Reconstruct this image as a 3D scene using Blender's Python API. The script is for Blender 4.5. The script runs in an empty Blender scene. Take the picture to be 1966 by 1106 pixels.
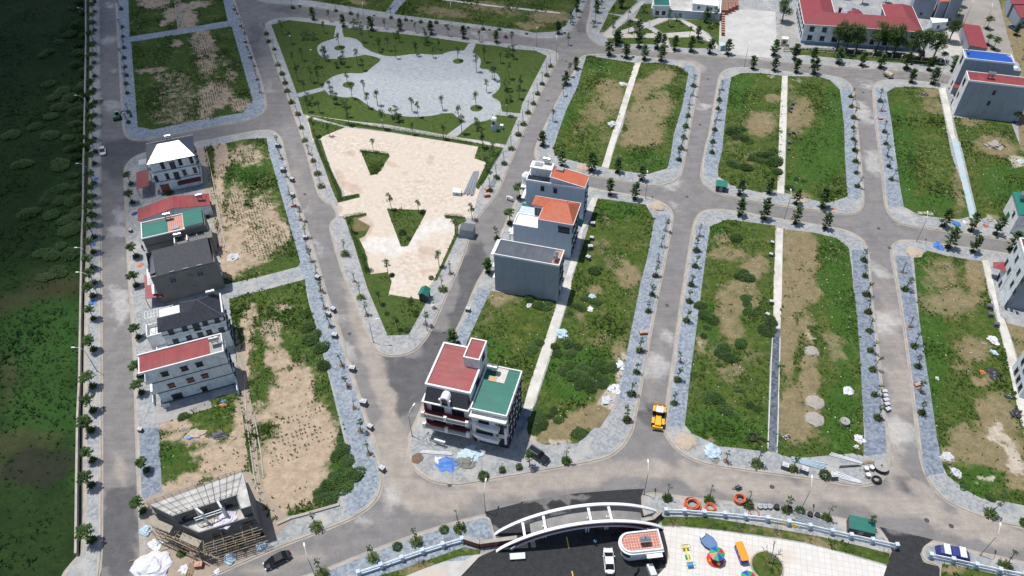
import bpy, bmesh, math, random
from mathutils import Vector, Matrix, noise
R = math.radians
S = bpy.context.scene
C = S.collection
# ---------------------------------------------------------------- camera (drone, 125 m up)
CX, CY, FL, HH = 983.0, 553.0, 1461.0, 125.0
_d = Vector((27.0, 1497.0, FL)).normalized()
_F = Vector((0, 0, 1.0)); _Y = (_F - _d*_F.dot(_d)).normalized()
_Z = -_d; _X = _Y.cross(_Z)
if _X.x < 0: _X = -_X
cam = bpy.data.cameras.new('camera'); co = bpy.data.objects.new('camera', cam); C.objects.link(co)
right = Vector((_X.x, _Y.x, _Z.x)); up = -Vector((_X.y, _Y.y, _Z.y)); back = -Vector((_X.z, _Y.z, _Z.z))
mm = Matrix((right, up, back)).transposed().to_4x4(); mm.translation = Vector((0, 0, HH))
co.matrix_world = mm
cam.sensor_width = 36; cam.lens = FL/1966*36; cam.clip_start = 1; cam.clip_end = 8000
S.camera = co
# ---------------------------------------------------------------- daylight
SE, SA = R(73.5), R(152)                       # elevation, compass angle of the sun (from +X)
sv = Vector((math.cos(SE)*math.cos(SA), math.cos(SE)*math.sin(SA), math.sin(SE)))
W = bpy.data.worlds.new('World'); S.world = W; W.use_nodes = True
nt = W.node_tree; bg = nt.nodes['Background']; sky = nt.nodes.new('ShaderNodeTexSky')
sky.sky_type = 'NISHITA'; sky.sun_disc = False; sky.sun_elevation = SE; sky.sun_rotation = R(90)-SA
nt.links.new(sky.outputs[0], bg.inputs[0]); bg.inputs[1].default_value = 0.118
sl = bpy.data.lights.new('sun', 'SUN'); so = bpy.data.objects.new('sun', sl); C.objects.link(so)
sl.energy = 4.4; sl.angle = R(0.5); sl.color = (1, .965, .91)
so.rotation_euler = sv.to_track_quat('Z', 'Y').to_euler(); so.location = (0, 0, 300)
S.view_settings.view_transform = 'Standard'; S.view_settings.look = 'None'
S.view_settings.exposure = 0.0; S.view_settings.gamma = 1
S.render.engine = 'CYCLES'
# ---------------------------------------------------------------- projection helpers: a pixel of the survey photo to a point on the ground
def ray(px, py):
    r = Vector((px-CX, py-CY, FL)); return Vector((r.dot(_X), r.dot(_Y), r.dot(_Z)))
def G(px, py, h=0.0):
    r = ray(px, py); t = (h-HH)/r.z; return Vector((r.x*t, r.y*t, h))
def PX(x, y, z=0.0):
    v = _X*x+_Y*y+_Z*(z-HH); return (CX+FL*v.x/v.z, CY+FL*v.y/v.z)
TX = (0, 500, 1000, 1466); TY = (0, 270, 540, 806); TS = 3.686
def q(t, x, y): return (TX[t//10]+x/TS, TY[t % 10]+y/TS)
def nums(s): return [float(a) for a in s.replace(',', ' ').split()]
def tp(s):
    """'t20 x,y x,y t21 x,y ...' survey points by sheet, or 'p x,y' in plain pixels -> pixel list"""
    out = []; tl = []; t = None
    for w in s.split():
        if w[0] == 't': t = int(w[1:])
        elif w == 'p': t = None
        else:
            x, y = w.split(','); x = float(x); y = float(y)
            out.append((x, y) if t is None else q(t, x, y)); tl.append(t)
    i = 0
    while i < len(out) and len(out) > 4:          # overlapping survey sheets: drop the point that runs back
        n = len(out); a = out[i-1]; b = out[i]; c = out[(i+1) % n]
        if tl[i] != tl[(i+1) % n]:
            u = (b[0]-a[0], b[1]-a[1]); v = (c[0]-b[0], c[1]-b[1]); d = u[0]*v[0]+u[1]*v[1]
            if d < -.8*math.hypot(*u)*math.hypot(*v) and math.hypot(*v) < 60: out.pop(i); tl.pop(i); i = max(0, i-1); continue
        i += 1
    return out
# ---------------------------------------------------------------- mesh builder
class MB:
    def __init__(s): s.v = []; s.f = []; s.m = []; s.T = None; s.sm = []
    def _a(s, vs):
        b = len(s.v)
        if s.T is not None: vs = [s.T @ Vector(p) for p in vs]
        s.v += [tuple(p) for p in vs]; return b
    def face(s, vs, m=0): b = s._a(vs); s.f.append(tuple(range(b, b+len(vs)))); s.m.append(m)
    def box(s, x0, x1, y0, y1, z0, z1, m=0):
        b = s._a([(x0,y0,z0),(x1,y0,z0),(x1,y1,z0),(x0,y1,z0),(x0,y0,z1),(x1,y0,z1),(x1,y1,z1),(x0,y1,z1)])
        for f in ((3,2,1,0),(4,5,6,7),(0,1,5,4),(1,2,6,5),(2,3,7,6),(3,0,4,7)): s.f.append(tuple(b+i for i in f)); s.m.append(m)
    def cbox(s, x, y, z, sx, sy, sz, m=0): s.box(x-sx/2, x+sx/2, y-sy/2, y+sy/2, z, z+sz, m)
    def prism(s, p, z0, z1, m=0, mt=None):
        n = len(p); a = sum(p[i][0]*p[(i+1) % n][1]-p[(i+1) % n][0]*p[i][1] for i in range(n))
        if a < 0: p = p[::-1]
        b = s._a([(x[0], x[1], z0) for x in p]+[(x[0], x[1], z1) for x in p])
        s.f.append(tuple(range(b+n, b+2*n))); s.m.append(m if mt is None else mt)
        s.f.append(tuple(range(b+n-1, b-1, -1))); s.m.append(m)
        for i in range(n): j = (i+1) % n; s.f.append((b+i, b+j, b+n+j, b+n+i)); s.m.append(m)
    def tube(s, pts, rs, n=6, m=0, cap=True):
        pts = [Vector(p) for p in pts]
        if not isinstance(rs, (list, tuple)): rs = [rs]*len(pts)
        rings = []
        for i, p in enumerate(pts):
            d = (pts[min(i+1, len(pts)-1)]-pts[max(i-1, 0)]).normalized()
            a = d.cross(Vector((0, 0, 1)) if abs(d.z) < .9 else Vector((1, 0, 0))).normalized(); c = d.cross(a)
            rings.append(s._a([p+(a*math.cos(k*2*math.pi/n)+c*math.sin(k*2*math.pi/n))*rs[i] for k in range(n)]))
        for i in range(len(rings)-1):
            for k in range(n):
                j = (k+1) % n; s.f.append((rings[i]+k, rings[i+1]+k, rings[i+1]+j, rings[i]+j)); s.m.append(m)
        if cap:
            s.f.append(tuple(rings[0]+k for k in range(n))); s.m.append(m)
            s.f.append(tuple(rings[-1]+k for k in range(n-1, -1, -1))); s.m.append(m)
    def bar(s, a, b, w, h=None, m=0):
        """square bar from a to b"""
        a = Vector(a); b = Vector(b); h = h or w; d = (b-a).normalized()
        u = d.cross(Vector((0, 0, 1)) if abs(d.z) < .95 else Vector((1, 0, 0))).normalized(); t = u.cross(d).normalized()
        c = s._a([p+u*x*w/2+t*y*h/2 for p in (a, b) for x, y in ((-1,-1),(1,-1),(1,1),(-1,1))])
        for f in ((0,1,2,3),(7,6,5,4),(0,4,5,1),(1,5,6,2),(2,6,7,3),(3,7,4,0)): s.f.append(tuple(c+i for i in f)); s.m.append(m)
    def blob(s, c, r, sz=1.0, seed=0, amp=.25, seg=10, rin=6, m=0, flat=True):
        """lumpy heap / boulder"""
        c = Vector(c); b = None; rows = []
        for i in range(rin+1):
            th = math.pi*(i/rin)*(.5 if flat else 1.0)
            row = []
            for k in range(seg):
                ph = 2*math.pi*k/seg
                d = Vector((math.sin(th)*math.cos(ph), math.sin(th)*math.sin(ph), math.cos(th)))
                n = noise.noise(d*1.9+Vector((seed*3.7, seed*1.3, seed)))
                n2 = noise.noise(d*5.+Vector((seed, 3, seed)))
                row.append(c+Vector((d.x*r, d.y*r, d.z*r*sz))*(1+amp*n*1.6+amp*.6*n2))
            rows.append(s._a(row))
        for i in range(rin):
            for k in range(seg):
                j = (k+1) % seg; s.f.append((rows[i]+k, rows[i+1]+k, rows[i+1]+j, rows[i]+j)); s.m.append(m)
    def build(s, name, mats, parent=None, smooth=False):
        me = bpy.data.meshes.new(name); me.from_pydata(s.v, [], s.f)
        if not isinstance(mats, (list, tuple)): mats = [mats]
        for x in mats: me.materials.append(x)
        me.polygons.foreach_set('material_index', s.m)
        if smooth: me.polygons.foreach_set('use_smooth', [True]*len(s.f))
        me.update(); o = bpy.data.objects.new(name, me); C.objects.link(o)
        if parent: o.parent = parent
        return o
def tag(o, label=None, cat=None, group=None, kind=None):
    if label: o['label'] = label
    if cat: o['category'] = cat
    if group: o['group'] = group
    if kind: o['kind'] = kind
    return o
def thing(name, label, cat, loc=(0, 0, 0), rz=0.0, group=None):
    o = bpy.data.objects.new(name, None); C.objects.link(o); o.empty_display_size = .5
    o.location = loc; o.rotation_euler = (0, 0, rz); return tag(o, label, cat, group)
def dup(o, loc=None, rz=None, sc=None, label=None, group=None):
    def rec(x, par):
        c = x.copy(); C.objects.link(c)
        if par: c.parent = par
        for ch in list(x.children): rec(ch, c)
        return c
    c = rec(o, None)
    if loc is not None: c.location = loc
    if rz is not None: c.rotation_euler = (0, 0, rz)
    if sc is not None: c.scale = (sc, sc, sc) if not isinstance(sc, tuple) else sc
    if label: c['label'] = label
    if group: c['group'] = group
    return c
class Proto:
    """first call hands out the original, later calls copies"""
    def __init__(s, make): s.make = make; s.o = None
    def put(s, loc, rz=0, sc=1.0, label=None, group=None):
        if s.o is None:
            s.o = s.make(); o = s.o; o.location = loc; o.rotation_euler = (0, 0, rz); o.scale = sc if isinstance(sc, tuple) else (sc,)*3
            if label: o['label'] = label
            if group: o['group'] = group
            return o
        return dup(s.o, loc, rz, sc, label, group)
# ---------------------------------------------------------------- materials
def mat(name, c, c2=None, sc=1.0, rough=.8, c3=None, sc3=.15, bump=0, metal=0, coord='pos', lo=.35, hi=.65, spec=.5, wave=None, coat=0, streak=0):
    m = bpy.data.materials.new(name); m.use_nodes = True; t = m.node_tree; N = t.nodes; L = t.links
    b = N['Principled BSDF']; b.inputs['Roughness'].default_value = rough; b.inputs['Metallic'].default_value = metal
    b.inputs['Specular IOR Level'].default_value = spec
    if coat: b.inputs['Coat Weight'].default_value = coat; b.inputs['Coat Roughness'].default_value = .05
    if coord == 'pos': g = N.new('ShaderNodeNewGeometry').outputs['Position']
    else: g = N.new('ShaderNodeTexCoord').outputs['Object']
    col = None
    def nz(s, d=6.):
        n = N.new('ShaderNodeTexNoise'); n.inputs['Scale'].default_value = s; n.inputs['Detail'].default_value = d
        n.inputs['Roughness'].default_value = .62
        L.new(g, n.inputs['Vector']); return n.outputs['Fac']
    def rng(o, a, bb):
        r = N.new('ShaderNodeMapRange'); r.inputs[1].default_value = a; r.inputs[2].default_value = bb; L.new(o, r.inputs[0]); return r.outputs[0]
    def mix(f, a, bb):
        x = N.new('ShaderNodeMix'); x.data_type = 'RGBA'; L.new(f, x.inputs[0])
        for i, k in ((6, a), (7, bb)):
            if isinstance(k, tuple): x.inputs[i].default_value = (*k, 1)
            else: L.new(k, x.inputs[i])
        return x.outputs[2]
    if c2 is None: c2 = tuple(k*.82 for k in c)
    n1 = nz(sc); col = mix(rng(n1, lo, hi), c, c2)
    if c3: col = mix(rng(nz(sc3), .45, .68), col, c3)
    if streak:    # rain and dust streaks running down (or along the fall of) the surface
        mp = N.new('ShaderNodeMapping'); mp.inputs['Scale'].default_value = (1.6, 1.6, .12) if not wave else ((1.2, .1, 1) if wave[0] == 'X' else (.1, 1.2, 1)); L.new(N.new('ShaderNodeTexCoord').outputs['Object'], mp.inputs[0])
        n = N.new('ShaderNodeTexNoise'); n.inputs['Scale'].default_value = 1.0; n.inputs['Detail'].default_value = 7; n.inputs['Roughness'].default_value = .7; L.new(mp.outputs[0], n.inputs['Vector'])
        x = N.new('ShaderNodeMix'); x.data_type = 'RGBA'; x.blend_type = 'MULTIPLY'; x.inputs[0].default_value = streak; L.new(col, x.inputs[6]); L.new(mix(rng(n.outputs['Fac'], .42, .66), (1.12, 1.12, 1.12), (.55, .54, .52)), x.inputs[7]); col = x.outputs[2]
    if wave:      # corrugated sheet ribs along local axis: (axis, scale, depth)
        w = N.new('ShaderNodeTexWave'); w.wave_type = 'BANDS'; w.bands_direction = wave[0]; w.inputs['Scale'].default_value = wave[1]
        L.new(N.new('ShaderNodeTexCoord').outputs['Object'], w.inputs['Vector'])
        bp = N.new('ShaderNodeBump'); bp.inputs['Strength'].default_value = wave[2]; bp.inputs['Distance'].default_value = .05
        L.new(w.outputs['Fac'], bp.inputs['Height']); L.new(bp.outputs[0], b.inputs['Normal'])
        col = mix(rng(w.outputs['Fac'], .0, .25), tuple(k*.6 for k in c), col)
    elif bump:
        bp = N.new('ShaderNodeBump'); bp.inputs['Strength'].default_value = bump; bp.inputs['Distance'].default_value = .1
        L.new(nz(sc*3), bp.inputs['Height']); L.new(bp.outputs[0], b.inputs['Normal'])
    L.new(col, b.inputs['Base Color'])
    return m
def leafmat(name, c, c2, c3=None, rough=.6):
    m = bpy.data.materials.new(name); m.use_nodes = True; t = m.node_tree; N = t.nodes; L = t.links
    b = N['Principled BSDF']; b.inputs['Roughness'].default_value = rough; b.inputs['Specular IOR Level'].default_value = .3
    g = N.new('ShaderNodeNewGeometry'); oi = N.new('ShaderNodeObjectInfo')
    n = N.new('ShaderNodeTexNoise'); n.inputs['Scale'].default_value = .5; n.inputs['Detail'].default_value = 3; L.new(g.outputs['Position'], n.inputs['Vector'])
    ad = N.new('ShaderNodeMath'); ad.operation = 'MULTIPLY_ADD'; L.new(g.outputs['Random Per Island'], ad.inputs[0]); ad.inputs[1].default_value = .7
    L.new(n.outputs['Fac'], ad.inputs[2])
    r = N.new('ShaderNodeMapRange'); r.inputs[1].default_value = .35; r.inputs[2].default_value = 1.25; L.new(ad.outputs[0], r.inputs[0])
    x = N.new('ShaderNodeMix'); x.data_type = 'RGBA'; L.new(r.outputs[0], x.inputs[0]); x.inputs[6].default_value = (*c, 1); x.inputs[7].default_value = (*c2, 1)
    h = N.new('ShaderNodeHueSaturation'); L.new(x.outputs[2], h.inputs['Color'])
    rr = N.new('ShaderNodeMapRange'); L.new(oi.outputs['Random'], rr.inputs[0]); rr.inputs[3].default_value = .75; rr.inputs[4].default_value = 1.25
    L.new(rr.outputs[0], h.inputs['Value']); L.new(h.outputs[0], b.inputs['Base Color'])
    b.inputs['Subsurface Weight'].default_value = 0
    tr = N.new('ShaderNodeBsdfTranslucent'); L.new(h.outputs[0], tr.inputs[0]); mx = N.new('ShaderNodeMixShader'); mx.inputs[0].default_value = .25
    L.new(b.outputs[0], mx.inputs[1]); L.new(tr.outputs[0], mx.inputs[2]); L.new(mx.outputs[0], N['Material Output'].inputs[0])
    return m
def groundmat(name, base, base2, layers, rough=.95, sc=.9, bump=.3, spk=.45, patch=None, track=None):
    """layers: (attribute, colour, noise scale, noise gain[, strength[, softness]]) laid over the base where that surface lies"""
    m = bpy.data.materials.new(name); m.use_nodes = True; t = m.node_tree; N = t.nodes; L = t.links
    b = N['Principled BSDF']; b.inputs['Roughness'].default_value = rough; b.inputs['Specular IOR Level'].default_value = .2
    g = N.new('ShaderNodeNewGeometry').outputs['Position']
    def nz(s, d=8., rg=.65):
        n = N.new('ShaderNodeTexNoise'); n.inputs['Scale'].default_value = s; n.inputs['Detail'].default_value = d; n.inputs['Roughness'].default_value = rg
        L.new(g, n.inputs['Vector']); return n.outputs['Fac']
    def rng(o, a, bb, c0=0., c1=1.):
        r = N.new('ShaderNodeMapRange'); r.interpolation_type = 'SMOOTHSTEP'; r.inputs[1].default_value = a; r.inputs[2].default_value = bb; r.inputs[3].default_value = c0; r.inputs[4].default_value = c1; L.new(o, r.inputs[0]); return r.outputs[0]
    def mix(f, a, bb):
        x = N.new('ShaderNodeMix'); x.data_type = 'RGBA'; L.new(f, x.inputs[0])
        for i, k in ((6, a), (7, bb)):
            if isinstance(k, tuple): x.inputs[i].default_value = (*k, 1)
            else: L.new(k, x.inputs[i])
        return x.outputs[2]
    fine = nz(sc); col = mix(rng(fine, .38, .62), base, base2)
    big = nz(.06, 5); col = mix(rng(big, .35, .7), col, mix(rng(fine, .3, .7), tuple(k*.75 for k in base2), tuple(k*1.2 for k in base)))
    if patch:
        for (c, s, lo, hi, st) in patch: col = mix(rng(nz(s, 7, .7), lo, hi, 0, st), col, c)
    for ly in layers:
        at, c, s, gain = ly[:4]; st = ly[4] if len(ly) > 4 else 1.; sf = ly[5] if len(ly) > 5 else .27
        a = N.new('ShaderNodeAttribute'); a.attribute_name = at
        ma = N.new('ShaderNodeMath'); ma.operation = 'MULTIPLY_ADD'; L.new(nz(s, 9, .68), ma.inputs[0]); ma.inputs[1].default_value = gain; L.new(a.outputs['Fac'], ma.inputs[2])
        lv = mix(rng(nz(s*.6+.3), .3, .7), tuple(k*.82 for k in c), tuple(min(1, k*1.15) for k in c))
        col = mix(rng(ma.outputs[0], .5*gain+.48-sf/2, .5*gain+.48+sf/2, 0, st), col, lv)
    if track is not None:          # long wheel-worn streaks along the street
        mp = N.new('ShaderNodeMapping'); mp.inputs['Rotation'].default_value = (0, 0, -R(track)); mp.inputs['Scale'].default_value = (.05, 1.1, 1); L.new(g, mp.inputs[0])
        n = N.new('ShaderNodeTexNoise'); n.inputs['Scale'].default_value = 1.0; n.inputs['Detail'].default_value = 6; L.new(mp.outputs[0], n.inputs['Vector'])
        m2 = N.new('ShaderNodeMix'); m2.data_type = 'RGBA'; m2.blend_type = 'MULTIPLY'; m2.inputs[0].default_value = .22
        L.new(col, m2.inputs[6]); L.new(mix(rng(n.outputs['Fac'], .3, .7), (.72, .72, .73), (1.18, 1.17, 1.15)), m2.inputs[7]); col = m2.outputs[2]
    sp = mix(rng(nz(2.6, 3), .25, .75), (.5, .5, .5), (1.4, 1.4, 1.4))
    mu = N.new('ShaderNodeMix'); mu.data_type = 'RGBA'; mu.blend_type = 'MULTIPLY'; mu.inputs[0].default_value = spk
    L.new(col, mu.inputs[6]); L.new(sp, mu.inputs[7]); col = mu.outputs[2]
    L.new(col, b.inputs['Base Color'])
    bp = N.new('ShaderNodeBump'); bp.inputs['Strength'].default_value = bump; bp.inputs['Distance'].default_value = .25
    L.new(nz(1.6, 6), bp.inputs['Height']); L.new(bp.outputs[0], b.inputs['Normal'])
    return m
def pavemat(name, a, b_, dust, cell=1.6, dl=.5, dh=.7):
    m = bpy.data.materials.new(name); m.use_nodes = True; t = m.node_tree; N = t.nodes; L = t.links
    b = N['Principled BSDF']; b.inputs['Roughness'].default_value = .75; b.inputs['Specular IOR Level'].default_value = .3
    g = N.new('ShaderNodeNewGeometry').outputs['Position']
    v = N.new('ShaderNodeTexVoronoi'); v.inputs['Scale'].default_value = cell; v.distance = 'CHEBYCHEV'; v.inputs['Randomness'].default_value = .6; L.new(g, v.inputs['Vector'])
    sx = N.new('ShaderNodeSeparateColor'); L.new(v.outputs['Color'], sx.inputs[0])
    def nz(s, d=5.):
        n = N.new('ShaderNodeTexNoise'); n.inputs['Scale'].default_value = s; n.inputs['Detail'].default_value = d; L.new(g, n.inputs['Vector']); return n.outputs['Fac']
    def mix(f, x1, x2):
        x = N.new('ShaderNodeMix'); x.data_type = 'RGBA'; L.new(f, x.inputs[0])
        for i, k in ((6, x1), (7, x2)):
            if isinstance(k, tuple): x.inputs[i].default_value = (*k, 1)
            else: L.new(k, x.inputs[i])
        return x.outputs[2]
    def rng(o, lo, hi):
        r = N.new('ShaderNodeMapRange'); r.inputs[1].default_value = lo; r.inputs[2].default_value = hi; L.new(o, r.inputs[0]); return r.outputs[0]
    col = mix(sx.outputs[0], a, b_)
    col = mix(rng(nz(.25), dl, dh), col, dust); col = mix(rng(nz(1.1, 7), .55, .8), col, dust)
    col = mix(rng(nz(3, 3), .6, .75), col, tuple(k*.7 for k in a))
    L.new(col, b.inputs['Base Color']); return m
M = {}
M['kerb'] = mat('kerb_concrete', (.42, .37, .31), (.33, .30, .26), .8, c3=(.25, .235, .215), sc3=.3)
M['gutter'] = mat('gutter_concrete', (.37, .33, .28), (.26, .235, .21), .5)
M['p_blue'] = pavemat('blue_grey_stone_paving', (.145, .175, .215), (.285, .325, .37), (.33, .35, .365), 2.2, .55, .8)
M['p_dark'] = pavemat('slate_blue_paving', (.115, .14, .18), (.235, .27, .32), (.27, .30, .33), 2.2, .55, .8)
M['p_grey'] = pavemat('grey_stone_paving', (.22, .23, .235), (.35, .355, .36), (.40, .38, .355), 2.0)
M['p_lite'] = pavemat('pale_dusty_paving', (.215, .23, .24), (.335, .345, .35), (.39, .375, .35), 2.0)
M['p_park'] = pavemat('park_paving', (.27, .29, .305), (.37, .385, .40), (.33, .34, .35), 1.6)
M['alley'] = mat('alley_concrete', (.60, .575, .53), (.50, .475, .43), .7, c3=(.40, .375, .33), sc3=.25)
M['alley_cyan'] = mat('alley_wet_concrete', (.38, .50, .53), (.30, .42, .46), .7, c3=(.45, .45, .42))
M['alley_dark'] = pavemat('alley_slate', (.05, .06, .085), (.14, .16, .20), (.12, .14, .18), 1.8, .6, .9)
M['lane_sand'] = mat('sandy_lane', (.33, .27, .21), (.27, .22, .17), .8)
M['concrete'] = mat('concrete_grey', (.36, .35, .33), (.28, .27, .26), .8, c3=(.22, .21, .2))
M['path'] = mat('park_path_concrete', (.47, .46, .43), (.38, .37, .35), .6, c3=(.5, .42, .34))

def gridmat(name, c, joint, stain, cell):
    """big square paving slabs with darker joints and brownish stains"""
    m = bpy.data.materials.new(name); m.use_nodes = True; t = m.node_tree; N = t.nodes; L = t.links; b = N['Principled BSDF']; b.inputs['Roughness'].default_value = .7
    g = N.new('ShaderNodeNewGeometry').outputs['Position']; mp = N.new('ShaderNodeMapping'); mp.inputs['Rotation'].default_value = (0, 0, R(12)); L.new(g, mp.inputs[0])
    k = N.new('ShaderNodeTexBrick'); k.offset = 0; k.inputs['Scale'].default_value = 1/cell; k.inputs['Brick Width'].default_value = 1; k.inputs['Row Height'].default_value = 1; k.inputs['Mortar Size'].default_value = .045
    k.inputs['Color1'].default_value = (*c, 1); k.inputs['Color2'].default_value = (*[x*.92 for x in c], 1); k.inputs['Mortar'].default_value = (*joint, 1); L.new(mp.outputs[0], k.inputs['Vector'])
    n = N.new('ShaderNodeTexNoise'); n.inputs['Scale'].default_value = .16; n.inputs['Detail'].default_value = 8; L.new(g, n.inputs['Vector']); r = N.new('ShaderNodeMapRange'); r.inputs[1].default_value = .54; r.inputs[2].default_value = .75; r.inputs[4].default_value = .8; L.new(n.outputs['Fac'], r.inputs[0])
    x = N.new('ShaderNodeMix'); x.data_type = 'RGBA'; L.new(r.outputs[0], x.inputs[0]); L.new(k.outputs['Color'], x.inputs[6]); x.inputs[7].default_value = (*stain, 1); L.new(x.outputs[2], b.inputs['Base Color']); return m
# ================================================================ GROUND, ROADS, BLOCKS
def chaikin(p, it=1):
    for _ in range(it):
        o = []
        n = len(p)
        for i in range(n):
            a = p[i]; b = p[(i+1) % n]
            o.append(a*.75+b*.25); o.append(a*.25+b*.75)
        p = o
    return p
def ccw(p):
    n = len(p); a = sum(p[i].x*p[(i+1) % n].y-p[(i+1) % n].x*p[i].y for i in range(n))
    return p if a > 0 else p[::-1]
def offset(p, d):
    """positive d shrinks"""
    p = ccw(p); n = len(p); o = []
    for i in range(n):
        a, b, c = p[i-1], p[i], p[(i+1) % n]
        e1 = (b-a).to_2d().normalized(); e2 = (c-b).to_2d().normalized()
        n1 = Vector((-e1.y, e1.x)); n2 = Vector((-e2.y, e2.x)); m = (n1+n2)
        m = m.normalized() if m.length > 1e-4 else n1
        k = d/max(.5, m.dot(n1)); o.append(Vector((b.x+m.x*k, b.y+m.y*k, b.z)))
    return o
def poly(s, it=1): return ccw(chaikin([G(*a) for a in tp(s)], it))
def inside(x, y, p):
    c = False; j = len(p)-1
    for i in range(len(p)):
        if (p[i].y > y) != (p[j].y > y) and x < (p[j].x-p[i].x)*(y-p[i].y)/(p[j].y-p[i].y)+p[i].x: c = not c
        j = i
    return c
def sheet(name, pts, z, m, kind='structure', skirt=0):
    b = MB()
    if skirt: b.prism([(v.x, v.y) for v in pts], z-skirt, z)
    else: b.face([(v.x, v.y, z) for v in ccw(pts)])
    return tag(b.build(name, m), kind=kind)
def blobs(s):
    """'t12 x,y,rx,ry[,ang[,w]]' ellipses of a surface kind -> pixel ellipses"""
    out = []; t = None
    for w in s.split():
        if w[0] == 't': t = int(w[1:])
        elif w == 'p': t = None
        else:
            k = [float(a) for a in w.split(',')]; 
            if t is not None: k[0], k[1] = q(t, k[0], k[1]); k[2] /= TS; k[3] /= TS
            while len(k) < 5: k.append(0)
            if len(k) < 6: k.append(1)
            out.append((k[0], k[1], k[2], k[3], math.cos(R(k[4])), math.sin(R(k[4])), k[5]))
    return out
def bval(bl, px, py):
    v = 0.0
    if not bl: return v
    f = .35+.65*max(0, min(1, (py+100)/1100)); n1 = Vector((px/26/f, py/20/f, 1.7)); n2 = Vector((px/9/f, py/7/f, 4.1))
    px += (noise.noise(n1)*15+noise.noise(n2)*6)*f; py += (noise.noise(n1+Vector((9, 4, 2)))*13+noise.noise(n2+Vector((5, 1, 7)))*5)*f
    for (cx, cy, rx, ry, ca, sa, w) in bl:
        dx = px-cx; dy = py-cy
        if abs(dx)+abs(dy) > (rx+ry)*2.2: continue
        u = (dx*ca+dy*sa)/rx; t = (-dx*sa+dy*ca)/ry; d = u*u+t*t
        if d < 2.2: v = max(v, w*min(1, 1.35-.8*d*.9))
    return v
def gsheet(name, pts, z, m, step, attrs, skirt=True):
    bm = bmesh.new(); vs = [bm.verts.new((v.x, v.y, z)) for v in ccw(pts)]; bm.faces.new(vs)
    x0 = min(v.x for v in pts); x1 = max(v.x for v in pts); y0 = min(v.y for v in pts); y1 = max(v.y for v in pts)
    for ax, a, b in ((0, x0, x1), (1, y0, y1)):
        k = a+step*.5
        while k < b:
            c = [0, 0, 0]; c[ax] = k; nn = [0, 0, 0]; nn[ax] = 1
            bmesh.ops.bisect_plane(bm, geom=bm.verts[:]+bm.edges[:]+bm.faces[:], dist=1e-5, plane_co=c, plane_no=nn); k += step
    me = bpy.data.meshes.new(name); bm.to_mesh(me); bm.free(); me.materials.append(m)
    for at, bl in attrs.items():
        A = me.attributes.new(at, 'FLOAT', 'POINT'); vals = []
        for v in me.vertices:
            p = PX(v.co.x, v.co.y, 0); vals.append(bval(bl, *p))
        A.data.foreach_set('value', vals)
    o = bpy.data.objects.new(name, me); C.objects.link(o); return tag(o, kind='structure')
# base terrain
M['earth'] = groundmat('open_ground', (.045, .07, .02), (.09, .10, .04), [('dirt', (.2, .16, .11), .3, .5)])
b = MB(); n = 24
b.face([(-3000, -600, -.12), (3000, -600, -.12), (3000, 4000, -.12), (-3000, 4000, -.12)])
tag(b.build('ground', M['earth']), kind='structure')
# asphalt of the whole quarter
M['asphalt'] = groundmat('worn_asphalt', (.18, .171, .168), (.21, .20, .195),
    [('dark', (.09, .09, .095), .2, .5, .85, .4), ('dust', (.35, .305, .265), .14, 1.0, .8, .6), ('white', (.47, .46, .44), .5, 1.8, .6, .8)], rough=.9, sc=.35, bump=.03, spk=.2, track=74)
road = [G(*a) for a in tp('t03 716,1250 716,700 t02 716,600 712,0 t00 706,1106 697,0 p 190,-120 p 1100,-140 2500,-200 2700,1250')]
dust = blobs('t12 740,400,70,420,-18,.8 900,900,60,300,-5,.9 1000,1050,140,80,0,.4 t13 950,300,150,300,-10,.75 1200,560,330,90,0,.8 200,1000,350,60,-14,.65 1700,480,330,70,0,.9 '
  't23 300,420,400,70,-4,.85 1000,350,500,70,2,.8 1600,480,420,70,8,.9 t33 200,480,420,80,8,.8 900,600,500,80,14,.85 1500,760,450,80,15,.9 920,250,60,260,0,.8 1180,560,200,50,40,.8 '
  't32 900,300,120,330,0,.45 950,800,110,330,0,.6 t31 800,300,60,200,0,.3 830,1000,70,150,0,.4 t20 1210,470,90,40,20,.9 t22 950,600,70,400,8,.35 t21 930,480,60,40,0,.6 '
  't02 800,900,60,200,0,.3 t03 850,350,70,120,0,.6 t03 1000,960,120,60,0,.5 t11 560,500,30,60,0,.9 t11 300,300,80,300,-15,.35 t01 850,900,50,300,0,.25')
white = blobs('t00 770,290,60,30,-15,.9 790,40,40,14,0,.8 810,500,40,20,-20,.6 800,750,70,35,0,.7 t01 850,530,50,40,0,.9 860,650,90,40,0,1 840,590,40,20,0,.8 t02 840,100,60,50,0,1 870,200,50,50,0,.95 890,260,30,20,0,.8 t01 840,1080,60,30,0,.9 '
  't22 1030,400,60,40,0,.9 950,600,70,60,0,1 920,650,80,60,0,.9 t32 880,290,100,60,0,1.05 870,600,40,30,0,.4 t32 900,1020,90,70,0,.8 t33 940,90,120,90,0,.9 t30 700,790,50,60,0,1 740,865,60,12,0,.8 t31 770,130,60,50,0,1 800,200,60,40,0,.9 790,880,30,30,0,.7 820,940,40,20,10,.9 '
  't20 1290,750,50,18,0,1 1295,790,14,30,0,.8 t21 1070,300,90,30,-15,.8 1090,460,30,30,0,.6 t12 630,520,40,100,-15,.9 550,250,50,50,0,.7 t13 930,560,80,70,0,.9 720,700,60,30,0,.6 t13 1630,800,60,60,0,.8 t11 330,500,30,70,0,.35 400,760,30,40,0,.7 t30 750,600,70,40,0,.5 t10 60,620,40,60,0,.4 t10 1560,240,60,30,0,.5 ')
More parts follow.
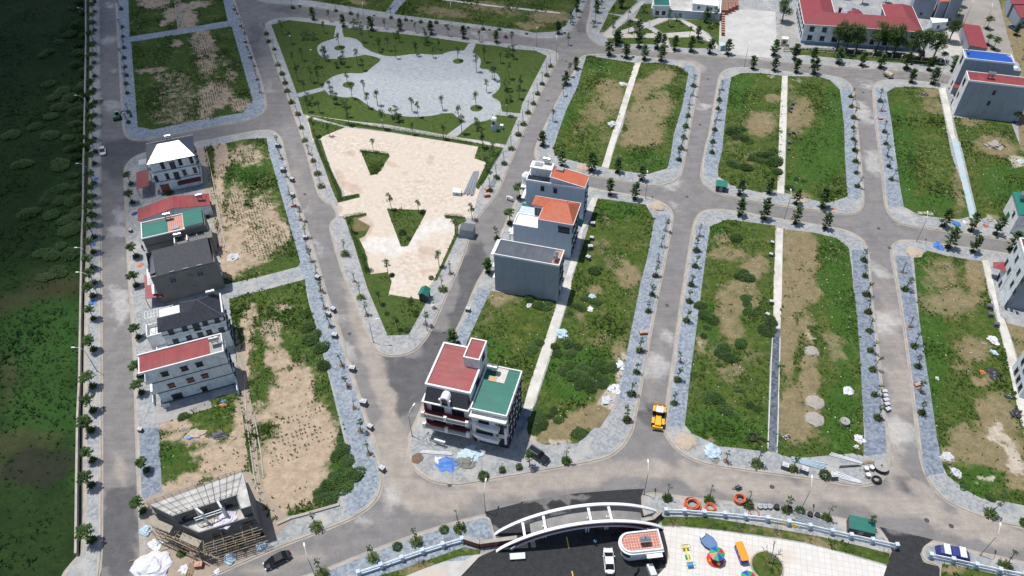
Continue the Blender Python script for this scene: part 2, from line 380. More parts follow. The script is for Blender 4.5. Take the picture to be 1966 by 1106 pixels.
darkb = blobs('t03 850,560,130,90,-20,1 850,760,140,150,0,1 830,950,150,160,0,1 t12 900,600,70,180,0,.7 1100,700,200,160,-20,1 1300,500,140,170,-60,1 1450,250,90,200,20,1 1000,850,90,120,0,.9 t12 1550,60,90,160,20,.9 t11 1500,900,80,200,20,.8 t33 980,470,100,80,0,.8 t13 1100,400,70,40,0,.5 '
  't00 770,500,70,500,0,.3 t00 900,1050,200,80,0,.8 t01 820,150,120,150,0,.6 t10 300,80,300,40,6,.5 t00 1800,300,60,200,0,.5 t22 930,950,110,90,0,.8 t20 430,200,50,60,0,.5')
gsheet('road', road, 0.0, M['asphalt'], 2.2, dict(dust=dust, white=white, dark=darkb))
M['black_asphalt'] = groundmat('fresh_asphalt', (.028, .029, .032), (.038, .039, .042), [('dust', (.15, .145, .14), .25, .8)], rough=.8, bump=.03)
def block(s, m='p_grey', kerbw=.42, hgt=.14, it=2):
    p = poly(s, it)
    sheet('gutter', offset(p, -.38), .012, M['gutter'])
    k = MB(); k.prism([(v.x, v.y) for v in p], -.05, hgt); tag(k.build('kerb', M['kerb']), kind='structure')
    sheet('pavement', offset(p, kerbw), hgt+.012, M[m]); return p
LOTS = []
def lot(s, m, z=.178, dirt='', lush='', dark='', step=1.1, it=0, dens=1.0, name='grass_ground', pale='', grow=0):
    p = poly(s, it)
    if grow: p = offset(p, -grow)
    a = dict(dirt=blobs(dirt), lush=blobs(lush), dark=blobs(dark), pale=blobs(pale))
    gsheet(name, p, z, M[m], step, a); LOTS.append((p, a, dens, z)); return p
PT_ = [((.11, .12, .03), .22, .5, .66, .8), ((.022, .05, .013), .5, .52, .64, .8), ((.19, .17, .07), .9, .56, .72, .6)]
M['lotR'] = groundmat('weedy_plot', (.040, .080, .011), (.076, .102, .020), [('lush', (.038, .094, .013), .5, .7, .85, .5), ('dirt', (.25, .19, .115), .35, 2.2, .78, .9), ('pale', (.46, .40, .33), .8, 1.6, .8, .5)], patch=PT_)
M['lotL'] = groundmat('sandy_plot', (.036, .075, .011), (.066, .098, .02), [('lush', (.032, .082, .01), .5, .7, .9, .5), ('dirt', (.39, .30, .22), .45, 2.2, .95, .7), ('pale', (.5, .43, .36), .6, 1.2)], patch=PT_[:2], spk=.3)
M['lawn'] = groundmat('park_lawn', (.048, .082, .017), (.066, .098, .023), [('dirt', (.16, .13, .06), .5, .8)], bump=.15, patch=[((.085, .10, .026), .3, .5, .7, .6)])
M['sandlot'] = groundmat('beige_gravel_yard', (.535, .46, .38), (.55, .478, .398), [('dirt', (.44, .33, .26), .3, 1.0, .7, .5), ('pale', (.60, .57, .53), .2, .9, .8, .5)], bump=.03, spk=.08)
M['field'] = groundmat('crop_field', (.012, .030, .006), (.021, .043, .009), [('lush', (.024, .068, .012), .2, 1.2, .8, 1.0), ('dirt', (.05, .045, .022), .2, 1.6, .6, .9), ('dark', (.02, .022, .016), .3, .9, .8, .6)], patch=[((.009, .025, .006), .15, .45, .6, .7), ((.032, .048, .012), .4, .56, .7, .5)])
# ---- the fields left of the road
fp = [G(*a) for a in tp('t03 600,1400 552,960 t02 580,0 t01 600,200 t00 612,0 p 166,-150 -350,-200 -700,300 -700,1400')]
FA = dict(lush=blobs('t02 320,400,330,280,0,1 350,900,300,160,0,1.1 t03 300,60,280,80,0,.8 t03 520,300,60,260,0,.6 t01 480,560,180,380,0,.5 t01 200,900,260,90,-10,.4'),
          dirt=blobs('t02 250,100,420,60,-18,.9 t02 60,700,60,200,0,.7 t03 150,150,260,80,-8,.9 t03 100,330,220,100,0,.7 t01 350,1000,170,120,0,.6 t03 400,340,120,40,0,.9 t00 300,80,300,40,0,.35'),
          dark=blobs('t03 280,330,260,120,-10,1'))
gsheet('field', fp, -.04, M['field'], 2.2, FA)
# ---- left strip pavement with its drain
block('t03 600,930 t03 600,0 t02 612,0 t01 622,600 t01 628,0 t00 640,1106 t00 640,0 p 172,-120 p 189,-120 t00 697,0 706,1106 t02 712,0 716,700 t03 716,700 712,960 695,1106 p 165,1240 40,1280 t03 440,1106 540,985', 'p_lite', it=1)
# ---- B1 north-west block
block('t00 820,0 835,250 850,500 865,800 875,920 900,975 960,998 1060,993 1280,945 1500,900 1700,870 1800,840 1843,815 p 509,213 512,200 505,170 t00 1843,560 1800,430 1740,250 1655,0 p 425,-80 300,-90 215,-80', 'p_blue')
lot('t00 905,-200 1540,-200 1580,0 1612,150 1270,208 920,262 912,100', 'lotL', dirt='t00 1090,20,110,40,0,.9 1210,110,50,60,30,.9 1160,170,30,14 1330,130,60,60,30,.9 1370,40,120,25,-10,.8 1340,180,50,30,0,.8')
lot('t00 930,300 1640,190 1680,330 1790,720 1720,800 1400,855 1080,920 975,900 960,700 945,500', 'lotL',
    dirt='t00 1430,300,80,90,20,.85 1470,430,75,110,10,.7 1250,310,35,30,0,.6 1600,450,40,50,0,.4 1640,540,40,50,0,.5 1520,680,120,100,0,.85 1240,680,150,120,0,.42 1240,810,170,80,0,.42 1060,500,110,22,-5,.7 1700,740,70,40,0,.8 1450,800,60,60,0,.8 1220,560,120,50,0,.5')
def strip(pts, w=.22, h=.34, m='kerb'):
    ps = [G(*p) for p in tp(pts)]; b = MB()
    for p, q_ in zip(ps, ps[1:]): b.bar((p.x, p.y, h/2), (q_.x, q_.y, h/2), w, h)
    tag(b.build('kerb', M[m]), kind='structure')
strip('t01 1455,40 1520,340 1600,770'); strip('t01 1400,60 1440,340'); strip('t02 1650,440 1730,640 t03 1745,0 1800,400 1830,520'); strip('t02 1800,950 t03 1850,250 1866,420'); strip('t13 120,745 220,700 t13 300,680 560,605', .5, .5); strip('t00 1228,-40 1262,205'); strip('t00 1262,-40 1300,200')
sheet('path', [G(*a) for a in tp('t00 1222,-150 1262,-150 1300,205 1258,210')], .185, M['lane_sand'])
# ---- B2 south-west block
block('p 239,336 240,322 247,311 259,301 275,294 310,288 345,282 369,275 461,257 500,250 520,250 533,258 541,270 551,319 565,368 584,422 600,476 617,530 627,570 641,602 665,678 687,754 706,811 t13 815,180 845,300 862,400 855,480 828,555 765,625 640,705 400,800 180,880 50,935 p 420,1100 330,1145 290,1140 274,1100 272,1050 t03 980,400 965,0 p 259,692 254,610 247,520 242,400', 'p_lite')
sheet('pavement', [G(*a) for a in tp('p 508,275 t11 110,0 150,100 185,290 240,480 300,680 360,860 425,1060 t12 450,130 520,330 590,520 640,700 700,860 740,1010 t13 760,130 820,330 835,420 810,510 750,600 640,680 600,560 690,400 660,300 590,50 t12 540,840 480,620 420,380 330,50 t11 280,970 270,880 210,680 160,450 100,280 30,0')], .166, M['p_blue'])
sheet('pavement', poly('t01 990,115 1010,180 970,230 960,330 990,400 985,480 990,620 1010,800 1000,860 930,870 915,700 900,400 900,220 940,140', 1), .166, M['p_grey'])
sheet('pavement', [G(*a) for a in tp('t03 985,60 1125,60 1150,540 1060,600 1005,540')], .17, M['p_dark'])
M['sq'] = M['p_grey']
lot('p 392,285 470,268 512,266 516,292 530,340 550,410 577,505 572,513 500,532 430,548 420,490 408,400', 'lotL',
    dirt='p 425,300,14,40,0,1 475,300,34,22,0,.6 455,430,32,70,0,.75 500,440,36,60,0,.75 440,500,24,34,0,1 470,480,50,34,0,.8 420,360,7,60,0,1 500,360,22,22,0,.3 540,450,14,30,0,.8 505,400,30,22,0,.62 470,400,30,18,0,.55', lush='p 450,350,30,40 490,320,22,22')
lot('p 440,575 500,558 585,538 592,580 610,640 640,760 662,850 680,905 655,945 630,975 520,1000 490,960 475,870 462,760 448,640', 'lotL',
    dirt='p 470,700,6,120,0,1 520,640,22,26,0,.7 475,640,10,40,0,.8 530,690,24,20,0,.8 560,760,40,60,20,.9 590,840,56,60,0,1 560,900,60,60,0,1 540,955,30,34,0,1 600,930,32,36,0,.9 500,800,20,30,0,.6 540,590,20,10,0,.5 486,600,10,20,0,.6', lush='p 650,925,22,44 665,880,18,50')
lot('p 306,815 330,808 420,762 460,755 468,800 475,870 480,905 400,935 312,945 308,880', 'lotL',
    dirt='t03 1250,40,120,50,0,.9 1350,130,180,30,0,.8 1600,300,160,130,0,1 1300,450,150,60,-20,1 1500,200,150,60,-20,.7 1700,130,50,300,0,.8', lush='t03 1200,250,60,60 1700,120,60,60')
sheet('path', [G(*a) for a in tp('p 430,556 502,535 575,515 584,530 583,538 500,560 436,572')], .19, M['p_lite'])
sheet('path', [G(*a) for a in tp('t01 1395,60 1450,40 1500,300 1590,720 1570,790 1520,700 1440,330')], .186, M['lane_sand'])
sheet('path', [G(*a) for a in tp('t02 1660,280 1730,560 1800,1000 t03 1850,500 1830,520 1740,0 t02 1700,900')], .186, M['lane_sand'])
sheet('yard', [G(*a) for a in tp('t02 1110,870 1200,920 1490,830 1500,900 1120,1015 1100,920')], .2, M['concrete'])
sheet('yard', [G(*a) for a in tp('p 275,960 300,950 480,905 520,960 560,1000 500,1060 420,1098 340,1130 285,1110')], .18, M['lane_sand'])
# ---- P park and car yard wedge
PK = block('p 508,52 512,44 525,37 560,33 640,41 700,48 850,70 1000,88 1050,94 1067,100 1072,108 1068,120 1050,152 1000,262 965,345 955,372 940,388 915,420 908,428 890,492 850,582 825,638 812,657 795,674 765,684 738,683 720,670 707,645 690,600 660,530 636,448 634,432 640,423 650,415 641,396 625,388 612,375 605,350 580,260 550,180 520,95', 'p_grey')
sheet('yard', poly('t10 335,870 600,905 900,940 1540,1040 t11 1600,150 1520,400 t11 1530,440 1470,550 1380,560 1370,680 1300,880 1200,1010 t12 1170,60 1130,135 910,95 t11 920,1060 800,960 730,760 650,560 t11 560,530 555,450 t11 600,380 520,250 450,60 t10 370,1000', 0), .18, M['sandlot'])
gsheet('yard', poly('t11 440,20 430,-60 600,-80 900,-50 1530,45 1500,130 1625,150 1530,420 1500,550 1380,560 1370,690 1240,980 1130,1130 900,1090 920,1000 790,960 700,700 600,540 555,540 550,440 700,400 560,330 480,90', 0), .2, M['sandlot'], 1.5,
  dict(dirt=blobs('t11 630,100,40,20,0,.8 640,350,80,50,0,.9 560,290,60,80,0,.7 1210,140,50,22,-15,.9 940,180,40,20,20,.8 1020,235,40,20,0,.6 1120,300,60,30,0,.5 1240,325,24,18,0,.8 740,620,50,60,0,1 720,780,50,60,0,.7 1180,800,80,60,0,.6 1190,930,70,30,0,.7 575,490,25,40,0,1 820,940,60,40,0,.5 690,680,40,60,0,.9'), pale=blobs('t11 900,750,180,60,0,.9 1100,660,200,60,-20,.7 1300,600,60,50,0,.7 950,1000,100,60,0,.5')))
# park lawns and round plaza
def lawn(s, it=0, z=.176, dirt=''): return lot(s, 'lawn', z, it=0, grow=.35, dens=.22, step=3, name='lawn', dirt=dirt)
lawn('t10 85,180 200,148 350,165 530,190 540,270 440,300 400,350 420,400 520,420 660,410 760,390 862,425 790,480 740,525 600,520 520,540 450,600 430,625 265,662 180,430')
lawn('t10 580,200 620,205 900,235 1200,270 1475,310 1455,358 1340,365 1270,390 1100,380 960,400 880,395 790,365 730,330 690,280 600,265')
lawn('t10 1525,315 1700,335 1900,352 t20 -40,355 100,365 178,400 150,450 0,740 t10 1830,800 1720,790 1700,740 1620,685 1700,600 1690,530 1620,495 1550,485 1560,430 1500,370')
lawn('t10 275,690 450,645 480,680 600,695 690,685 760,750 850,795 1000,825 1170,830 1350,795 1410,850 1420,900 1325,955 900,880 600,850 310,805')
lawn('t10 1390,970 1500,885 1650,820 1812,835 1730,1022 1550,990')
for s in ('t10 540,420 660,410 700,385 590,390',): pass
sheet('path', poly('t10 320,815 900,895 1700,1025 1690,1045 880,915 330,840', 0), .185, M['path'])
sheet('plaza', poly('t10 500,282 560,262 660,272 710,300 735,345 800,378 890,402 960,402 1100,382 1270,395 1330,368 1420,358 1500,372 1555,410 1562,450 1545,488 1620,496 1690,535 1702,600 1680,650 1625,685 1690,715 1708,760 1690,800 1640,840 1580,865 1480,868 1400,840 1350,795 1170,832 1000,828 850,800 760,750 680,688 600,695 520,680 470,655 448,615 460,580 520,540 600,520 740,525 790,480 862,425 800,400 700,385 640,408 560,420 480,420 420,400 396,345 420,310', 1), .19, M['p_park'])
sheet('path', poly('t10 262,665 430,622 450,645 275,692', 0), .196, M['p_park'])
sheet('path', poly('t10 1475,312 1525,316 1500,375 1440,362', 0), .196, M['p_park'])
sheet('path', poly('t10 1320,957 1440,870 1500,875 1388,972', 0), .196, M['p_park'])
sheet('path', poly('t10 535,190 582,200 575,268 520,262', 0), .196, M['p_park'])
for (x, y, r) in ((562,342,38),(625,603,42),(1400,437,38),(1528,770,44)):
    c = G(*q(10, x, y)); rr = (G(*q(10, x+r, y))-c).length
    sheet('lawn', [c+Vector((math.cos(a*.3)*rr, math.sin(a*.3)*rr, 0)) for a in range(21)], .215, M['lawn'])
# green in the car yard
GY = {}
lot('t11 385,0 430,0 470,130 520,260 570,350 580,400 700,380 705,405 550,445 500,330 440,160', 'lawn', .23, name='lawn', step=3, dens=2.2)
lot('t11 1540,50 1710,65 1640,180 1600,270 1540,350 1520,330 1600,160 1515,130', 'lawn', .23, name='lawn', step=3, dens=1.5)
lot('t10 335,840 600,905 440,970 400,1000 370,980', 'lawn', .23, name='lawn', step=3, dens=1)
lot('t10 300,812 600,860 1000,935 1500,1010 1720,1050 1700,1085 1530,1040 900,935 600,895', 'lawn', .228, name='lawn', step=3, dens=2.0)
lot('t11 708,72 910,98 915,115 830,240 780,250', 'lawn', .23, name='lawn', step=3, dens=4)
lot('t11 895,487 1175,495 1170,520 1045,750 995,755', 'lawn', .23, name='lawn', step=3, dens=1.2)
lot('t11 595,550 750,515 755,535 690,560 780,610 740,680 700,700 740,780 780,950 900,935 930,1000 905,1106 t12 920,100 1140,135 1170,160 1050,380 900,388 760,60 t11 700,860 650,690', 'lawn', .23, name='lawn', step=3, dens=.8, dirt='t11 730,610,60,60,0,1')
lot('t11 1305,530 1450,545 1455,575 1400,600 1400,670 1250,990 1225,1000 1380,660 1380,560 1310,555', 'lawn', .23, name='lawn', step=3, dens=1.2)
# ---- B3 north strip
block('p 470,-60 484,-10 500,6 t10 300,37 700,107 1100,152 1500,197 1843,247 t20 0,263 200,278 290,268 350,225 400,150 440,60 465,-10 500,-150 p 1130,-90 800,-110', 'p_lite')
lot('t10 250,-10 600,45 900,92 1020,-20 900,-150 200,-150', 'lotR', dirt='t10 400,10,100,20,0,.3 700,20,60,20')
lot('t10 945,103 1400,160 1843,215 t20 100,235 250,225 320,180 370,80 420,-20 450,-150 0,-200 t10 1150,-150 1040,-10', 'lotR', dirt='t10 1300,90,200,30,8,.7 1650,60,200,40,8,.6 t20 200,120,140,40,5,.8 t20 60,180,100,20')
sheet('path', [G(*a) for a in tp('t10 880,95 945,103 1040,-10 1080,-60 1000,-60 950,0')], .19, M['p_blue'])
sheet('path', [G(*a) for a in tp('t10 1290,-6 1640,40 t20 0,60 280,92 280,100 0,72 t10 1640,50 1290,6')], .19, M['alley'])
# ---- B3b little park with crossing paths + brick yard (north-east)
block('t20 510,-150 500,0 490,100 465,200 480,260 520,300 600,335 750,345 1000,370 1300,395 1843,430 t30 0,430 200,450 500,475 900,500 1300,530 p 1830,148 1845,100 1830,60 t30 1290,330 1180,140 p 1740,-60 1500,-80', 'p_lite')
def green(s, d=''): return lot(s, 'lotR', .19, it=0, step=3, dens=.5, name='lawn', dirt=d)
green('t20 680,0 720,-20 830,10 720,108 615,95')
green('t20 555,235 620,100 705,120 590,230')
green('t20 800,140 860,30 935,30 925,110 1000,128 880,160')
green('t20 660,225 770,140 845,175 720,215')
green('t20 700,240 850,195 920,198 950,235 750,255')
green('t20 935,190 1060,140 1130,150 1240,225 1010,238')
green('t20 610,275 940,270 960,318 660,310')
green('t20 1040,270 1240,268 1330,300 1400,345 1200,345 1060,335')
green('t20 1150,140 1405,150 1400,330 1330,240 1230,180')
sheet('path', [G(*a) for a in tp('t20 580,248 850,10 890,10 640,240 1000,240 1210,225 1300,265 950,272 600,270')], .2, M['path'])
sheet('path', [G(*a) for a in tp('t20 680,230 880,165 990,125 1060,130 930,190 720,245')], .204, M['path'])
sheet('path', [G(*a) for a in tp('t20 770,125 830,140 1000,240 1060,350 1030,350 985,260 840,170')], .208, M['path'])
sheet('path', poly('t20 1120,145 1200,165 1300,230 1360,290 1400,350 1370,350 1290,262 1200,200', 0), .208, M['path'])
sheet('yard', [G(*a) for a in tp('t20 1420,40 1540,70 1800,85 1810,300 1800,420 1420,385 1400,300')], .2, M['p_white' ] if 'p_white' in M else M['concrete_lt'] if 'concrete_lt' in M else mat('pale_yard_slab', (.50, .49, .47), (.43, .42, .40), .4, c3=(.38, .37, .36)))
sheet('yard', [G(*a) for a in tp('t30 110,140 230,90 260,330 1300,400 1400,250 1290,200 1310,420 1250,430 100,380')], .2, M['concrete'])
sheet('yard', [G(*a) for a in tp('t30 1180,320 1290,200 1400,260 1440,400 1300,400')], .22, M['path'])
for s in ('t30 180,345 1000,385 1250,430 1300,470 700,430 200,385',): lot(s, 'lotR', .225, it=0, step=3, name='grass_ground', dens=1.2)
# the older quarter's streets top right
M['oldroad'] = mat('old_grey_road', (.27, .25, .225), (.22, .205, .185), .3, c3=(.32, .28, .24), sc3=.1)
sheet('road', [G(*a) for a in tp('p 1480,-150 1500,-20 t30 480,20 850,70 1150,140 1290,160 p 1840,60 1845,100 1900,125 1940,200 1966,330 2300,330 2300,-200 1700,-200')], .018, M['oldroad'])
lot('p 1913,-20 1900,-60 2200,-60 2200,300 1985,230 1960,150 1935,70', 'lotR', .02, it=0, dirt='p 1950,60,40,60,0,1 1960,130,20,40,0,1')
# ---- B4
block('t20 392,490 405,440 430,400 480,385 620,384 850,400 1100,430 1180,437 1240,468 1265,510 1262,570 1215,800 1160,1106 t21 1172,30 1145,190 1125,255 1075,297 1000,318 900,320 800,300 480,245 200,180 130,165 100,110 105,40 t20 100,1060 140,960 225,790 300,640', 'p_lite')
sheet('pavement', [G(*a) for a in tp('t20 1150,455 1225,475 1250,520 1245,580 1195,810 1145,1106 t21 1130,200 1040,205 1065,0 t20 1075,1000 1140,760 1185,525 1155,500')], .164, M['p_blue'])
sheet('pavement', [G(*a) for a in tp('t20 345,565 430,500 420,600 330,760 230,1010 215,1015 160,1005 200,840')], .164, M['p_blue'])
lot('t20 465,395 700,432 812,448 720,760 600,1106 t21 572,190 380,150 240,108 225,0 t20 230,1060 260,950 330,760 400,620 432,500', 'lotR', dirt='t20 650,700,70,90,0,.9 600,620,100,50,-20,.6 560,780,130,90,-30,.6 420,900,80,60,0,.35 600,950,60,80,0,.35', lush='t20 340,820,60,70 t20 550,450,100,50', pale='t20 735,600,22,22,0,.4')
lot('t20 850,445 1000,450 1110,470 1185,525 1140,760 1080,960 1060,1106 t21 1035,200 900,240 620,205 680,0 t20 720,900 780,640', 'lotR', dirt='t20 980,560,110,60,-20,1 850,650,60,70,0,.9 900,800,170,90,-20,1 860,960,150,80,-10,1 1000,700,80,60,0,.6 780,960,50,100,0,.7 t21 800,0,120,30,0,.9', lush='t20 1000,640,80,60 t21 900,150,130,60')
sheet('path', [G(*a) for a in tp('t20 805,450 850,445 705,900 640,1106 t21 620,200 572,188 600,100 t20 610,1060')], .19, M['alley'])
# ---- B5
block('t20 1395,600 1402,550 1430,505 1490,480 1600,476 1843,508 t30 0,490 300,520 480,535 570,560 620,605 634,650 650,800 680,1106 t31 690,200 705,400 700,465 660,512 600,524 500,512 0,440 t21 1843,462 1500,402 1370,365 1300,315 1275,260 1282,180 1320,0 t20 1335,960 1365,760', 'p_lite')
sheet('pavement', [G(*a) for a in tp('t20 1415,570 1480,555 1475,650 1440,900 1425,1106 t21 1395,190 1385,270 1295,250 1300,130 1325,0 t20 1350,950')], .164, M['p_blue'])
sheet('pavement', [G(*a) for a in tp('t30 545,640 615,620 625,660 660,1106 t31 680,240 692,400 640,440 592,410 575,0 t30 565,880')], .164, M['p_blue'])
lot('t20 1488,550 1560,520 1690,520 1850,540 1843,1106 t21 1815,350 1700,372 1490,320 1395,255 1395,190 1430,0 t20 1425,1060 1440,900 1470,650', 'lotR', dirt='t20 1790,700,60,30,0,.8 1700,880,100,80,0,1 1500,1020,60,50,0,.3 t21 1600,150,100,60,0,.3', lush='t20 1560,580,80,60 1540,700,60,100', pale='t20 1770,540,40,16,0,.5')
lot('t30 172,542 390,545 470,570 540,640 570,900 575,1106 t31 580,200 592,400 470,440 380,430 260,400 148,372 160,0', 'lotR', dirt='t30 250,820,90,120,30,.8 190,660,50,60,0,.4 t31 250,410,80,40,0,.9 t31 60,200,30,80', lush='t30 500,850,70,250 t31 400,100,160,180 t31 200,300,100,60', pale='t30 240,570,60,14,0,.5')
sheet('path', [G(*a) for a in tp('t30 130,542 168,540 160,900 150,1106 t31 143,382 95,372 108,0 t30 110,900')], .19, M['alley'])
# ---- B6
block('t30 775,640 785,598 830,572 900,562 1100,575 1290,595 p 1830,165 2000,200 2150,260 2150,520 t31 1843,722 1300,640 1020,605 940,575 890,522 862,460 845,280 810,0 t30 785,800', 'p_lite')
sheet('pavement', [G(*a) for a in tp('t30 790,620 870,640 905,900 920,1106 t31 950,200 985,468 880,462 865,300 840,120 t30 800,780')], .164, M['p_blue'])
lot('t30 870,655 930,622 1050,615 1235,630 1310,1000 1330,1106 t31 1400,300 1455,540 1380,560 1270,552 1100,530 990,470 960,300 920,0 t30 908,900', 'lotR', dirt='t30 1190,660,70,40,0,.8 1200,760,80,40,20,.6 1130,660,60,40,0,.3 t31 1380,300,40,200,0,.6 1390,120,40,50', lush='t30 960,930,60,200 t31 1000,200,80,280 t31 1200,450,150,80', pale='t31 1150,515,60,16,0,.8')
sheet('path', [G(*a) for a in tp('t30 1240,632 1285,622 1330,830 1350,960 1395,1106 t31 1376,8 1330,4 t30 1300,900')], .19, M['alley'])
sheet('path', [G(*a) for a in tp('t31 1330,4 1376,8 1420,200 1500,540 1490,560 1465,558 1400,300')], .19, M['alley_cyan'])
lot('t30 1340,835 1600,850 1750,870 1800,1000 p 1966,300 2040,330 2040,450 t31 1843,560 1700,570 1515,545 1440,220 1390,10 t30 1380,1000', 'lotR', dirt='t30 1450,870,90,30,0,.7 1680,1060,120,60,0,.8 t31 1620,30,120,60,0,.8 1600,570,60,30', lush='t31 1700,300,140,120', pale='t31 1800,150,60,40,0,1')
lot('p 1950,205 1985,215 2000,300 1960,300', 'lotR', .2, it=0, dirt='p 1960,250,30,40')
# ---- B7
block('t21 130,215 300,270 485,338 700,372 900,402 1000,437 1055,480 1075,530 1065,600 1000,950 t22 985,0 930,300 880,560 830,850 795,1000 t23 797,30 780,90 730,175 670,232 600,270 480,300 300,332 0,385 t13 1600,427 1470,452 1380,462 1270,450 1180,418 1100,355 1060,290 1042,210 1050,130 1085,50 t12 1130,930 1350,430 1460,200 1530,20 t11 1600,900 1690,690 1843,360 t21 40,240', 'p_lite')
sheet('pavement', [G(*a) for a in tp('t21 945,530 1050,520 1055,560 990,920 975,1000 t22 920,280 865,560 815,850 690,850 740,560 780,350 850,10 t21 885,880 945,600')], .164, M['p_blue'])
sheet('pavement', [G(*a) for a in tp('t12 1480,200 1550,60 1640,50 1560,220 1440,470 1370,460')], .164, M['p_blue'])
lot('p 947,560 1065,578 1068,583 t22 235,220 200,330 60,740 15,905 -60,960 t12 1700,905 1600,900 1440,480 1560,220 1630,70', 'lotR', dirt='t12 1700,110,90,60,10,.9 1600,260,30,60,0,.4', lush='t12 1620,500,120,90', pale='t12 1700,120,40,20,0,.4')
lot('t21 545,412 880,455 945,560 890,850 850,1060 t22 850,0 780,350 740,560 690,760 650,900 560,1040 t23 520,60 400,170 180,180 60,150 40,60 t22 90,910 180,640 330,160 360,0 t21 400,870 500,540', 'lotR',
    dirt='t21 760,960,80,80,0,.9 600,560,20,30,0,.6 560,750,70,60,0,.4 650,870,80,40,0,.4 t22 520,60,50,30,0,.8 700,500,60,70,0,.9 420,250,30,40,0,.5 630,820,90,70,-40,1 500,960,180,80,-25,1.1 t23 400,30,180,60,0,1.1 250,110,120,40,0,1.1 150,150,100,30,0,1 t22 560,400,80,40,0,.5', lush='t22 400,650,260,180 t21 700,500,150,60', pale='t22 720,550,24,60,0,1 700,640,26,80,0,1 660,800,50,60,-40,1 600,870,60,40,0,.9 t23 80,140,50,30,0,.9 260,160,70,30,0,.9 t22 300,20,60,20,0,.2')
sheet('path', [G(*a) for a in tp('t21 505,406 548,408 490,560 440,640 400,860 360,960 t22 355,60 340,110 240,420 130,760 82,905 15,905 60,740 200,330 230,240 290,60 t21 400,700 470,480')], .19, M['alley'])
sheet('path', [G(*a) for a in tp('t22 15,905 82,905 40,1000 t23 10,100 -40,120 t22 -10,960')], .19, M['p_dark'])
# ---- B8
block('t21 1185,830 1225,580 1260,520 1320,490 1420,487 1600,510 1843,560 t31 0,537 440,605 600,640 690,690 732,755 748,870 760,1106 t32 790,300 820,600 850,950 t33 870,50 885,200 880,330 850,410 770,455 650,470 450,430 0,370 t23 1843,388 1500,345 1300,312 1180,265 1080,190 1030,110 1012,20 t22 1015,1060 1030,900 1080,560 1120,250 1150,60 t21 1145,1080', 'p_lite')
sheet('pavement', [G(*a) for a in tp('t21 1245,600 1330,600 1320,800 1285,1106 t22 1240,350 1200,650 1155,1030 1035,1030 1050,900 1100,560 1140,250 1175,30 t21 1200,900')], .164, M['p_blue'])
sheet('pavement', [G(*a) for a in tp('t31 622,775 735,780 745,1000 t32 775,300 805,600 840,950 t33 860,60 872,240 700,262 715,100 t32 720,1106 700,900 680,500 650,150 t31 635,1000')], .164, M['p_dark'])
lot('t21 1340,610 1460,560 1800,605 1790,1106 t22 1785,330 1760,600 1745,1106 t23 1745,230 1590,210 1400,190 1210,100 1160,40 t22 1158,1030 1200,650 1240,350 1285,0 t21 1310,800', 'lotR',
    dirt='t21 1450,800,120,50,0,.7 1650,900,90,90,0,.9 1550,1030,120,50,0,.8 1740,710,30,20,0,.6 1420,700,60,40,0,.5 t22 1480,180,100,120,0,.8 1500,350,60,120,0,.8 1620,120,80,90,0,.6 1500,640,100,60,0,.6 1260,430,40,80,0,.9 1560,960,60,30,0,.4 1380,500,60,80,0,.4 1640,520,80,60,0,.4 t23 1330,150,60,24,0,.8', lush='t21 1380,620,60,60 t22 1330,350,60,200 t23 1400,60,300,120', pale='t22 1255,430,20,30,0,.7')
lot('t31 140,632 340,652 510,690 600,760 622,900 640,1106 t32 650,150 680,500 700,900 t33 710,100 705,262 640,240 350,265 200,275 95,242 t32 95,1106 115,330 128,0', 'lotR',
    dirt='t31 250,850,120,240,0,1.2 200,1050,120,160,0,1.2 t32 230,60,160,120,0,1.1 170,400,60,300,0,1 300,350,40,120,0,.9 330,700,60,200,0,1.1 200,950,90,180,0,1 500,500,50,90,0,.8 350,950,60,120,0,.9 t33 200,40,150,80,0,1 330,130,80,40,0,1 280,30,120,50,0,1 t32 460,400,50,60,0,.6', lush='t31 500,900,100,240 t32 560,300,90,400 t32 560,900,100,200 t33 560,100,120,120', pale='t32 340,400,30,20,0,.6 300,340,20,40,0,.6 370,790,40,20,0,.7')
sheet('path', [G(*a) for a in tp('t31 92,620 135,625 128,1106 t32 118,340 68,335 70,0 t31 75,900')], .19, M['alley'])
sheet('path', [G(*a) for a in tp('t32 68,335 118,340 100,1106 t33 92,235 28,225 t32 32,1106')], .19, M['alley_dark'])
sheet('kerb', [G(*a) for a in tp('t32 112,400 119,400 102,1106 t33 96,240 90,240 t32 94,1106')], .21, M['alley'])
sheet('kerb', [G(*a) for a in tp('t32 58,400 64,400 36,1106 t33 32,225 25,225 t32 29,1106')], .21, M['alley'])
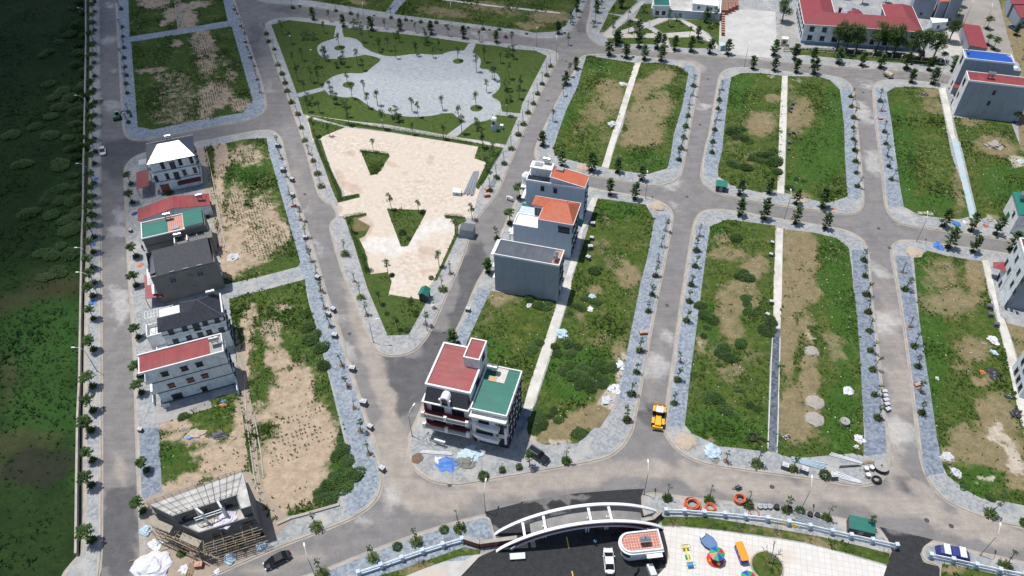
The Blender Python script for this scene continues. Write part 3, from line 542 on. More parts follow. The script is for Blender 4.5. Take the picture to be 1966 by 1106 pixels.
# ---- B9
block('t31 903,810 910,755 930,725 975,705 1080,708 1300,740 1843,815 p 2150,545 2150,1060 t33 1843,762 1700,735 1550,690 1350,610 1250,540 1180,450 1125,330 1100,180 t32 1085,1050 1050,750 1000,350 945,20', 'p_lite')
sheet('pavement', [G(*a) for a in tp('t31 930,815 1040,825 1070,1106 t32 1100,300 1150,600 1185,850 1225,1106 t33 1250,200 1275,380 1145,400 1120,250 1105,100 t32 1060,750 1010,350 960,20')], .164, M['p_dark'])
lot('t31 1060,830 1160,782 1300,820 1480,850 1545,855 1600,1106 t32 1590,90 1680,400 1800,900 t33 1843,60 p 1990,900 1990,975 t33 1843,610 1700,580 1540,560 1430,500 1300,400 1265,330 1235,100 t32 1225,1106 1180,800 1150,600 1100,280', 'lotR',
    dirt='t31 1250,950,110,120,0,.6 1500,950,80,120,0,1 t32 1330,150,200,90,0,.8 1480,500,100,90,0,.9 1550,700,60,40,0,1 1400,600,70,90,0,.4 1650,950,130,150,0,1 t33 1400,150,80,120,0,.8 1650,200,180,130,0,1.2 1780,380,90,120,0,1.1 1330,260,60,80,0,.9 1500,260,70,80,0,.6 t31 1530,880,60,40,0,1', lush='t31 1110,950,60,150 t32 1180,500,90,500 t33 1500,420,140,110 t31 1130,850,60,50', pale='t33 1650,90,60,60,-30,1 1760,260,50,120,-15,1 1300,290,40,40,0,1 1570,420,50,30,0,.8 1360,380,40,30,0,.7 t32 1520,430,40,10,0,.6')
sheet('path', [G(*a) for a in tp('t31 1543,852 1598,850 1640,1000 t32 1655,120 1750,420 1800,600 1843,700 p 2010,900 1985,920 t32 1790,880 1740,640 1690,420 1620,130 t31 1590,1050')], .19, M['alley'])
lot('t32 1660,150 1720,300 1843,330 p 2060,640 2060,860 1985,830 t32 1843,640 1800,560 1750,400', 'lotR', .2, it=0, dirt='p 1950,630,30,20,0,1 1960,700,20,40,0,.8')
sheet('yard', [G(*a) for a in tp('p 1898,500 1915,497 1935,560 1928,615 1920,608')], .21, M['p_lite'])
# ---- south side: gate and public garden
block('p 300,1400 520,1120 t13 350,1112 700,965 950,870 1250,765 1500,700 1560,680 1620,690 1640,740 1660,830 1720,900 1500,990 1380,1130 p 860,1400', 'p_blue')
sheet('pavement', poly('t13 1440,1000 1560,930 1560,960 1400,1130 p 860,1400 750,1400 t13 900,1110 1200,1010', 0), .17, M['path'])
lot('t13 830,1110 1000,1060 1440,905 1560,925 1555,955 1400,970 1150,1060 1000,1120', 'lotR', .18, it=0, dirt='t13 1100,1060,120,30,-20,.8 1450,930,80,20', dens=.8)
block('t23 850,590 862,545 920,520 1100,545 1500,590 1843,622 t33 0,602 200,640 500,690 740,750 830,790 880,850 905,910 880,1000 820,1130 p 1660,1400 1180,1400 t23 960,1120 1020,1050 1045,960 1020,760 940,745 885,700', 'p_grey')
M['plaza_tile'] = gridmat('cream_plaza_tiles', (.61, .585, .545), (.46, .44, .41), (.52, .42, .34), 1.0)
sheet('plaza', poly('t23 1000,762 1150,765 1400,790 1843,850 t33 0,835 300,880 600,960 870,1040 840,1130 p 1650,1400 1200,1400 t23 950,1120 1030,1040 1050,970 1030,880', 0), .17, M['plaza_tile'])
gg = lot('t23 985,690 1300,690 1843,770 t33 0,760 400,830 700,900 890,950 880,1030 600,950 300,872 0,828 t23 1843,842 1400,782 1150,757 1000,752', 'lotR', .182, it=0, dirt='t23 1100,730,60,30,0,.5 1500,760,150,20,8,.7 t33 300,850,300,20,12,.8', dens=.8)
for (t, x, y, rx) in ((23, 1740, 1040, 106),):
    c = G(*q(t, x, y)); rr = (G(*q(t, x+rx, y))-c).length
    k = MB(); k.prism([(c.x+math.cos(a*.26)*(rr+.25), c.y+math.sin(a*.26)*(rr+.25)) for a in range(24)], .1, .35); tag(k.build('kerb', M['kerb']), kind='structure')
    pp = [c+Vector((math.cos(a*.26)*rr, math.sin(a*.26)*rr, 0)) for a in range(24)]
    sheet('grass_ground', pp, .37, M['lotR']); RINGC = c
gsheet('driveway', [G(*a) for a in tp('t13 1590,652 1843,588 t23 0,580 400,520 700,496 872,488 850,545 852,600 870,680 900,740 1030,760 1060,960 1020,1060 960,1120 p 1230,1400 860,1400 t13 1390,1110 1560,950 1640,850')], .03, M['black_asphalt'], 1.5,
   dict(dust=blobs('t23 200,560,300,30,-5,.7 t13 1650,780,60,60,0,.9 t23 200,700,250,60,-6,.5 t23 1000,1040,60,50,0,.5 t13 1500,990,60,60,0,.4')))
gsheet('driveway', [G(*a) for a in tp('t33 820,758 1000,800 1200,848 1140,890 1108,950 1130,1010 1250,1040 p 1800,1400 1690,1400 t33 850,1106 880,1000 908,930 880,845')], .03, M['black_asphalt'], 2, dict(dust=blobs('t33 1000,820,150,30,14,.6')))
block('t33 1112,955 1125,900 1180,868 1240,870 1450,930 1843,1012 p 2150,1130 2150,1400 1840,1400 t33 1240,1120 1250,1035 1160,1010', 'p_lite')
lot('t33 1262,1020 1400,1040 1700,1110 p 1990,1130 1990,1300 1840,1300 t33 1250,1100', 'lotR', .18, it=0, dirt='t33 1320,1070,90,40,0,1')
# ================================================================ TREES AND WEEDS
rnd = random.Random(11)
M['leaf_a'] = leafmat('leaf_mid_green', (.035, .075, .018), (.09, .16, .04))
M['leaf_b'] = leafmat('leaf_dark_green', (.03, .07, .02), (.075, .14, .04))
M['leaf_y'] = leafmat('leaf_yellow_green', (.07, .12, .03), (.17, .22, .07))
M['leaf_g'] = leafmat('leaf_greyish', (.06, .09, .045), (.17, .20, .12))
M['leaf_w'] = leafmat('weed_leaf', (.028, .072, .010), (.085, .14, .025))
M['leaf_wb'] = leafmat('bush_leaf', (.032, .078, .018), (.085, .145, .038))
M['leaf_f'] = leafmat('field_leaf', (.010, .032, .007), (.03, .07, .015))
M['leaf_r'] = leafmat('rusty_leaf', (.22, .08, .04), (.3, .15, .08))
M['bark'] = mat('bark', (.06, .048, .038), (.10, .08, .06), 8, coord='obj')
M['bark_pale'] = mat('bark_pale', (.2, .17, .14), (.13, .11, .09), 8, coord='obj')
M['soil'] = mat('planting_soil', (.20, .12, .08), (.12, .08, .05), 3)
M['stake'] = mat('bamboo_stake', (.34, .25, .16), (.22, .16, .10), 6, coord='obj')
def leaf(b, p, d, L, w, r):
    d = d.normalized(); s = d.cross(Vector((r.uniform(-.6, .6), r.uniform(-.6, .6), 1))).normalized()
    mid = p+d*L*.5+Vector((0, 0, L*.08)); tip = p+d*L-Vector((0, 0, L*.12)); b.face([p, mid+s*w*.5, tip, mid-s*w*.5])
def rosette(b, c, n, L, w, r, flat=.35):
    a0 = r.uniform(0, 6.28)
    for i in range(n):
        a = a0+i*2.399; e = r.uniform(-.25, flat*2)
        leaf(b, c, Vector((math.cos(a), math.sin(a), e)), L*r.uniform(.7, 1.15), w*r.uniform(.8, 1.2), r)
def cloudleaf(b, c, rx, rz, n, L, r, shell=.5):
    for _ in range(n):
        th = r.uniform(0, 6.28); ph = math.acos(r.uniform(-.75, 1)); q_ = r.uniform(shell, 1)
        d = Vector((math.sin(ph)*math.cos(th), math.sin(ph)*math.sin(th), math.cos(ph)))
        p = c+Vector((d.x*rx*q_, d.y*rx*q_, d.z*rz*q_))
        leaf(b, p, Vector((d.x, d.y, d.z*.5))+Vector((r.uniform(-.8, .8), r.uniform(-.8, .8), r.uniform(-.3, .45))), L*r.uniform(.6, 1.3), L*.6, r)
def mk_pit(root, r, weeds=0, stakes=3, soil=True, h=1.3):
    if soil:
        b = MB(); b.blob((0, 0, .0), .55, .28, r.random()*9, .35, 9, 3); b.build('planting_mound', M['soil'], root)
    for k in range(stakes):
        a = k*2.1+r.random(); b = MB(); b.bar((math.cos(a)*.65, math.sin(a)*.65, 0), (math.cos(a)*.03, math.sin(a)*.03, h), .06); b.build('stake', M['stake'], root)
    if weeds:
        b = MB(); cloudleaf(b, Vector((0, 0, .3)), .55+.3*weeds, .45+.15*weeds, int(110+70*weeds), .36, r, .3); b.build('base_weeds', M['leaf_y'] if weeds > 1 else M['leaf_w'], root)
def t_star(seed):
    def f():
        r = random.Random(seed); root = thing('street_tree', 't', 'tree'); h = r.uniform(3.4, 3.9)
        lean = Vector((r.uniform(-.3, .3), r.uniform(-.3, .3), 0)); b = MB(); top = Vector((lean.x, lean.y, h))
        b.tube([(0, 0, 0), lean*.4+Vector((0, 0, h*.5)), top], [.11, .09, .06], 6)
        k = MB()
        for i in range(13):
            a = i*2.4; z = h*(.72+.3*(i/13)); R0 = r.uniform(.75, 1.25)*(1.25-.55*i/13); o = lean*(z/h)
            e = Vector((o.x+math.cos(a)*R0, o.y+math.sin(a)*R0, z+.35)); b.tube([(o.x, o.y, z-.2), e], [.035, .015], 4, cap=False)
            rosette(k, e, 11, .68, .26, r); rosette(k, (e+Vector((o.x, o.y, z)))*.5, 6, .5, .22, r)
        rosette(k, top+Vector((0, 0, .3)), 14, .75, .28, r, .6)
        b.build('trunk', M['bark'], root); k.build('crown', M['leaf_a'], root); mk_pit(root, r, .6, 0); return root
    return Proto(f)
def t_sap(seed, leafy=.3, weeds=0, lean=.5, h=3.3, stakes=3, pole=False):
    def f():
        r = random.Random(seed); root = thing('street_sapling', 't', 'sapling')
        a = r.uniform(0, 6.28); l = Vector((math.cos(a), math.sin(a), 0))*lean*r.uniform(.4, 1); b = MB(); k = MB()
        b.tube([(0, 0, 0), l*.3+Vector((0, 0, h*.4)), l*.6+Vector((r.uniform(-.1, .1), r.uniform(-.1, .1), h*.75)), l+Vector((0, 0, h))], [.085, .07, .055, .03], 5)
        for i in range(7):
            t = .55+.45*i/7; p = l*t*.9+Vector((0, 0, h*t)); a = i*2.4+r.random(); e = p+Vector((math.cos(a)*r.uniform(.25, .5), math.sin(a)*r.uniform(.25, .5), r.uniform(.15, .4)))
            b.tube([p, e], [.03, .015], 4, cap=False)
            if r.random() < leafy*1.6: rosette(k, e, int(4+10*leafy), .35, .16, r)
        if leafy > .25: cloudleaf(k, l+Vector((0, 0, h-.1)), .35+.35*leafy, .4+.4*leafy, int(70*leafy), .32, r, .1)
        if not k.f: rosette(k, l+Vector((0, 0, h)), 4, .25, .12, r)
        b.build('trunk', M['bark'], root); k.build('crown', M['leaf_b'], root); mk_pit(root, r, weeds, stakes); return root
    return Proto(f)
def t_tier(seed, h=6.0, mt='leaf_a', R0=1.55, lo=.27):
    def f():
        r = random.Random(seed); root = thing('street_tree', 't', 'tree'); b = MB(); k = MB(); lx, ly = r.uniform(-.35, .35), r.uniform(-.35, .35); ax = lambda z: Vector((lx*(z/h)**1.5, ly*(z/h)**1.5, z))
        b.tube([(0, 0, 0), ax(h*.4), ax(h*.75), ax(h)], [.13, .1, .07, .03], 6)
        n = 6
        for i in range(n):
            z = h*(lo+(1-lo)*i/(n-1)); rr = R0*(.95, 1.1, .85, .9, .7, .4)[i]*r.uniform(.75, 1.15)
            for j in range(r.choice((4, 5, 6))):
                a = j*1.2+i*.8+r.uniform(-.35, .35); q_ = rr*r.uniform(.5, 1.15); e = ax(z)+Vector((math.cos(a)*q_, math.sin(a)*q_, .3*rr+r.uniform(-.15, .25)))
                b.tube([ax(max(.3, z-.25)), e], [.035, .012], 4, cap=False)
                for s in (.5, .8, 1.0): rosette(k, ax(z)*(1-s)+e*s+Vector((0, 0, r.uniform(-.12, .12))), 7, .55, .27, r, .3)
        b.build('trunk', M['bark'], root); k.build('crown', M[mt], root); mk_pit(root, r, .5, 0); return root
    return Proto(f)
def t_park(seed, h=4.4, R0=.85, n=150, mt='leaf_b', name='park_tree', weeds=0):
    def f():
        r = random.Random(seed); root = thing(name, 't', 'tree'); b = MB(); k = MB()
        tp_ = Vector((r.uniform(-.25, .25), r.uniform(-.25, .25), h*.78)); b.tube([(0, 0, 0), tp_*.5+Vector((r.uniform(-.1, .1), 0, 0)), tp_, (tp_.x, tp_.y, h)], [.09, .075, .055, .02], 6)
        for i in range(6):
            a = i*1.1+r.random(); e = tp_+Vector((math.cos(a)*R0*.5, math.sin(a)*R0*.5, r.uniform(-h*.22, h*.2))); b.tube([tp_-Vector((0, 0, h*.1)), e], [.035, .012], 4, cap=False)
            cloudleaf(k, e, R0*r.uniform(.3, .5), R0*r.uniform(.4, .75), n//6, .32, r, .2)
        cloudleaf(k, Vector((tp_.x, tp_.y, h*.92)), R0*.5, R0*.6, n//4, .34, r, .2)
        b.build('trunk', M['bark'], root); k.build('crown', M[mt], root)
        if weeds: mk_pit(root, r, weeds, 0, False)
        return root
    return Proto(f)
def t_big(seed, h=8.5, R0=2.6, mt='leaf_a', n=2600):
    def f():
        r = random.Random(seed); root = thing('leafy_tree', 't', 'tree'); b = MB(); k = MB()
        b.tube([(0, 0, 0), (.1, .1, h*.3), (0, .2, h*.55)], [.22, .17, .12], 8)
        for i in range(12):
            a = i*2.4; z = h*r.uniform(.42, .9); q_ = R0*r.uniform(.35, .75)*(1-.45*max(0, z/h-.6)/.4); e = Vector((math.cos(a)*q_, math.sin(a)*q_, z))
            b.tube([(0, .1, h*r.uniform(.3, .55)), e*.6+Vector((0, 0, z*.35)), e], [.09, .05, .02], 5, cap=False)
            cloudleaf(k, e, R0*r.uniform(.3, .5), h*r.uniform(.09, .16), n//14, .36, r, .35)
        cloudleaf(k, Vector((0, 0, h*.9)), R0*.4, h*.12, n//10, .36, r, .3)
        b.build('trunk', M['bark'], root); k.build('crown', M[mt], root); return root
    return Proto(f)
def t_clump(seed, h=2.0, R0=1.2, name='fan_palm_shrub', mt='leaf_b', cat='shrub'):
    def f():
        r = random.Random(seed); root = thing(name, 't', cat); b = MB(); k = MB()
        for i in range(9):
            a = i*.7+r.random(); q_ = R0*r.uniform(.3, .9); e = Vector((math.cos(a)*q_, math.sin(a)*q_, h*r.uniform(.5, 1)))
            b.tube([(0, 0, 0), e], [.03, .02], 4, cap=False); rosette(k, e, 14, .6, .14, r, .5)
        b.build('stem', M['bark'], root); k.build('foliage', M[mt], root); return root
    return Proto(f)
def t_bush(seed, R0=.9, h=.9, n=420, mt='leaf_wb', name='round_bush', L=.26):
    def f():
        r = random.Random(seed); root = thing(name, 't', 'bush'); k = MB(); b = MB()
        for i in range(5): a = i*1.26; b.tube([(0, 0, 0), (math.cos(a)*R0*.5, math.sin(a)*R0*.5, h*.6)], [.03, .015], 4, cap=False)
        m = 1 if R0 < 1.2 else 7
        for i in range(m):
            a = i*2.4; q_ = 0 if m == 1 else R0*.6*r.random()**.5; c = Vector((math.cos(a)*q_, math.sin(a)*q_, h*r.uniform(.3, .5)))
            cloudleaf(k, c, R0*(1 if m == 1 else r.uniform(.35, .65)), h*r.uniform(.5, .8), n//m, L, r, .55)
        b.build('stem', M['bark'], root); k.build('foliage', M[mt], root); return root
    return Proto(f)
KINDS = {
 'star': [t_star(i) for i in range(4)],
 'sap': [t_sap(10+i, .15+.1*i, 0) for i in range(4)],                    # bare staked sapling
 'sapg': [t_sap(20+i, .5, .5, .4) for i in range(4)],                      # sapling with leafy top
 'sapl': [t_sap(30+i, .35, .2, 1.2, 3.4) for i in range(3)],               # leaning
 'pole': [t_sap(40+i, .15, 1.0, .3, 4.6, 0) for i in range(3)],
 'poleb': [t_sap(50+i, .3, 1.8, .3, 4.6, 0) for i in range(3)],
 'tier': [t_tier(60+i, 6.0, 'leaf_b' if i % 2 else 'leaf_a') for i in range(6)],
 'tiers': [t_tier(70+i, 4.6, 'leaf_a' if i else 'leaf_b', 1.3) for i in range(4)],
 'park': [t_park(80+i) for i in range(4)],
 'parkt': [t_park(90+i, 5.6, 1.0, 200, 'leaf_a') for i in range(3)],
 'big': [t_big(100+i) for i in range(2)], 'bigg': [t_big(104, 8, 3.3, 'leaf_g', 3600), t_big(105, 7, 2.6, 'leaf_a')],
 'clump': [t_clump(110+i) for i in range(3)],
 'bush': [t_bush(120+i) for i in range(3)],
 'wbush': [t_bush(130+i, 2.0, 1.3, 2000, 'leaf_wb', 'weed_thicket', .34) for i in range(4)],
 'hedge': [t_bush(140, .8, .8, 300, 'leaf_w', 'hedge_bush', .24)],
}
ORD = 'zero first second third fourth fifth sixth seventh eighth ninth tenth eleventh twelfth thirteenth fourteenth fifteenth sixteenth seventeenth eighteenth nineteenth twentieth'.split()
def nth(n): return ORD[n] if n <= 20 else ('twenty-' if n < 30 else 'thirty-' if n < 40 else 'forty-')+ORD[n % 10] if n % 10 else {30: 'thirtieth', 40: 'fortieth'}[n]
def row(pts, kind, desc, where, end, group, sc=(.85, 1.15), z=.15, sx=None):
    """pts in order from `end`; one tree each, label tells which one of the row"""
    ps = tp(pts)
    for i, p in enumerate(ps):
        g = G(*p); k = kind if isinstance(kind, str) else kind[i % len(kind)]
        pr = rnd.choice(KINDS[k]); s = rnd.uniform(*sc)
        lab = f'{desc}, {nth(i+1)} from {end} {where}' if len(ps) > 1 else f'{desc} {where}'
        pr.put((g.x, g.y, z), rnd.uniform(0, 6.28), s, lab, group)
row('t03 655,860 650,470 660,290 655,85 t02 640,1060 665,920 660,750 665,490 665,270 660,110 t01 670,1010 660,905 665,795 670,690 670,600 670,535 665,460 665,400 665,310 670,170 680,85 t00 670,990 668,900 672,820 675,730 668,640 672,545 668,450 672,390 668,310 672,220 670,165 672,90 670,20',
    'star', 'leafy rosette tree', 'between field wall and road', 'the south', 'trees along the field wall', (.85, 1.1))
row('t03 1015,650 1040,362 t02 1005,795 1000,675 985,400 t01 970,1030 965,825 940,445 930,310', 'star', 'leafy tree', 'before the west houses', 'the scaffolded shell', 'trees in front of the west houses', (.85, 1.05))
row('t00 912,870 912,800 902,665 895,600 898,540 888,480 882,415 880,345 872,265 868,195 860,70', 'sapl', 'bare leaning sapling', 'on the blue paving beside the north-west plots', 'the excavator', 'saplings beside the north-west plots', (.9, 1.1))
row('t13 770,245 710,85 t12 665,905 620,745 580,600 495,325 455,195 425,75 t11 430,1065 400,960 360,860 330,770 322,690 285,565 235,470 205,385 185,260 150,130 125,45', 'sap', 'bare dark sapling', 'on the blue strip by the diagonal street', 'the south end', 'saplings on the diagonal street plot side', (.9, 1.1))
row('t00 1842,660 1820,560 1798,470 1775,400 1740,300 1715,200 1680,100', 'sap', 'bare dark sapling', 'between north-west plots and diagonal street', 'the corner', 'saplings on the diagonal street north part')
row('t12 755,245 710,120 t11 665,1000 600,810 t11 430,330 405,240 375,150 340,90 320,10 t10 345,1090 315,1000 290,910 265,815 220,730 190,650 175,595 155,530 125,465 100,355 60,300 45,245',
    ['sap', 'poleb', 'sap', 'poleb', 'poleb', 'poleb', 'pole', 'sap', 'poleb', 'pole', 'poleb', 'pole', 'poleb', 'pole', 'pole', 'poleb', 'pole', 'pole', 'pole', 'pole', 'pole'], 'thin park-side tree', 'along the west edge of park and yard', 'the wedge tip', 'thin trees along the west park edge', (.85, 1.05))
row('t12 1170,310 1230,195 t11 1290,1060 1345,945 t11 1620,360 1670,270 1725,170 1775,65 t10 1825,960 t20 18,885 50,805 88,740 118,670 150,600 183,540 210,475',
    ['sap', 'sap', 'poleb', 'sap', 'pole', 'pole', 'pole', 'pole', 'pole', 'pole', 'pole', 'pole', 'pole', 'pole', 'pole', 'pole'], 'thin dark-stemmed tree', 'on the east pavement of park and yard', 'the wedge tip', 'thin trees along the east park edge', (.9, 1.1))
row('t12 1370,460 t11 1610,935 1675,700 1765,590 1835,410 t20 150,1035 225,860 300,680 318,600 345,545 390,490', ['tiers', 'tiers', 'sapg', 'star', 'star', 'tiers', 'park', 'park', 'tiers', 'parkt', 'tiers'], 'small green street tree', 'on the park street house side', 'the mansard house', 'trees on the house side of the park street', (.85, 1.05))
row('t20 335,320 265,240 t10 1780,315 1668,302 1550,295 1440,272 1330,258 1210,245 1100,232 990,215 880,205 790,215 700,180 590,190 490,152 375,142', ['park', 'tiers'], 'dark slender tree', 'north of the park', 'the east', 'trees along the north park edge', (.8, 1.05))
row('t10 1690,215 1575,210 1245,165 1135,160 1030,145 925,130 640,100 535,80 230,60', 'pole', 'thin bare tree', 'on the far pavement of the park north road', 'the east', 'bare trees north of the park road', (.8, .95))
row('t20 625,395 745,412 872,425 990,432 1640,490 1790,502 t30 230,515 355,525 1040,585 1195,597', 'tiers', 'layered green tree', 'on the near pavement of the upper cross road', 'the west', 'trees on the near side of the upper road', (.9, 1.15))
row('t20 675,322 835,338 960,347 1085,357 1205,367 1335,382 1460,387 t30 70,395 215,425 345,437 525,452 690,467 825,482 1005,492 1165,502 1335,510', 'tiers', 'layered green tree', 'on the far side of the upper road', 'the small park', 'trees on the far side of the upper road', (.95, 1.2))
row('t21 290,182 497,217 680,228 850,282 1545,385 1752,372 t31 225,450 412,475 1265,610 1460,642 1635,667', 'tier', 'tall layered tree', 'on the far pavement of the middle cross road', 'the west', 'trees on the far side of the middle road', (.75, 1.0))
row('t21 630,387 805,417 1545,532 1715,557 t31 220,590 430,628 1300,762 1475,790 1740,772', 'tier', 'tall layered tree', 'on the near pavement of the middle cross road', 'the west', 'trees on the near side of the middle road', (.7, 1.0))
row('t22 750,990 780,805 815,650 840,500 900,220 925,100 t21 925,1095 950,965 970,860 990,755 1020,640 1115,140 1130,60 t20 1150,975 1165,900 1182,825 1190,745 1212,680 1220,615', ['sapg', 'sapg', 'sapg', 'sapg', 'sapg', 'sapg', 'sap', 'sapg', 'sap', 'sap', 'sap', 'sapg', 'sapg', 'sapg', 'sapg', 'sapg', 'sap', 'sap'], 'staked sapling', 'on the west side of the loader street', 'the south', 'saplings on the west side of the loader street')
row('t22 1080,870 1105,705 1125,572 1170,285 1190,150 1203,30 t21 1205,1025 1230,895 1240,785 1260,680 1350,90 1355,10 t20 1355,1010 1370,925 1383,850 1393,775 1402,715 1422,637', ['sapg', 'sapg', 'sap', 'sapg', 'sapg', 'sapg', 'sap'], 'staked sapling', 'on the east side of the loader street', 'the south', 'saplings on the east side of the loader street')
row('t33 825,175 t32 805,975 780,810 768,632 752,497 742,360 737,225 723,100 t31 715,965 705,852 660,330 652,235 648,155 640,75 t30 640,1070 632,990 630,910 632,840 618,762 612,690', ['sapg', 'sapl', 'sapl', 'sapl', 'sapl', 'sapl', 'sapg', 'sapl'], 'leaning sapling', 'on the west side of the eastern street', 'the south', 'saplings on the west side of the eastern street')
row('t32 1115,938 1100,778 1088,610 1060,467 1032,327 998,62 t31 995,1060 980,937 900,280 880,187 870,112 t30 862,1025 850,940 830,790 820,722', ['sapl', 'sap', 'sapl'], 'leaning sapling', 'on the east side of the eastern street', 'the south', 'saplings on the east side of the eastern street')
row('t13 440,1095 795,980 970,905 1105,872 1300,785 1410,775', ['poleb', 'poleb', 'bush', 'poleb', 'bush', 'pole'], 'shrub or bushy sapling', 'on the verge left of the gate arch', 'the left', 'plants on the verge left of the gate')
row('t13 398,765 t13 1580,405 t23 62,330 320,300', ['poleb', 'bush', 'park', 'pole'], 'small verge tree', 'on the north kerb of the bottom road', 'the left', 'verge trees of the bottom road')
row('t23 1450,295 1665,318 t33 200,355 430,400', ['sap', 'poleb', 'sapg', 'bush'], 'scrappy young tree', 'among the materials by the bottom road', 'the left', 'young trees among the building materials')
row('t23 1035,560 1330,575 1603,605 t33 155,645 255,655 440,705 745,752', ['pole', 'pole', 'pole', 'sapg', 'bush', 'pole', 'sapl'], 'young verge tree', 'outside the garden fence', 'the guardhouse', 'young trees outside the garden fence')
row('t33 1600,672 1700,1045 1840,735', ['poleb', 'poleb', 'pole'], 'bushy verge tree', 'in the bottom right corner', 'the left', 'verge trees bottom right')
# park trees
row('t10 960,415 1105,398 1222,410 690,460 725,500 830,750 765,770 735,665 520,735 500,700 650,700 1075,795 1118,830 1290,780 1405,860 1530,510 1600,655 1655,575 1585,440 1265,355 1098,385 900,360 840,370 770,260 600,470 465,432', ['parkt', 'park', 'park'], 'slender park tree', 'of those around the round plaza', 'the north, counter-clockwise', 'trees around the plaza', z=.2)
row('t10 560,335 618,598 1398,430 1527,762', 'park', 'small tree in a round green bed', 'on the plaza', 'the west', 'trees in the round plaza beds', z=.22)
row('t10 455,235 220,310 155,245 265,575 315,660 360,585 415,595 300,430 240,470 850,350 985,300 730,300 1170,300 630,890 870,915 1080,955 1295,985 1570,1050 1645,1100 490,965 385,965 545,740 620,830 t10 340,790 420,800 1700,450 1760,560 1640,560 1840,640 t10 1745,820 1830,700 1790,420 1425,950', ['park', 'park', 'parkt'], 'lawn tree', 'among the park lawns', 'the north-west', 'trees on the park lawns', z=.19)
row('t10 310,280 380,280 400,480 570,450 660,200 700,195 950,830 980,860 1540,920 1755,395 1740,640 600,760 350,740 1180,310 960,270 1530,880 1770,720 450,400 540,480 330,250', 'clump', 'spiky dark shrub', 'planted on the park lawns', 'the north-west', 'spiky shrubs on the lawns', (.9, 1.5), z=.19)
row('t11 800,80 930,490 1122,515 1005,660 905,950 1265,890 1380,665 1500,560 1440,660', ['park', 'park', 'park', 'bush', 'park'], 'little tree', 'in the green beds of the beige yard', 'the top', 'little trees in the yard', z=.24)
row('t12 975,345 1075,220 t12 845,160 t11 745,910 t11 650,650 t11 1600,220 1575,50', 'park', 'slim tree', 'on the green edge of the wedge', 'the tip', 'slim trees on the wedge edge', z=.24)
row('t12 1100,245 895,235 1035,350 t11 1050,700 1150,510 930,960 1210,980 830,215', 'bush', 'low round bush', 'in the green wedge and triangles', 'the south', 'low bushes in the wedge', (.6, .9), z=.24)
# north-east park
row('t20 570,60 540,90 525,160 515,190 650,130 710,60 755,150 870,90 650,250 690,300 800,280 855,270 760,235 835,240 1040,190 1100,150 1120,170 1310,160 1360,170 1330,200 1190,270 1250,270 1250,300 1370,190 550,30 1010,330 t20 390,120 360,160 350,175 400,80 420,10', ['park', 'tiers', 'parkt', 'clump'], 'dark green small tree', 'in the crossing-path park', 'the west', 'small trees of the crossing-path park', z=.22)
# by the school
row('t30 515,355 t30 650,370 t30 790,380 t30 920,390 t30 1030,420 t30 580,372 860,395 1100,432 t30 1190,430 1310,300 t30 130,160', ['big', 'big', 'big', 'big', 'big', 'big', 'big', 'big', 'bigg', 'bigg', 'big'], 'big leafy tree', 'by the long school building', 'the left', 'big leafy trees by the school', (1.05, 1.35), z=.2)
row('t30 1350,180 1580,205 1580,320 1620,350 1100,90 1780,250 1830,420 1770,870 1340,480 1260,440 1660,1030', ['parkt', 'star', 'star', 'star', 'parkt', 'tiers'], 'scruffy roadside tree', 'in the old quarter top right', 'the north', 'roadside trees of the old quarter', z=.05)
row('p 1530,14 1500,5 1770,12 1840,12 1655,8 1700,6 1620,-2', 'big', 'leafy tree', 'along the top edge behind the school', 'the left', 'trees behind the school', (.6, .8), z=.1)
# bushes on the plots
def thick(pts, desc, where, group, kinds='wbush', sc=(.5, 1.2), fl=1):
    ps = tp(pts)
    for i, p in enumerate(ps):
        g = G(*p); s = rnd.uniform(*sc)
        rnd.choice(KINDS[kinds]).put((g.x, g.y, .12), rnd.uniform(0, 6.28), (s*rnd.uniform(.8, 1.2), s, s*rnd.uniform(.5, .85)*fl), f'{desc}, {nth(i+1)} from the top {where}', group)
thick('t20 1500,940 1560,920 1530,970 1580,990 1620,1010 1700,1106 t21 1640,130 1740,110 1700,150 1500,170 1560,190 1600,200 1790,160', 'dark green weed thicket', 'on the plot of the green hut', 'weed thickets by the green hut')
thick('t31 40,120 90,170 230,280 280,290 180,340 60,80 420,380 100,230', 'dark weed thicket', 'beside the alley right of the green hut', 'weed thickets right of the hut', sc=(.4, .9))
thick('t21 1515,700 1580,940 1530,970 1600,980', 'dark green bush', 'on the middle plot below the crossing', 'bushes on the middle plot', sc=(.4, 1))
thick('t22 1600,170 1610,220 1590,130 1290,250 1350,280 1310,330 1290,390 1260,180 1420,520 1440,480 1480,550 1550,455 1340,830 1310,810 1380,840 1620,880 1670,910 1340,980 1555,780 1510,950 1760,380 1770,300 1740,350 1445,915 1400,600', 'dark green bush', 'on the plot right of the loader street', 'bushes right of the loader street', sc=(.35, .95))
thick('t21 560,910 520,930 t22 130,180 200,160 60,130 180,200 380,180 450,130 510,150 350,230 420,190 550,160 420,1080 330,450 400,470 350,520 260,520 340,600 420,620 500,650 380,680 450,700 560,600 600,640 550,690 420,740 490,750 300,650 600,700 240,470 640,620 580,740 120,950 200,960 260,990 150,1030 80,480 60,520 130,440 90,1060 100,1000 230,930', 'dark green bush', 'behind the grey block and tiled houses', 'bushes behind the centre houses', sc=(.4, .85))
thick('t00 520,60 540,160 500,250 560,380 590,500 600,600 420,300 350,370 350,600 t00 380,700 430,760 560,780 500,700 600,900 450,650 370,830 520,880 480,980 350,960 250,900 80,960 300,400', 'scrubby dark bush', 'in the shaded field', 'bushes in the shaded field', sc=(.9, 1.5), fl=.55)
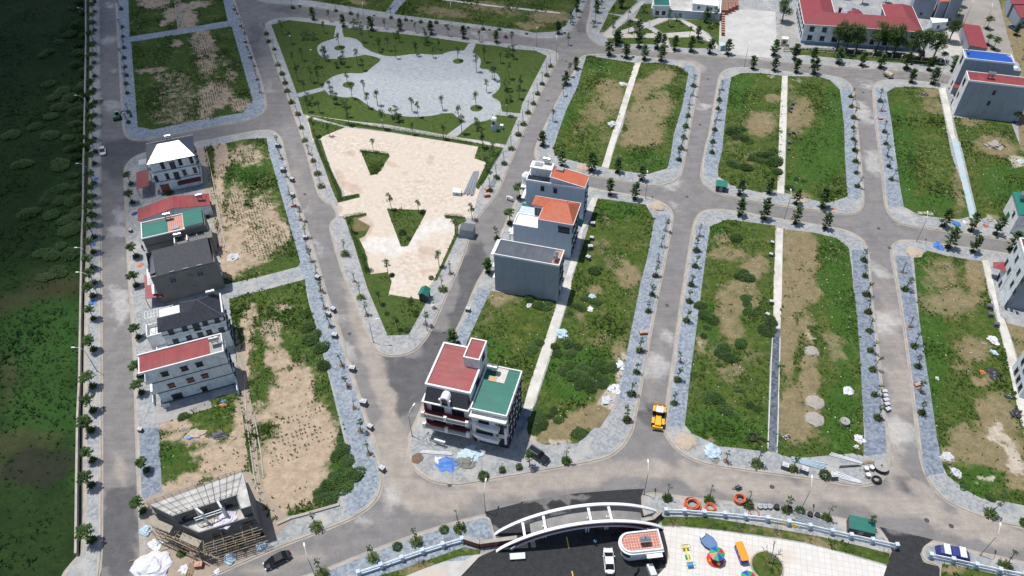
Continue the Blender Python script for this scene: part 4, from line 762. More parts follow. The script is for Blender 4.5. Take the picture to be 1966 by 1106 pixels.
thick('t00 560,30 590,100 540,200 600,260 560,330 600,420 540,470 590,540 560,640 600,700 540,760 600,830 560,900 590,1000 530,1060 t01 590,60 540,130 580,330 560,430', 'tall dark scrub', 'against the field wall, north part', 'tall scrub by the field wall', sc=(.7, 1.1), fl=1.5)
thick('t01 500,60 430,180 380,380 420,430 340,420 540,430 370,530 500,560 560,500 480,650 550,620 430,750 300,800 370,820 500,800 420,930 330,970 560,330 200,520 160,170 520,250 450,330', 'low scrub clump', 'in the middle of the field', 'scrub clumps mid field', sc=(.8, 1.5), fl=.5)
thick('t13 560,150 590,220 540,260 620,300 580,360 660,400 520,400 560,440 470,470 430,530 490,560 400,570 600,480 t12 450,600 430,480 400,380 340,330 350,420', 'leafy green weed bush', 'at the edge of the south sandy plot', 'weed bushes by the south sandy plot', sc=(.4, .9))
thick('t03 1290,950 t02 1290,970 1330,960 t01 1470,545 1160,385 1200,375 t33 1600,560 t33 1700,540 1420,480', 'small garden bush', 'around the buildings', 'small bushes near buildings', sc=(.35, .6))
def hedge_line(pts, n, where):
    ps = [G(*p) for p in tp(pts)]; tot = sum((ps[i+1]-ps[i]).length for i in range(len(ps)-1)); k = 0
    b = MB(); r = random.Random(n)
    for i in range(len(ps)-1):
        L = (ps[i+1]-ps[i]).length; m = max(2, int(L/.5))
        for j in range(m): cloudleaf(b, ps[i].lerp(ps[i+1], j/m)+Vector((0, 0, .55)), .55, .45, 34, .24, r, .5)
    root = thing('hedge', where, 'hedge', (0, 0, 0)); b.build('foliage', M['leaf_w'], root)
    b2 = MB(); b2.tube([ps[0]+Vector((0, 0, .25)), ps[0].lerp(ps[1], .5)+Vector((0, 0, .25))], .03, 4); b2.build('stem', M['bark'], root)
hedge_line('t11 390,0 440,130 500,240 560,380 t11 560,425 690,395', 1, 'leafy hedge along the west side of the beige yard, bending at the entrance')
hedge_line('t11 600,550 740,525', 2, 'short leafy hedge just south of the yard west entrance')
hedge_line('t11 640,640 700,780 760,950', 3, 'hedge down the lower west edge of the beige yard')
hedge_line('t11 1310,540 1440,550', 4, 'short clipped hedge beside the grey transformer cabinet')
hedge_line('t10 610,880 900,915 1300,980 1500,1020', 5, 'long low hedge between beige yard and park path')
hedge_line('t11 1690,90 1620,200 1550,320', 6, 'hedge at the east corner of the beige yard')
hedge_line('t11 715,80 905,103', 7, 'clipped hedge on the top side of the upper yard triangle')
# ---- weeds and grasses nobody could count
def tuft(b, x, y, z, s, r, n=5):
    for k in range(n):
        a = r.uniform(0, 6.28); d = Vector((math.cos(a), math.sin(a), r.uniform(.4, 1.6))).normalized(); c = Vector((x+r.uniform(-.2, .2)*s, y+r.uniform(-.2, .2)*s, z))
        sd = Vector((-d.y, d.x, 0))*.2*s; t = c+d*s*r.uniform(.5, 1); mid = (c+t)*.5+Vector((0, 0, .1*s)); b.face([c, mid+sd, t, mid-sd])
def scatter(name, p, a, n, s, m, z, seed, thresh=.55, label='low weeds growing on the plots', only=None, ns=.12):
    r = random.Random(seed); b = MB(); x0 = min(v.x for v in p); x1 = max(v.x for v in p); y0 = min(v.y for v in p); y1 = max(v.y for v in p); k = 0; t = 0
    while k < n and t < n*6:
        t += 1; x = r.uniform(x0, x1); y = r.uniform(y0, y1)
        if not inside(x, y, p): continue
        px = PX(x, y, 0)
        if not (-60 < px[0] < 2030 and -40 < px[1] < 1150): continue
        if bval(a.get('dirt', []), *px)+noise.noise(Vector((x*.3, y*.3, 0)))*.5 > thresh and r.random() > .06: continue
        if only and bval(a[only], *px)+noise.noise(Vector((x*.2, y*.2, 3)))*.3 < .4: continue
        w = noise.noise(Vector((x*ns, y*ns, 7)))
        if w+r.uniform(-.5, .5) < -.15: continue
        tuft(b, x, y, z, s*r.uniform(.5, 1.4)*(1+w), r); k += 1
    if b.f: o = b.build(name, m); tag(o, kind='stuff')
for i, (p, a, dn, z) in enumerate(LOTS):
    ar = abs(sum(p[j].x*p[(j+1) % len(p)].y-p[(j+1) % len(p)].x*p[j].y for j in range(len(p))))/2
    n = int(min(6500, ar*1.5*dn)); scatter('weeds', p, a, n, .42 if dn >= .8 else .3, M['leaf_w'], z, 200+i)
scatter('field_plants', fp, FA, 14000, .62, M['leaf_f'], -.04, 77, .75, ns=.06)
scatter('field_plants', fp, FA, 20000, .55, M['leaf_b'], -.04, 78, .9, only='lush', ns=.05)
# rows of seedlings on the sandy plots
def crops(pts, ang, seed, dx=.75, dy=.7, keep=.88):
    p = [G(*a) for a in tp(pts)]; r = random.Random(seed); b = MB(); ca, sa = math.cos(R(ang)), math.sin(R(ang))
    cx = sum(v.x for v in p)/len(p); cy = sum(v.y for v in p)/len(p)
    for i in range(-70, 70):
        for j in range(-70, 70):
            u = i*dx+r.uniform(-.12, .12); v = j*dy+r.uniform(-.12, .12); x = cx+u*ca-v*sa; y = cy+u*sa+v*ca
            if r.random() > keep or not inside(x, y, p) or noise.noise(Vector((x*.12, y*.12, seed))) < -.12: continue
            tuft(b, x, y, .18, .42*r.uniform(.6, 1.4), r, 7)
    tag(b.build('seedlings', M['leaf_b']), kind='stuff')
crops('t01 1560,150 1790,60 1843,300 t11 120,500 260,850 60,880 t01 1780,830 1600,700 1500,300', 112, 5)
crops('t00 1320,240 1520,250 1700,450 1780,740 1500,850 1000,880 1000,650 1200,560 1350,500', 110, 6, keep=.75)
crops('t12 150,860 380,860 560,950 620,1080 t13 540,200 500,380 380,480 200,540 80,350 60,100', 112, 7, 1.0, .9, .7)
crops('t12 50,220 230,230 330,420 100,520', 112, 8)
crops('t03 1380,380 1700,200 1740,300 1680,380', 112, 9, .9, .9, .6)

M['litter'] = mat('litter', (.62, .60, .55), (.45, .42, .36), 3)
def litter(p, n, seed):
    r = random.Random(seed); b = MB(); x0 = min(v.x for v in p); x1 = max(v.x for v in p); y0 = min(v.y for v in p); y1 = max(v.y for v in p)
    cl_ = [(r.uniform(x0, x1), r.uniform(y0, y1)) for _ in range(14)]
    for _ in range(n):
        if r.random() < .5: x, y = r.uniform(x0, x1), r.uniform(y0, y1)
        else: c = r.choice(cl_); x, y = r.gauss(c[0], 1.6), r.gauss(c[1], 1.6)
        if not inside(x, y, p): continue
        s = r.uniform(.05, .17); a = r.uniform(0, 3); c_, s_ = math.cos(a)*s, math.sin(a)*s; f = r.uniform(.3, 1); z = .2+r.uniform(0, .15)
        b.face([(x-c_, y-s_, z), (x+s_*f, y-c_*f, z+.05), (x+c_, y+s_, z+.02), (x-s_*f, y+c_*f, z-.02)])
    if b.f: tag(b.build('litter', M['litter']), kind='stuff')
for i, (p, a, dn, z) in enumerate(LOTS):
    ar = abs(sum(p[j].x*p[(j+1) % len(p)].y-p[(j+1) % len(p)].x*p[j].y for j in range(len(p))))/2
    if dn == 1.0 and ar > 150: litter(p, int(ar*.2), 900+i)
# ================================================================ BUILDINGS
M['w_blue'] = mat('pale_blue_render', (.73, .79, .82), (.67, .73, .76), .35, coord='obj', c3=(.50, .54, .56), sc3=.8, streak=.2)
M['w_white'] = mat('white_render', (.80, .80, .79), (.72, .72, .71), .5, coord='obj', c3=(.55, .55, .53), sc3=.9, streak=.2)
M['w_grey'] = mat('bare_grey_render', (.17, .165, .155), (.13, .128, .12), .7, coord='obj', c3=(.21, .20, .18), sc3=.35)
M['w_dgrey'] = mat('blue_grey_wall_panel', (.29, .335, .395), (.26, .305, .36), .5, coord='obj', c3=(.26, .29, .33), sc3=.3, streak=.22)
M['w_mid'] = mat('blue_grey_render', (.50, .58, .65), (.46, .53, .60), .5, coord='obj', streak=.2)
M['w_cream'] = mat('cream_render', (.62, .55, .38), (.55, .48, .33), .6, coord='obj')
M['w_orange'] = mat('orange_render', (.62, .25, .08), (.52, .2, .07), 1, coord='obj')
M['trim'] = mat('white_trim', (.78, .78, .77), (.66, .66, .65), 1.2, coord='obj')
M['band'] = mat('dark_band', (.10, .115, .14), (.08, .09, .11), 2, coord='obj')
M['glass'] = mat('dark_window_glass', (.012, .015, .022), (.03, .036, .048), .6, rough=.12, coord='pos')
M['frame'] = mat('dark_window_frame', (.05, .05, .06), (.035, .035, .04), 3, coord='obj')
M['framew'] = mat('grey_window_frame', (.30, .32, .35), (.24, .26, .28), 3, coord='obj')
M['shut'] = mat('rust_shutter', (.38, .11, .06), (.30, .09, .05), 3, coord='obj')
M['r_red'] = mat('dark_red_sheet_roof', (.30, .045, .048), (.25, .04, .042), .4, rough=.5, coord='obj', c3=(.26, .07, .06), sc3=.25, wave=('X', 1.6, .35), streak=.6)
M['r_redy'] = mat('dark_red_sheet_roof_lengthwise', (.32, .05, .055), (.26, .042, .045), .4, rough=.5, coord='obj', c3=(.29, .11, .085), sc3=.16, wave=('Y', 1.6, .35), streak=.6)
M['r_green'] = mat('green_sheet_roof', (.012, .165, .125), (.010, .14, .105), .4, rough=.5, coord='obj', c3=(.02, .13, .10), sc3=.3, wave=('Y', 1.6, .3), streak=.5)
M['r_greenx'] = mat('green_sheet_roof_across', (.012, .19, .13), (.010, .16, .11), .4, rough=.5, coord='obj', c3=(.03, .15, .11), sc3=.3, wave=('X', 1.6, .3), streak=.5)
M['r_blue'] = mat('bright_blue_roof', (.012, .085, .42), (.01, .07, .35), .5, rough=.5, coord='obj')
M['r_slate'] = mat('slate_sheet_roof', (.085, .10, .12), (.075, .088, .108), .5, rough=.6, coord='obj', c3=(.11, .12, .14), sc3=.3, wave=('X', 1.3, .25), streak=.5)
def tilemat(name, a, b_, rough=.4, mort=(.02, .02, .02), sc=3.0, spec=.5):
    m = bpy.data.materials.new(name); m.use_nodes = True; t = m.node_tree; N = t.nodes; L = t.links; b = N['Principled BSDF']
    b.inputs['Roughness'].default_value = rough; b.inputs['Specular IOR Level'].default_value = spec
    k = N.new('ShaderNodeTexBrick'); k.inputs['Scale'].default_value = sc; k.inputs['Color1'].default_value = (*a, 1); k.inputs['Color2'].default_value = (*b_, 1); k.inputs['Mortar'].default_value = (*mort, 1)
    k.inputs['Mortar Size'].default_value = .035; k.inputs['Row Height'].default_value = 1.0; k.inputs['Brick Width'].default_value = .9; k.inputs['Mortar Smooth'].default_value = .5
    L.new(N.new('ShaderNodeTexCoord').outputs['Object'], k.inputs['Vector'])
    n = N.new('ShaderNodeTexNoise'); n.inputs['Scale'].default_value = 1.3; n.inputs['Detail'].default_value = 5; L.new(N.new('ShaderNodeTexCoord').outputs['Object'], n.inputs['Vector'])
    x = N.new('ShaderNodeMix'); x.data_type = 'RGBA'; x.blend_type = 'MULTIPLY'; x.inputs[0].default_value = .35; L.new(k.outputs['Color'], x.inputs[6]); L.new(n.outputs['Fac'], x.inputs[7])
    L.new(x.outputs[2], b.inputs['Base Color'])
    bp = N.new('ShaderNodeBump'); bp.inputs['Strength'].default_value = .35; bp.inputs['Distance'].default_value = .04; L.new(k.outputs['Fac'], bp.inputs['Height']); bp.invert = True
    L.new(bp.outputs[0], b.inputs['Normal']); return m
M['t_dark'] = tilemat('dark_blue_grey_tiles', (.032, .036, .05), (.05, .054, .07), .6, (.008, .008, .01), 3.0, .3)
M['t_gloss'] = tilemat('glazed_dark_tiles', (.04, .044, .065), (.055, .06, .085), .2, spec=1.0)
M['t_orange'] = tilemat('orange_clay_tiles', (.55, .13, .06), (.62, .17, .08), .6, (.3, .07, .04), 3)
M['t_red'] = tilemat('maroon_tiles', (.27, .04, .05), (.31, .05, .06), .6, (.16, .03, .03), 2.5)
M['t_terra'] = tilemat('terracotta_paving', (.50, .16, .10), (.56, .20, .13), .6, (.72, .60, .54), 1.9)
[setattr(n_, 'offset', 0) or setattr(n_.inputs['Mortar Size'], 'default_value', .07) for n_ in M['t_terra'].node_tree.nodes if n_.type == 'TEX_BRICK']
M['steel'] = mat('bright_steel', (.55, .56, .57), (.42, .43, .44), 2, rough=.25, metal=.85, coord='obj')
M['dk'] = mat('dark_steel', (.05, .05, .055), (.07, .07, .07), 3, coord='obj')
M['maroon'] = mat('maroon_cladding', (.13, .025, .022), (.10, .02, .018), 1, rough=.4, coord='obj')
PP = dict(PA=(250,250,8.506),PB=(250,370,8.51),PD=(250,480,8.51),PF=(250,580,5.265),PH=(930,300,7.373),PG=(930,430,6.914),PI=(780,650,7.375),PJ=(780,750,7.375),PC=(250,880,5.53),PR1=(1880,440,5.53),PR3=(1800,80,6.506),PS=(1500,0,6.553),PT=(1750,0,8.51),PU=(1230,0,9.215),PV=(880,960,4.795),PR2=(1890,340,8.51))
def pp(n, x, y): o = PP[n]; return (o[0]+x/o[2], o[1]+y/o[2])
HOUSES = {}
class Hs:
    def __init__(s, name, label, P, h, ang, L, W, sw=None, se=None, nw=None, ne=None, cat='house', group=None):
        s.P = P; s.h = h; s.L = L; s.W = W; a = R(ang); s.a = a; u = Vector((math.cos(a), math.sin(a), 0)); v = Vector((-u.y, u.x, 0))
        p, off = next((q_, o) for q_, o in ((sw, Vector()), (se, u*L), (nw, v*W), (ne, u*L+v*W)) if q_)
        o = G(*pp(P, *p), h)-off; o.z = 0; HOUSES[name] = s; s.o = o; s.root = thing(name, label, cat, o, a, group)
    def loc(s, px, py, P=None, h=None):
        """local x,y of a pixel seen at height h"""
        g = G(*pp(P or s.P, px, py), s.h if h is None else h)-s.o; c, n = math.cos(s.a), math.sin(s.a); return (g.x*c+g.y*n, -g.x*n+g.y*c)
    def wall(s, px, py, face='S', P=None, at=None):
        """(distance along wall, height) of a pixel seen on a wall"""
        r = ray(*pp(P or s.P, px, py)); c, n = math.cos(s.a), math.sin(s.a)
        o = -s.o; ox, oy = o.x*c+o.y*n, -o.x*n+o.y*c; dx, dy = r.x*c+r.y*n, -r.x*n+r.y*c
        if face == 'S': t = ((0 if at is None else at)-oy)/dy; return ox+dx*t, HH+r.z*t
        t = ((s.L if face == 'E' else 0)-ox if at is None else at-ox)/dx; return oy+dy*t, HH+r.z*t
    def T(s, face, a, z, at=None):
        if face == 'S': return Matrix.Translation((a, 0 if at is None else at, z))
        if face == 'N': return Matrix.Translation((a, s.W if at is None else at, z)) @ Matrix.Rotation(math.pi, 4, 'Z')
        if face == 'E': return Matrix.Translation((s.L if at is None else at, a, z)) @ Matrix.Rotation(math.pi/2, 4, 'Z')
        return Matrix.Translation((0 if at is None else at, a, z)) @ Matrix.Rotation(-math.pi/2, 4, 'Z')
    def win(s, face, a, z, w=1.0, h=1.4, at=None, hood=.25, pane='glass', frame='frame', name='window', mull=1):
        """z is the sill height; frame stands proud, the pane is set back inside it"""
        b = MB(); b.T = s.T(face, a, z, at); e = .06; d = .10
        b.box(-w/2-e, -w/2, -d, .0, -e, h+e); b.box(w/2, w/2+e, -d, 0, -e, h+e); b.box(-w/2, w/2, -d, 0, h, h+e); b.box(-w/2-.06-e, w/2+.06+e, -d-.08, 0, -e-.07, -e)
        b.box(-w/2, w/2, -d, 0, -e, 0)
        for k in range(mull): x = -w/2+w*(k+1)/(mull+1); b.box(x-.02, x+.02, -.05, -.031, 0, h)
        if hood: b.box(-w/2-.15, w/2+.15, -d-hood, 0, h+e+.02, h+e+.10)
        o = b.build(name, M[frame], s.root); c = MB(); c.T = s.T(face, a, z, at); c.box(-w/2, w/2, -.03, -.005, 0, h); c.build('pane', M[pane], o); return o
    def part(s, name, m, fn):
        b = MB(); fn(b); return b.build(name, M[m] if isinstance(m, str) else m, s.root)
    def box(s, name, m, *a): return s.part(name, m, lambda b: b.box(*a))
    def bands(s, zs, faces='SEW', m='band', x0=0, x1=None, t=.12):
        x1 = s.L if x1 is None else x1
        for z in zs:
            def f(b):
                if 'S' in faces: b.box(x0-t, x1+t, -t, .003, z, z+.14)
                if 'E' in faces: b.box(x1+.002, x1+t, .01, s.W, z+.002, z+.138)
            s.part('ledge', m, f)
    def parapet(s, x0, x1, y0, y1, z0, z1, t=.2, m='trim', out=.08):
        def f(b):
            b.box(x0-out, x1+out, y0-out, y0+t, z0, z1); b.box(x0-out, x1+out, y1-t, y1+out, z0, z1)
            b.box(x0-out, x0+t, y0+t, y1-t, z0, z1-.003); b.box(x1-t, x1+out, y0+t, y1-t, z0, z1-.003)
        s.part('parapet', m, f)
def hip(b, x0, x1, y0, y1, z, rise, ra=None, rb=None, ax='x', th=.15):
    """hip roof; ra, rb = ridge end insets"""
    w = (y1-y0)/2 if ax == 'x' else (x1-x0)/2; ra = w if ra is None else ra; rb = w if rb is None else rb
    c = [(x0, y0, z), (x1, y0, z), (x1, y1, z), (x0, y1, z)]
    if ax == 'x': r0 = (x0+ra, (y0+y1)/2, z+rise); r1 = (x1-rb, (y0+y1)/2, z+rise); F = [(c[0], c[1], r1, r0), (c[1], c[2], r1), (c[2], c[3], r0, r1), (c[3], c[0], r0)]
    else: r0 = ((x0+x1)/2, y0+ra, z+rise); r1 = ((x0+x1)/2, y1-rb, z+rise); F = [(c[0], c[1], r0), (c[1], c[2], r1, r0), (c[2], c[3], r1), (c[3], c[0], r0, r1)]
    for f in F: b.face(list(f))
    d = [(p[0], p[1], z-th) for p in c]; b.face(d[::-1])
    for i in range(4): j = (i+1) % 4; b.face([d[i], d[j], c[j], c[i]])
    return r0, r1
def tank(g, rz, label, sc=1.0, upright=False, box=True):
    r = thing('water_tank', label, 'water tank', g, rz, None); r.scale = (sc,)*3
    b = MB()
    for x in (-.55, .55):
        for y in (-.4, .4): b.bar((x, y, 0), (x*.9, y*.9, .9), .07)
    for y in (-.4, .4): b.bar((-.6, y, .9), (.6, y, .9), .08)
    for x in (-.55, .55): b.bar((x, -.4, .5), (x, .4, .5), .05)
    b.build('stand', M['dk'], r); b = MB()
    if upright: b.tube([(0, 0, .9), (0, 0, 1.0), (0, 0, 2.1), (0, 0, 2.3)], [.4, .55, .55, .2], 14)
    else: b.tube([(-.95, 0, 1.45), (-.85, 0, 1.45), (.85, 0, 1.45), (.95, 0, 1.45)], [.3, .55, .55, .3], 14)
    b.build('tank', M['steel'], r, smooth=False); b = MB(); b.tube([(0, 0, 1.95 if not upright else 2.3), (0, 0, 2.1 if not upright else 2.4)], .16, 8); b.build('lid', M['dk'], r); return r
AN = 20.0
# ---- A: three-storey house with glazed hip roof
a = Hs('hip_roof_house', 'three-storey pale house with gleaming glazed hip roof at the road junction', 'PA', 9.7, 19, 11.2, 9.4, sw=(300, 543))
a.box('wall', 'w_blue', 0, a.L, 0, a.W, 0, 9.6)
def f(b): hip(b, -.55, a.L+.5, -.5, a.W+.5, 9.7, 2.42, 3.6, 3.2)
a.part('roof', 't_gloss', f)
a.part('gutter', 'trim', lambda b: (b.box(-.6, a.L+.55, a.W+.5, a.W+.62, 9.55, 9.78),))
a.bands([3.5, 6.6], 'SE')
for (x, y) in ((545, 620), (830, 560), (1010, 525)): k = a.wall(x, y, 'S'); a.win('S', k[0], k[1]-.1, .75, 1.7)
for (x, y) in ((440, 830), (622, 790), (902, 730), (1072, 690)): k = a.wall(x, y, 'S'); a.win('S', k[0], k[1], .75, 1.5)
for (x, y, hh) in ((712, 620, 2.1), (780, 790, 2.2), (825, 880, .9)): k = a.wall(x, y, 'S'); a.win('S', k[0], k[1]-.1, 1.25, hh, hood=0)
k = a.wall(600, 1000, 'S'); a.win('S', k[0], .3, 2.0, 2.0, pane='shut', name='garage_door', mull=3)
for z in (3.6, 6.7):
    a.box('balcony', 'trim', -1.1, 0, .4, a.W-.4, z, z+.15); a.part('railing', 'framew', lambda b: [b.bar((-1.05, .5+i*.45, z+.1), (-1.05, .5+i*.45, z+1), .04) for i in range(19)]+[b.bar((-1.05, .45, z+1), (-1.05, a.W-.45, z+1), .07)])
    for y in (2, 4.6, 7.2): a.win('W', y, z+.2, 1.4, 2.2, hood=0)
a.box('canopy', 'w_white', -2.6, -.6, 1.0, 3.4, 9.0, 9.15)
def f(b):
    for i in range(9): b.box(-2.5, -.7, 1.1+i*.26, 1.2+i*.26, 9.16, 9.26)
a.part('slats', 'trim', f)
for y in (2, 5, 8): a.win('E', y, 4.3, 1, 1.4); a.win('E', y, 7.2, 1, 1.4)
def f(b):
    x0, y0 = a.loc(95, 680, h=3.3); x1, y1 = a.loc(320, 905, h=3.3); b.face([(x0, y1-.2, 3.1), (x1-.2, y1-.2, 3.5), (x1-.2, y0, 3.5), (x0, y0, 3.1)]); b.face([(x0, y0, 3.04), (x1-.2, y0, 3.44), (x1-.2, y1-.2, 3.44), (x0, y1-.2, 3.04)])
    for x in (x0+.1, x1-.4):
        for y in (y1, y0-.2): b.box(x, x+.12, y, y+.12, .1, 3.1 if x < x1-1 else 3.4)
a.part('awning', 'r_redy', f)
a.part('lean_to_roof', 'maroon', lambda b: b.face([(5.4, -1.5, 2.2), (a.L, -1.5, 2.2), (a.L, -.01, 2.7), (5.4, -.01, 2.7)]))
tank(G(*pp('PA', 630, 150), 10.4)-Vector((0, 0, .3)), R(19), 'steel water tank behind the gleaming hip roof ridge', .9)
# ---- B: low gabled red shed house
a = Hs('long_red_roof_house', 'long single-storey house under a red sheet roof with a crosswise ridge', 'PB', 3.7, AN-.5, 17.2, 4.8, sw=(150, 440))
def f(b):
    b.box(0, a.L, 0, a.W, 0, 3.5); p = [(0, 3.5), (a.L, 3.5), (8.6, 4.95)]
    b.face([(x, 0, z) for x, z in p]); b.face([(x, a.W, z) for x, z in p][::-1])
a.part('wall', 'w_blue', f)
def f(b):
    for (x0, z0, x1, z1) in ((-.4, 3.55, 8.6, 5.1), (8.6, 5.1, 17.4, 3.6)):
        for dz, s in ((0, 1), (-.1, -1)):
            q_ = [(x0, -.3, z0+dz), (x1, -.3, z1+dz), (x1, a.W+.3, z1+dz), (x0, a.W+.3, z0+dz)]; b.face(q_[::s])
        for y in (-.3, a.W+.3): b.face([(x0, y, z0), (x0, y, z0-.1), (x1, y, z1-.1), (x1, y, z1)])
a.part('roof', 'r_red', f)
a.part('ridge_cap', 't_red', lambda b: b.box(8.3, 8.9, -.35, a.W+.35, 5.09, 5.16))
for x in (3, 6.5, 11, 14): a.win('N', x, 1, 1.2, 1.3)
a.win('E', 2.4, .2, 1, 2.1, name='door')
tank(G(*pp('PB', 1145, 110), 4.2), R(20), 'steel water tank at the east end of the long red roof', .95)
# ---- C: green sheet roof house
a = Hs('green_roof_house', 'grey house with two green sheet roofs and an orange tiled middle', 'PB', 7.5, AN+.5, 14.6, 6.4, sw=(192, 755))
a.box('wall', 'w_grey', 0, a.L, 0, a.W, 0, 7.3)
xa = a.loc(620, 655)[0]; xb = a.loc(888, 600)[0]
a.box('roof', 'r_green', .15, xa, .15, a.W-.7, 7.31, 7.42)
a.box('terrace', 't_terra', xa+.003, xb, .15, a.W-.3, 7.31, 7.39)
a.box('upper_roof', 'r_green', xb+.004, a.L-.3, .2, a.W+.2, 7.9, 8.0); a.box('upper_wall', 'w_blue', xb+.1, a.L-.5, .4, a.W, 7.301, 7.89)
a.parapet(0, xb, 0, a.W, 7.302, 7.62, .14)
a.part('skylight', 'framew', lambda b: (b.box(xa+1.1, xa+2.6, .8, 1.9, 7.4, 7.62),)); a.part('skylight_glass', mat('pale_glass', (.35, .38, .38), (.3, .33, .33), 2, rough=.2), lambda b: b.box(xa+1.2, xa+2.5, .9, 1.8, 7.621, 7.63))
a.box('ledge', 'band', -.1, xb, -.12, -.002, 5.0, 5.12)
for y in (1.6, 4.2): a.win('W', y, 4.5, 1.3, 1.6); a.win('W', y, .5, 1.5, 2.2, name='door')
tank(G(*pp('PB', 625, 430), 7.5), R(20), 'steel water tank on the north side of the orange roof terrace')
# low link between C and D
a = Hs('rear_lean_to', 'flat grey rear annex with two black skylights between green and slate roofs', 'PB', 5.6, AN, 9.0, 3.0, nw=(735, 700), cat='annex')
a.box('wall', 'w_grey', -.5, 8.4, -.6, 2.6, 0, 5.4); 
for (x, y) in ((1015, 690), (1150, 660)):
    k = a.loc(x, y); o = a.part('skylight', 'framew', lambda b: b.box(k[0]-.95, k[0]+.95, k[1]-.7, k[1]+.7, 5.4, 5.52)); c = MB(); c.box(k[0]-.85, k[0]+.85, k[1]-.62, k[1]+.62, 5.521, 5.54); c.build('pane', M['glass'], o)
for x in (-.3, 2.6): a.box('parapet', 'trim', x, x+.25, -.6, 1.4, 5.402, 6.2)
tank(G(*pp('PB', 800, 760), 5.5), R(20), 'steel water tank between green roof and slate tiled roof')
# ---- D: slate tiled mono-pitch on bare grey walls
a = Hs('bare_grey_house', 'tall bare grey house with a slate tiled slope facing the camera', 'PD', 8.7, AN+1, 14.0, 6.2, se=(1380, 180))
z0, z1 = 8.7, 10.9
def f(b):
    b.box(0, a.L, 0, a.W, 0, z0-.15); b.face([(a.L, 0, z0-.15), (a.L, a.W, z0-.15), (a.L, a.W, z1-.1)]); b.face([(0, 0, z0-.15), (0, a.W, z1-.1), (0, a.W, z0-.15)]); b.face([(0, a.W, z0-.15), (0, a.W, z1-.1), (a.L, a.W, z1-.1), (a.L, a.W, z0-.15)])
a.part('wall', 'w_grey', f)
def f(b):
    q_ = [(1.2, -.3, z0), (a.L-.4, -.3, z0), (a.L-.4, a.W+.2, z1), (1.2, a.W+.2, z1)]; b.face(q_); b.face([(x, y, z-.14) for x, y, z in q_][::-1])
    b.face([q_[0], (1.2, -.3, z0-.14), (a.L-.4, -.3, z0-.14), q_[1]]); b.face([q_[3], q_[2], (a.L-.4, a.W+.2, z1-.14), (1.2, a.W+.2, z1-.14)])
a.part('roof', 't_dark', f)
a.part('front_roof', 'r_slate', lambda b: (b.face([(-.1, .6, z0+.1), (1.3, .6, z0+.5), (1.3, a.W-.2, z1-.3), (-.1, a.W-.6, z0+.1)]),))
for (x, y, w, h) in ((715, 520, 1.3, 1.3), (1155, 410, 1.3, 1.3), (688, 365, .9, .4), (912, 312, .9, .4), (1135, 258, .9, .4), (1050, 585, 1.3, .3), (975, 415, .7, .3)):
    k = a.wall(x, y, 'S'); a.win('S', k[0], k[1]-.15, w, h, frame='w_dgrey', hood=.1)
for z in (3.4, 6.3): a.box('balcony', 'w_white', -1.3, 0, .3, a.W-.3, z, z+.15); a.win('W', 3, z+.2, 2.2, 2.1)
a.part('roof_frame', 'trim', lambda b: [b.bar((-1.2, .2+i*.45, 6.9), (.2, .2+i*.45, 6.9), .09) for i in range(6)]+[b.bar((.2, 0, 6.95), (.2, 2.6, 6.95), .12)])
def f(b):
    p = [a.loc(x, y, h=3.2) for x, y in ((230, 410), (240, 780), (545, 745), (430, 480))]; zz = (3.3, 2.9, 2.9, 3.3)
    b.face([(x, y, z) for (x, y), z in zip(p, zz)]); b.face([(x, y, z-.1) for (x, y), z in zip(p, zz)][::-1])
    for (x, y), z in zip(p, zz): b.box(x-.06, x+.06, y-.06, y+.06, .1, z-.11)
a.part('awning', 'r_redy', f)
# ---- E: dark hipped house with pyramid
a = Hs('dark_hipped_house', 'white house with dark tiled hip and pyramid roof and blue-grey bands', 'PF', 9.75, AN-.5, 12.6, 6.6, se=(925, 132))
a.box('wall', 'w_blue', .2, a.L, 0, a.W, 0, 9.6)
xv = a.loc(800, 910, 'PD')[0]
def f(b):
    hip(b, -.3, a.L*.55, -.4, a.W*.62, 9.72, 1.75, 2.0, -.5); r = hip(b, xv, a.L+.35, -.45, a.W+.4, 9.75, 2.9, (a.L-xv)/2, (a.L-xv)/2)
a.part('roof', 't_dark', f)
def f(b):
    m_ = ((xv+a.L+.35)/2, a.W/2, 12.66)
    for c in ((xv, a.W+.4), (a.L+.35, a.W+.4), (a.L+.35, -.45)): b.tube([(c[0], c[1], 9.8), m_], .1, 5)
a.part('hip_cap', 'band', f)
a.bands([8.1, 5.0], 'SE', x0=.2)
a.box('fascia', 'trim', .1, a.L+.12, -.1, -.003, 7.0, 7.12)
for (x, y, h, w) in ((412, 300, 1.4, .95), (550, 265, 1.4, .95), (668, 245, 2.1, 1.25), (757, 208, 1.4, .95), (877, 180, 1.4, .95)): k = a.wall(x, y, 'S'); a.win('S', k[0], k[1]-.7*h/1.4, w, h, hood=0)
for (x, y) in ((465, 400), (600, 365), (712, 335), (802, 308), (925, 285)): k = a.wall(x, y, 'S'); a.win('S', k[0], k[1]-.5, 1.0, 1.3, hood=0)
for y in (1.5, 3.6, 5.5): a.win('E', y, 4, .8, 1.3); a.win('E', y, 7.3, .8, 1.3); a.win('E', y, 1, .8, 1.3)
def f(b):
    b.box(-3.6, .19, 3.0, 3.2, .1, 6.2); b.box(-3.6, .19, a.W-.1, a.W+.1, .1, 6.2); b.box(-3.6, -3.4, 3.2, a.W-.1, .1, 6.4); b.box(-3.4, .19, 3.2, a.W-.1, 5.0, 5.2)
a.part('front_wing', 'w_white', f)
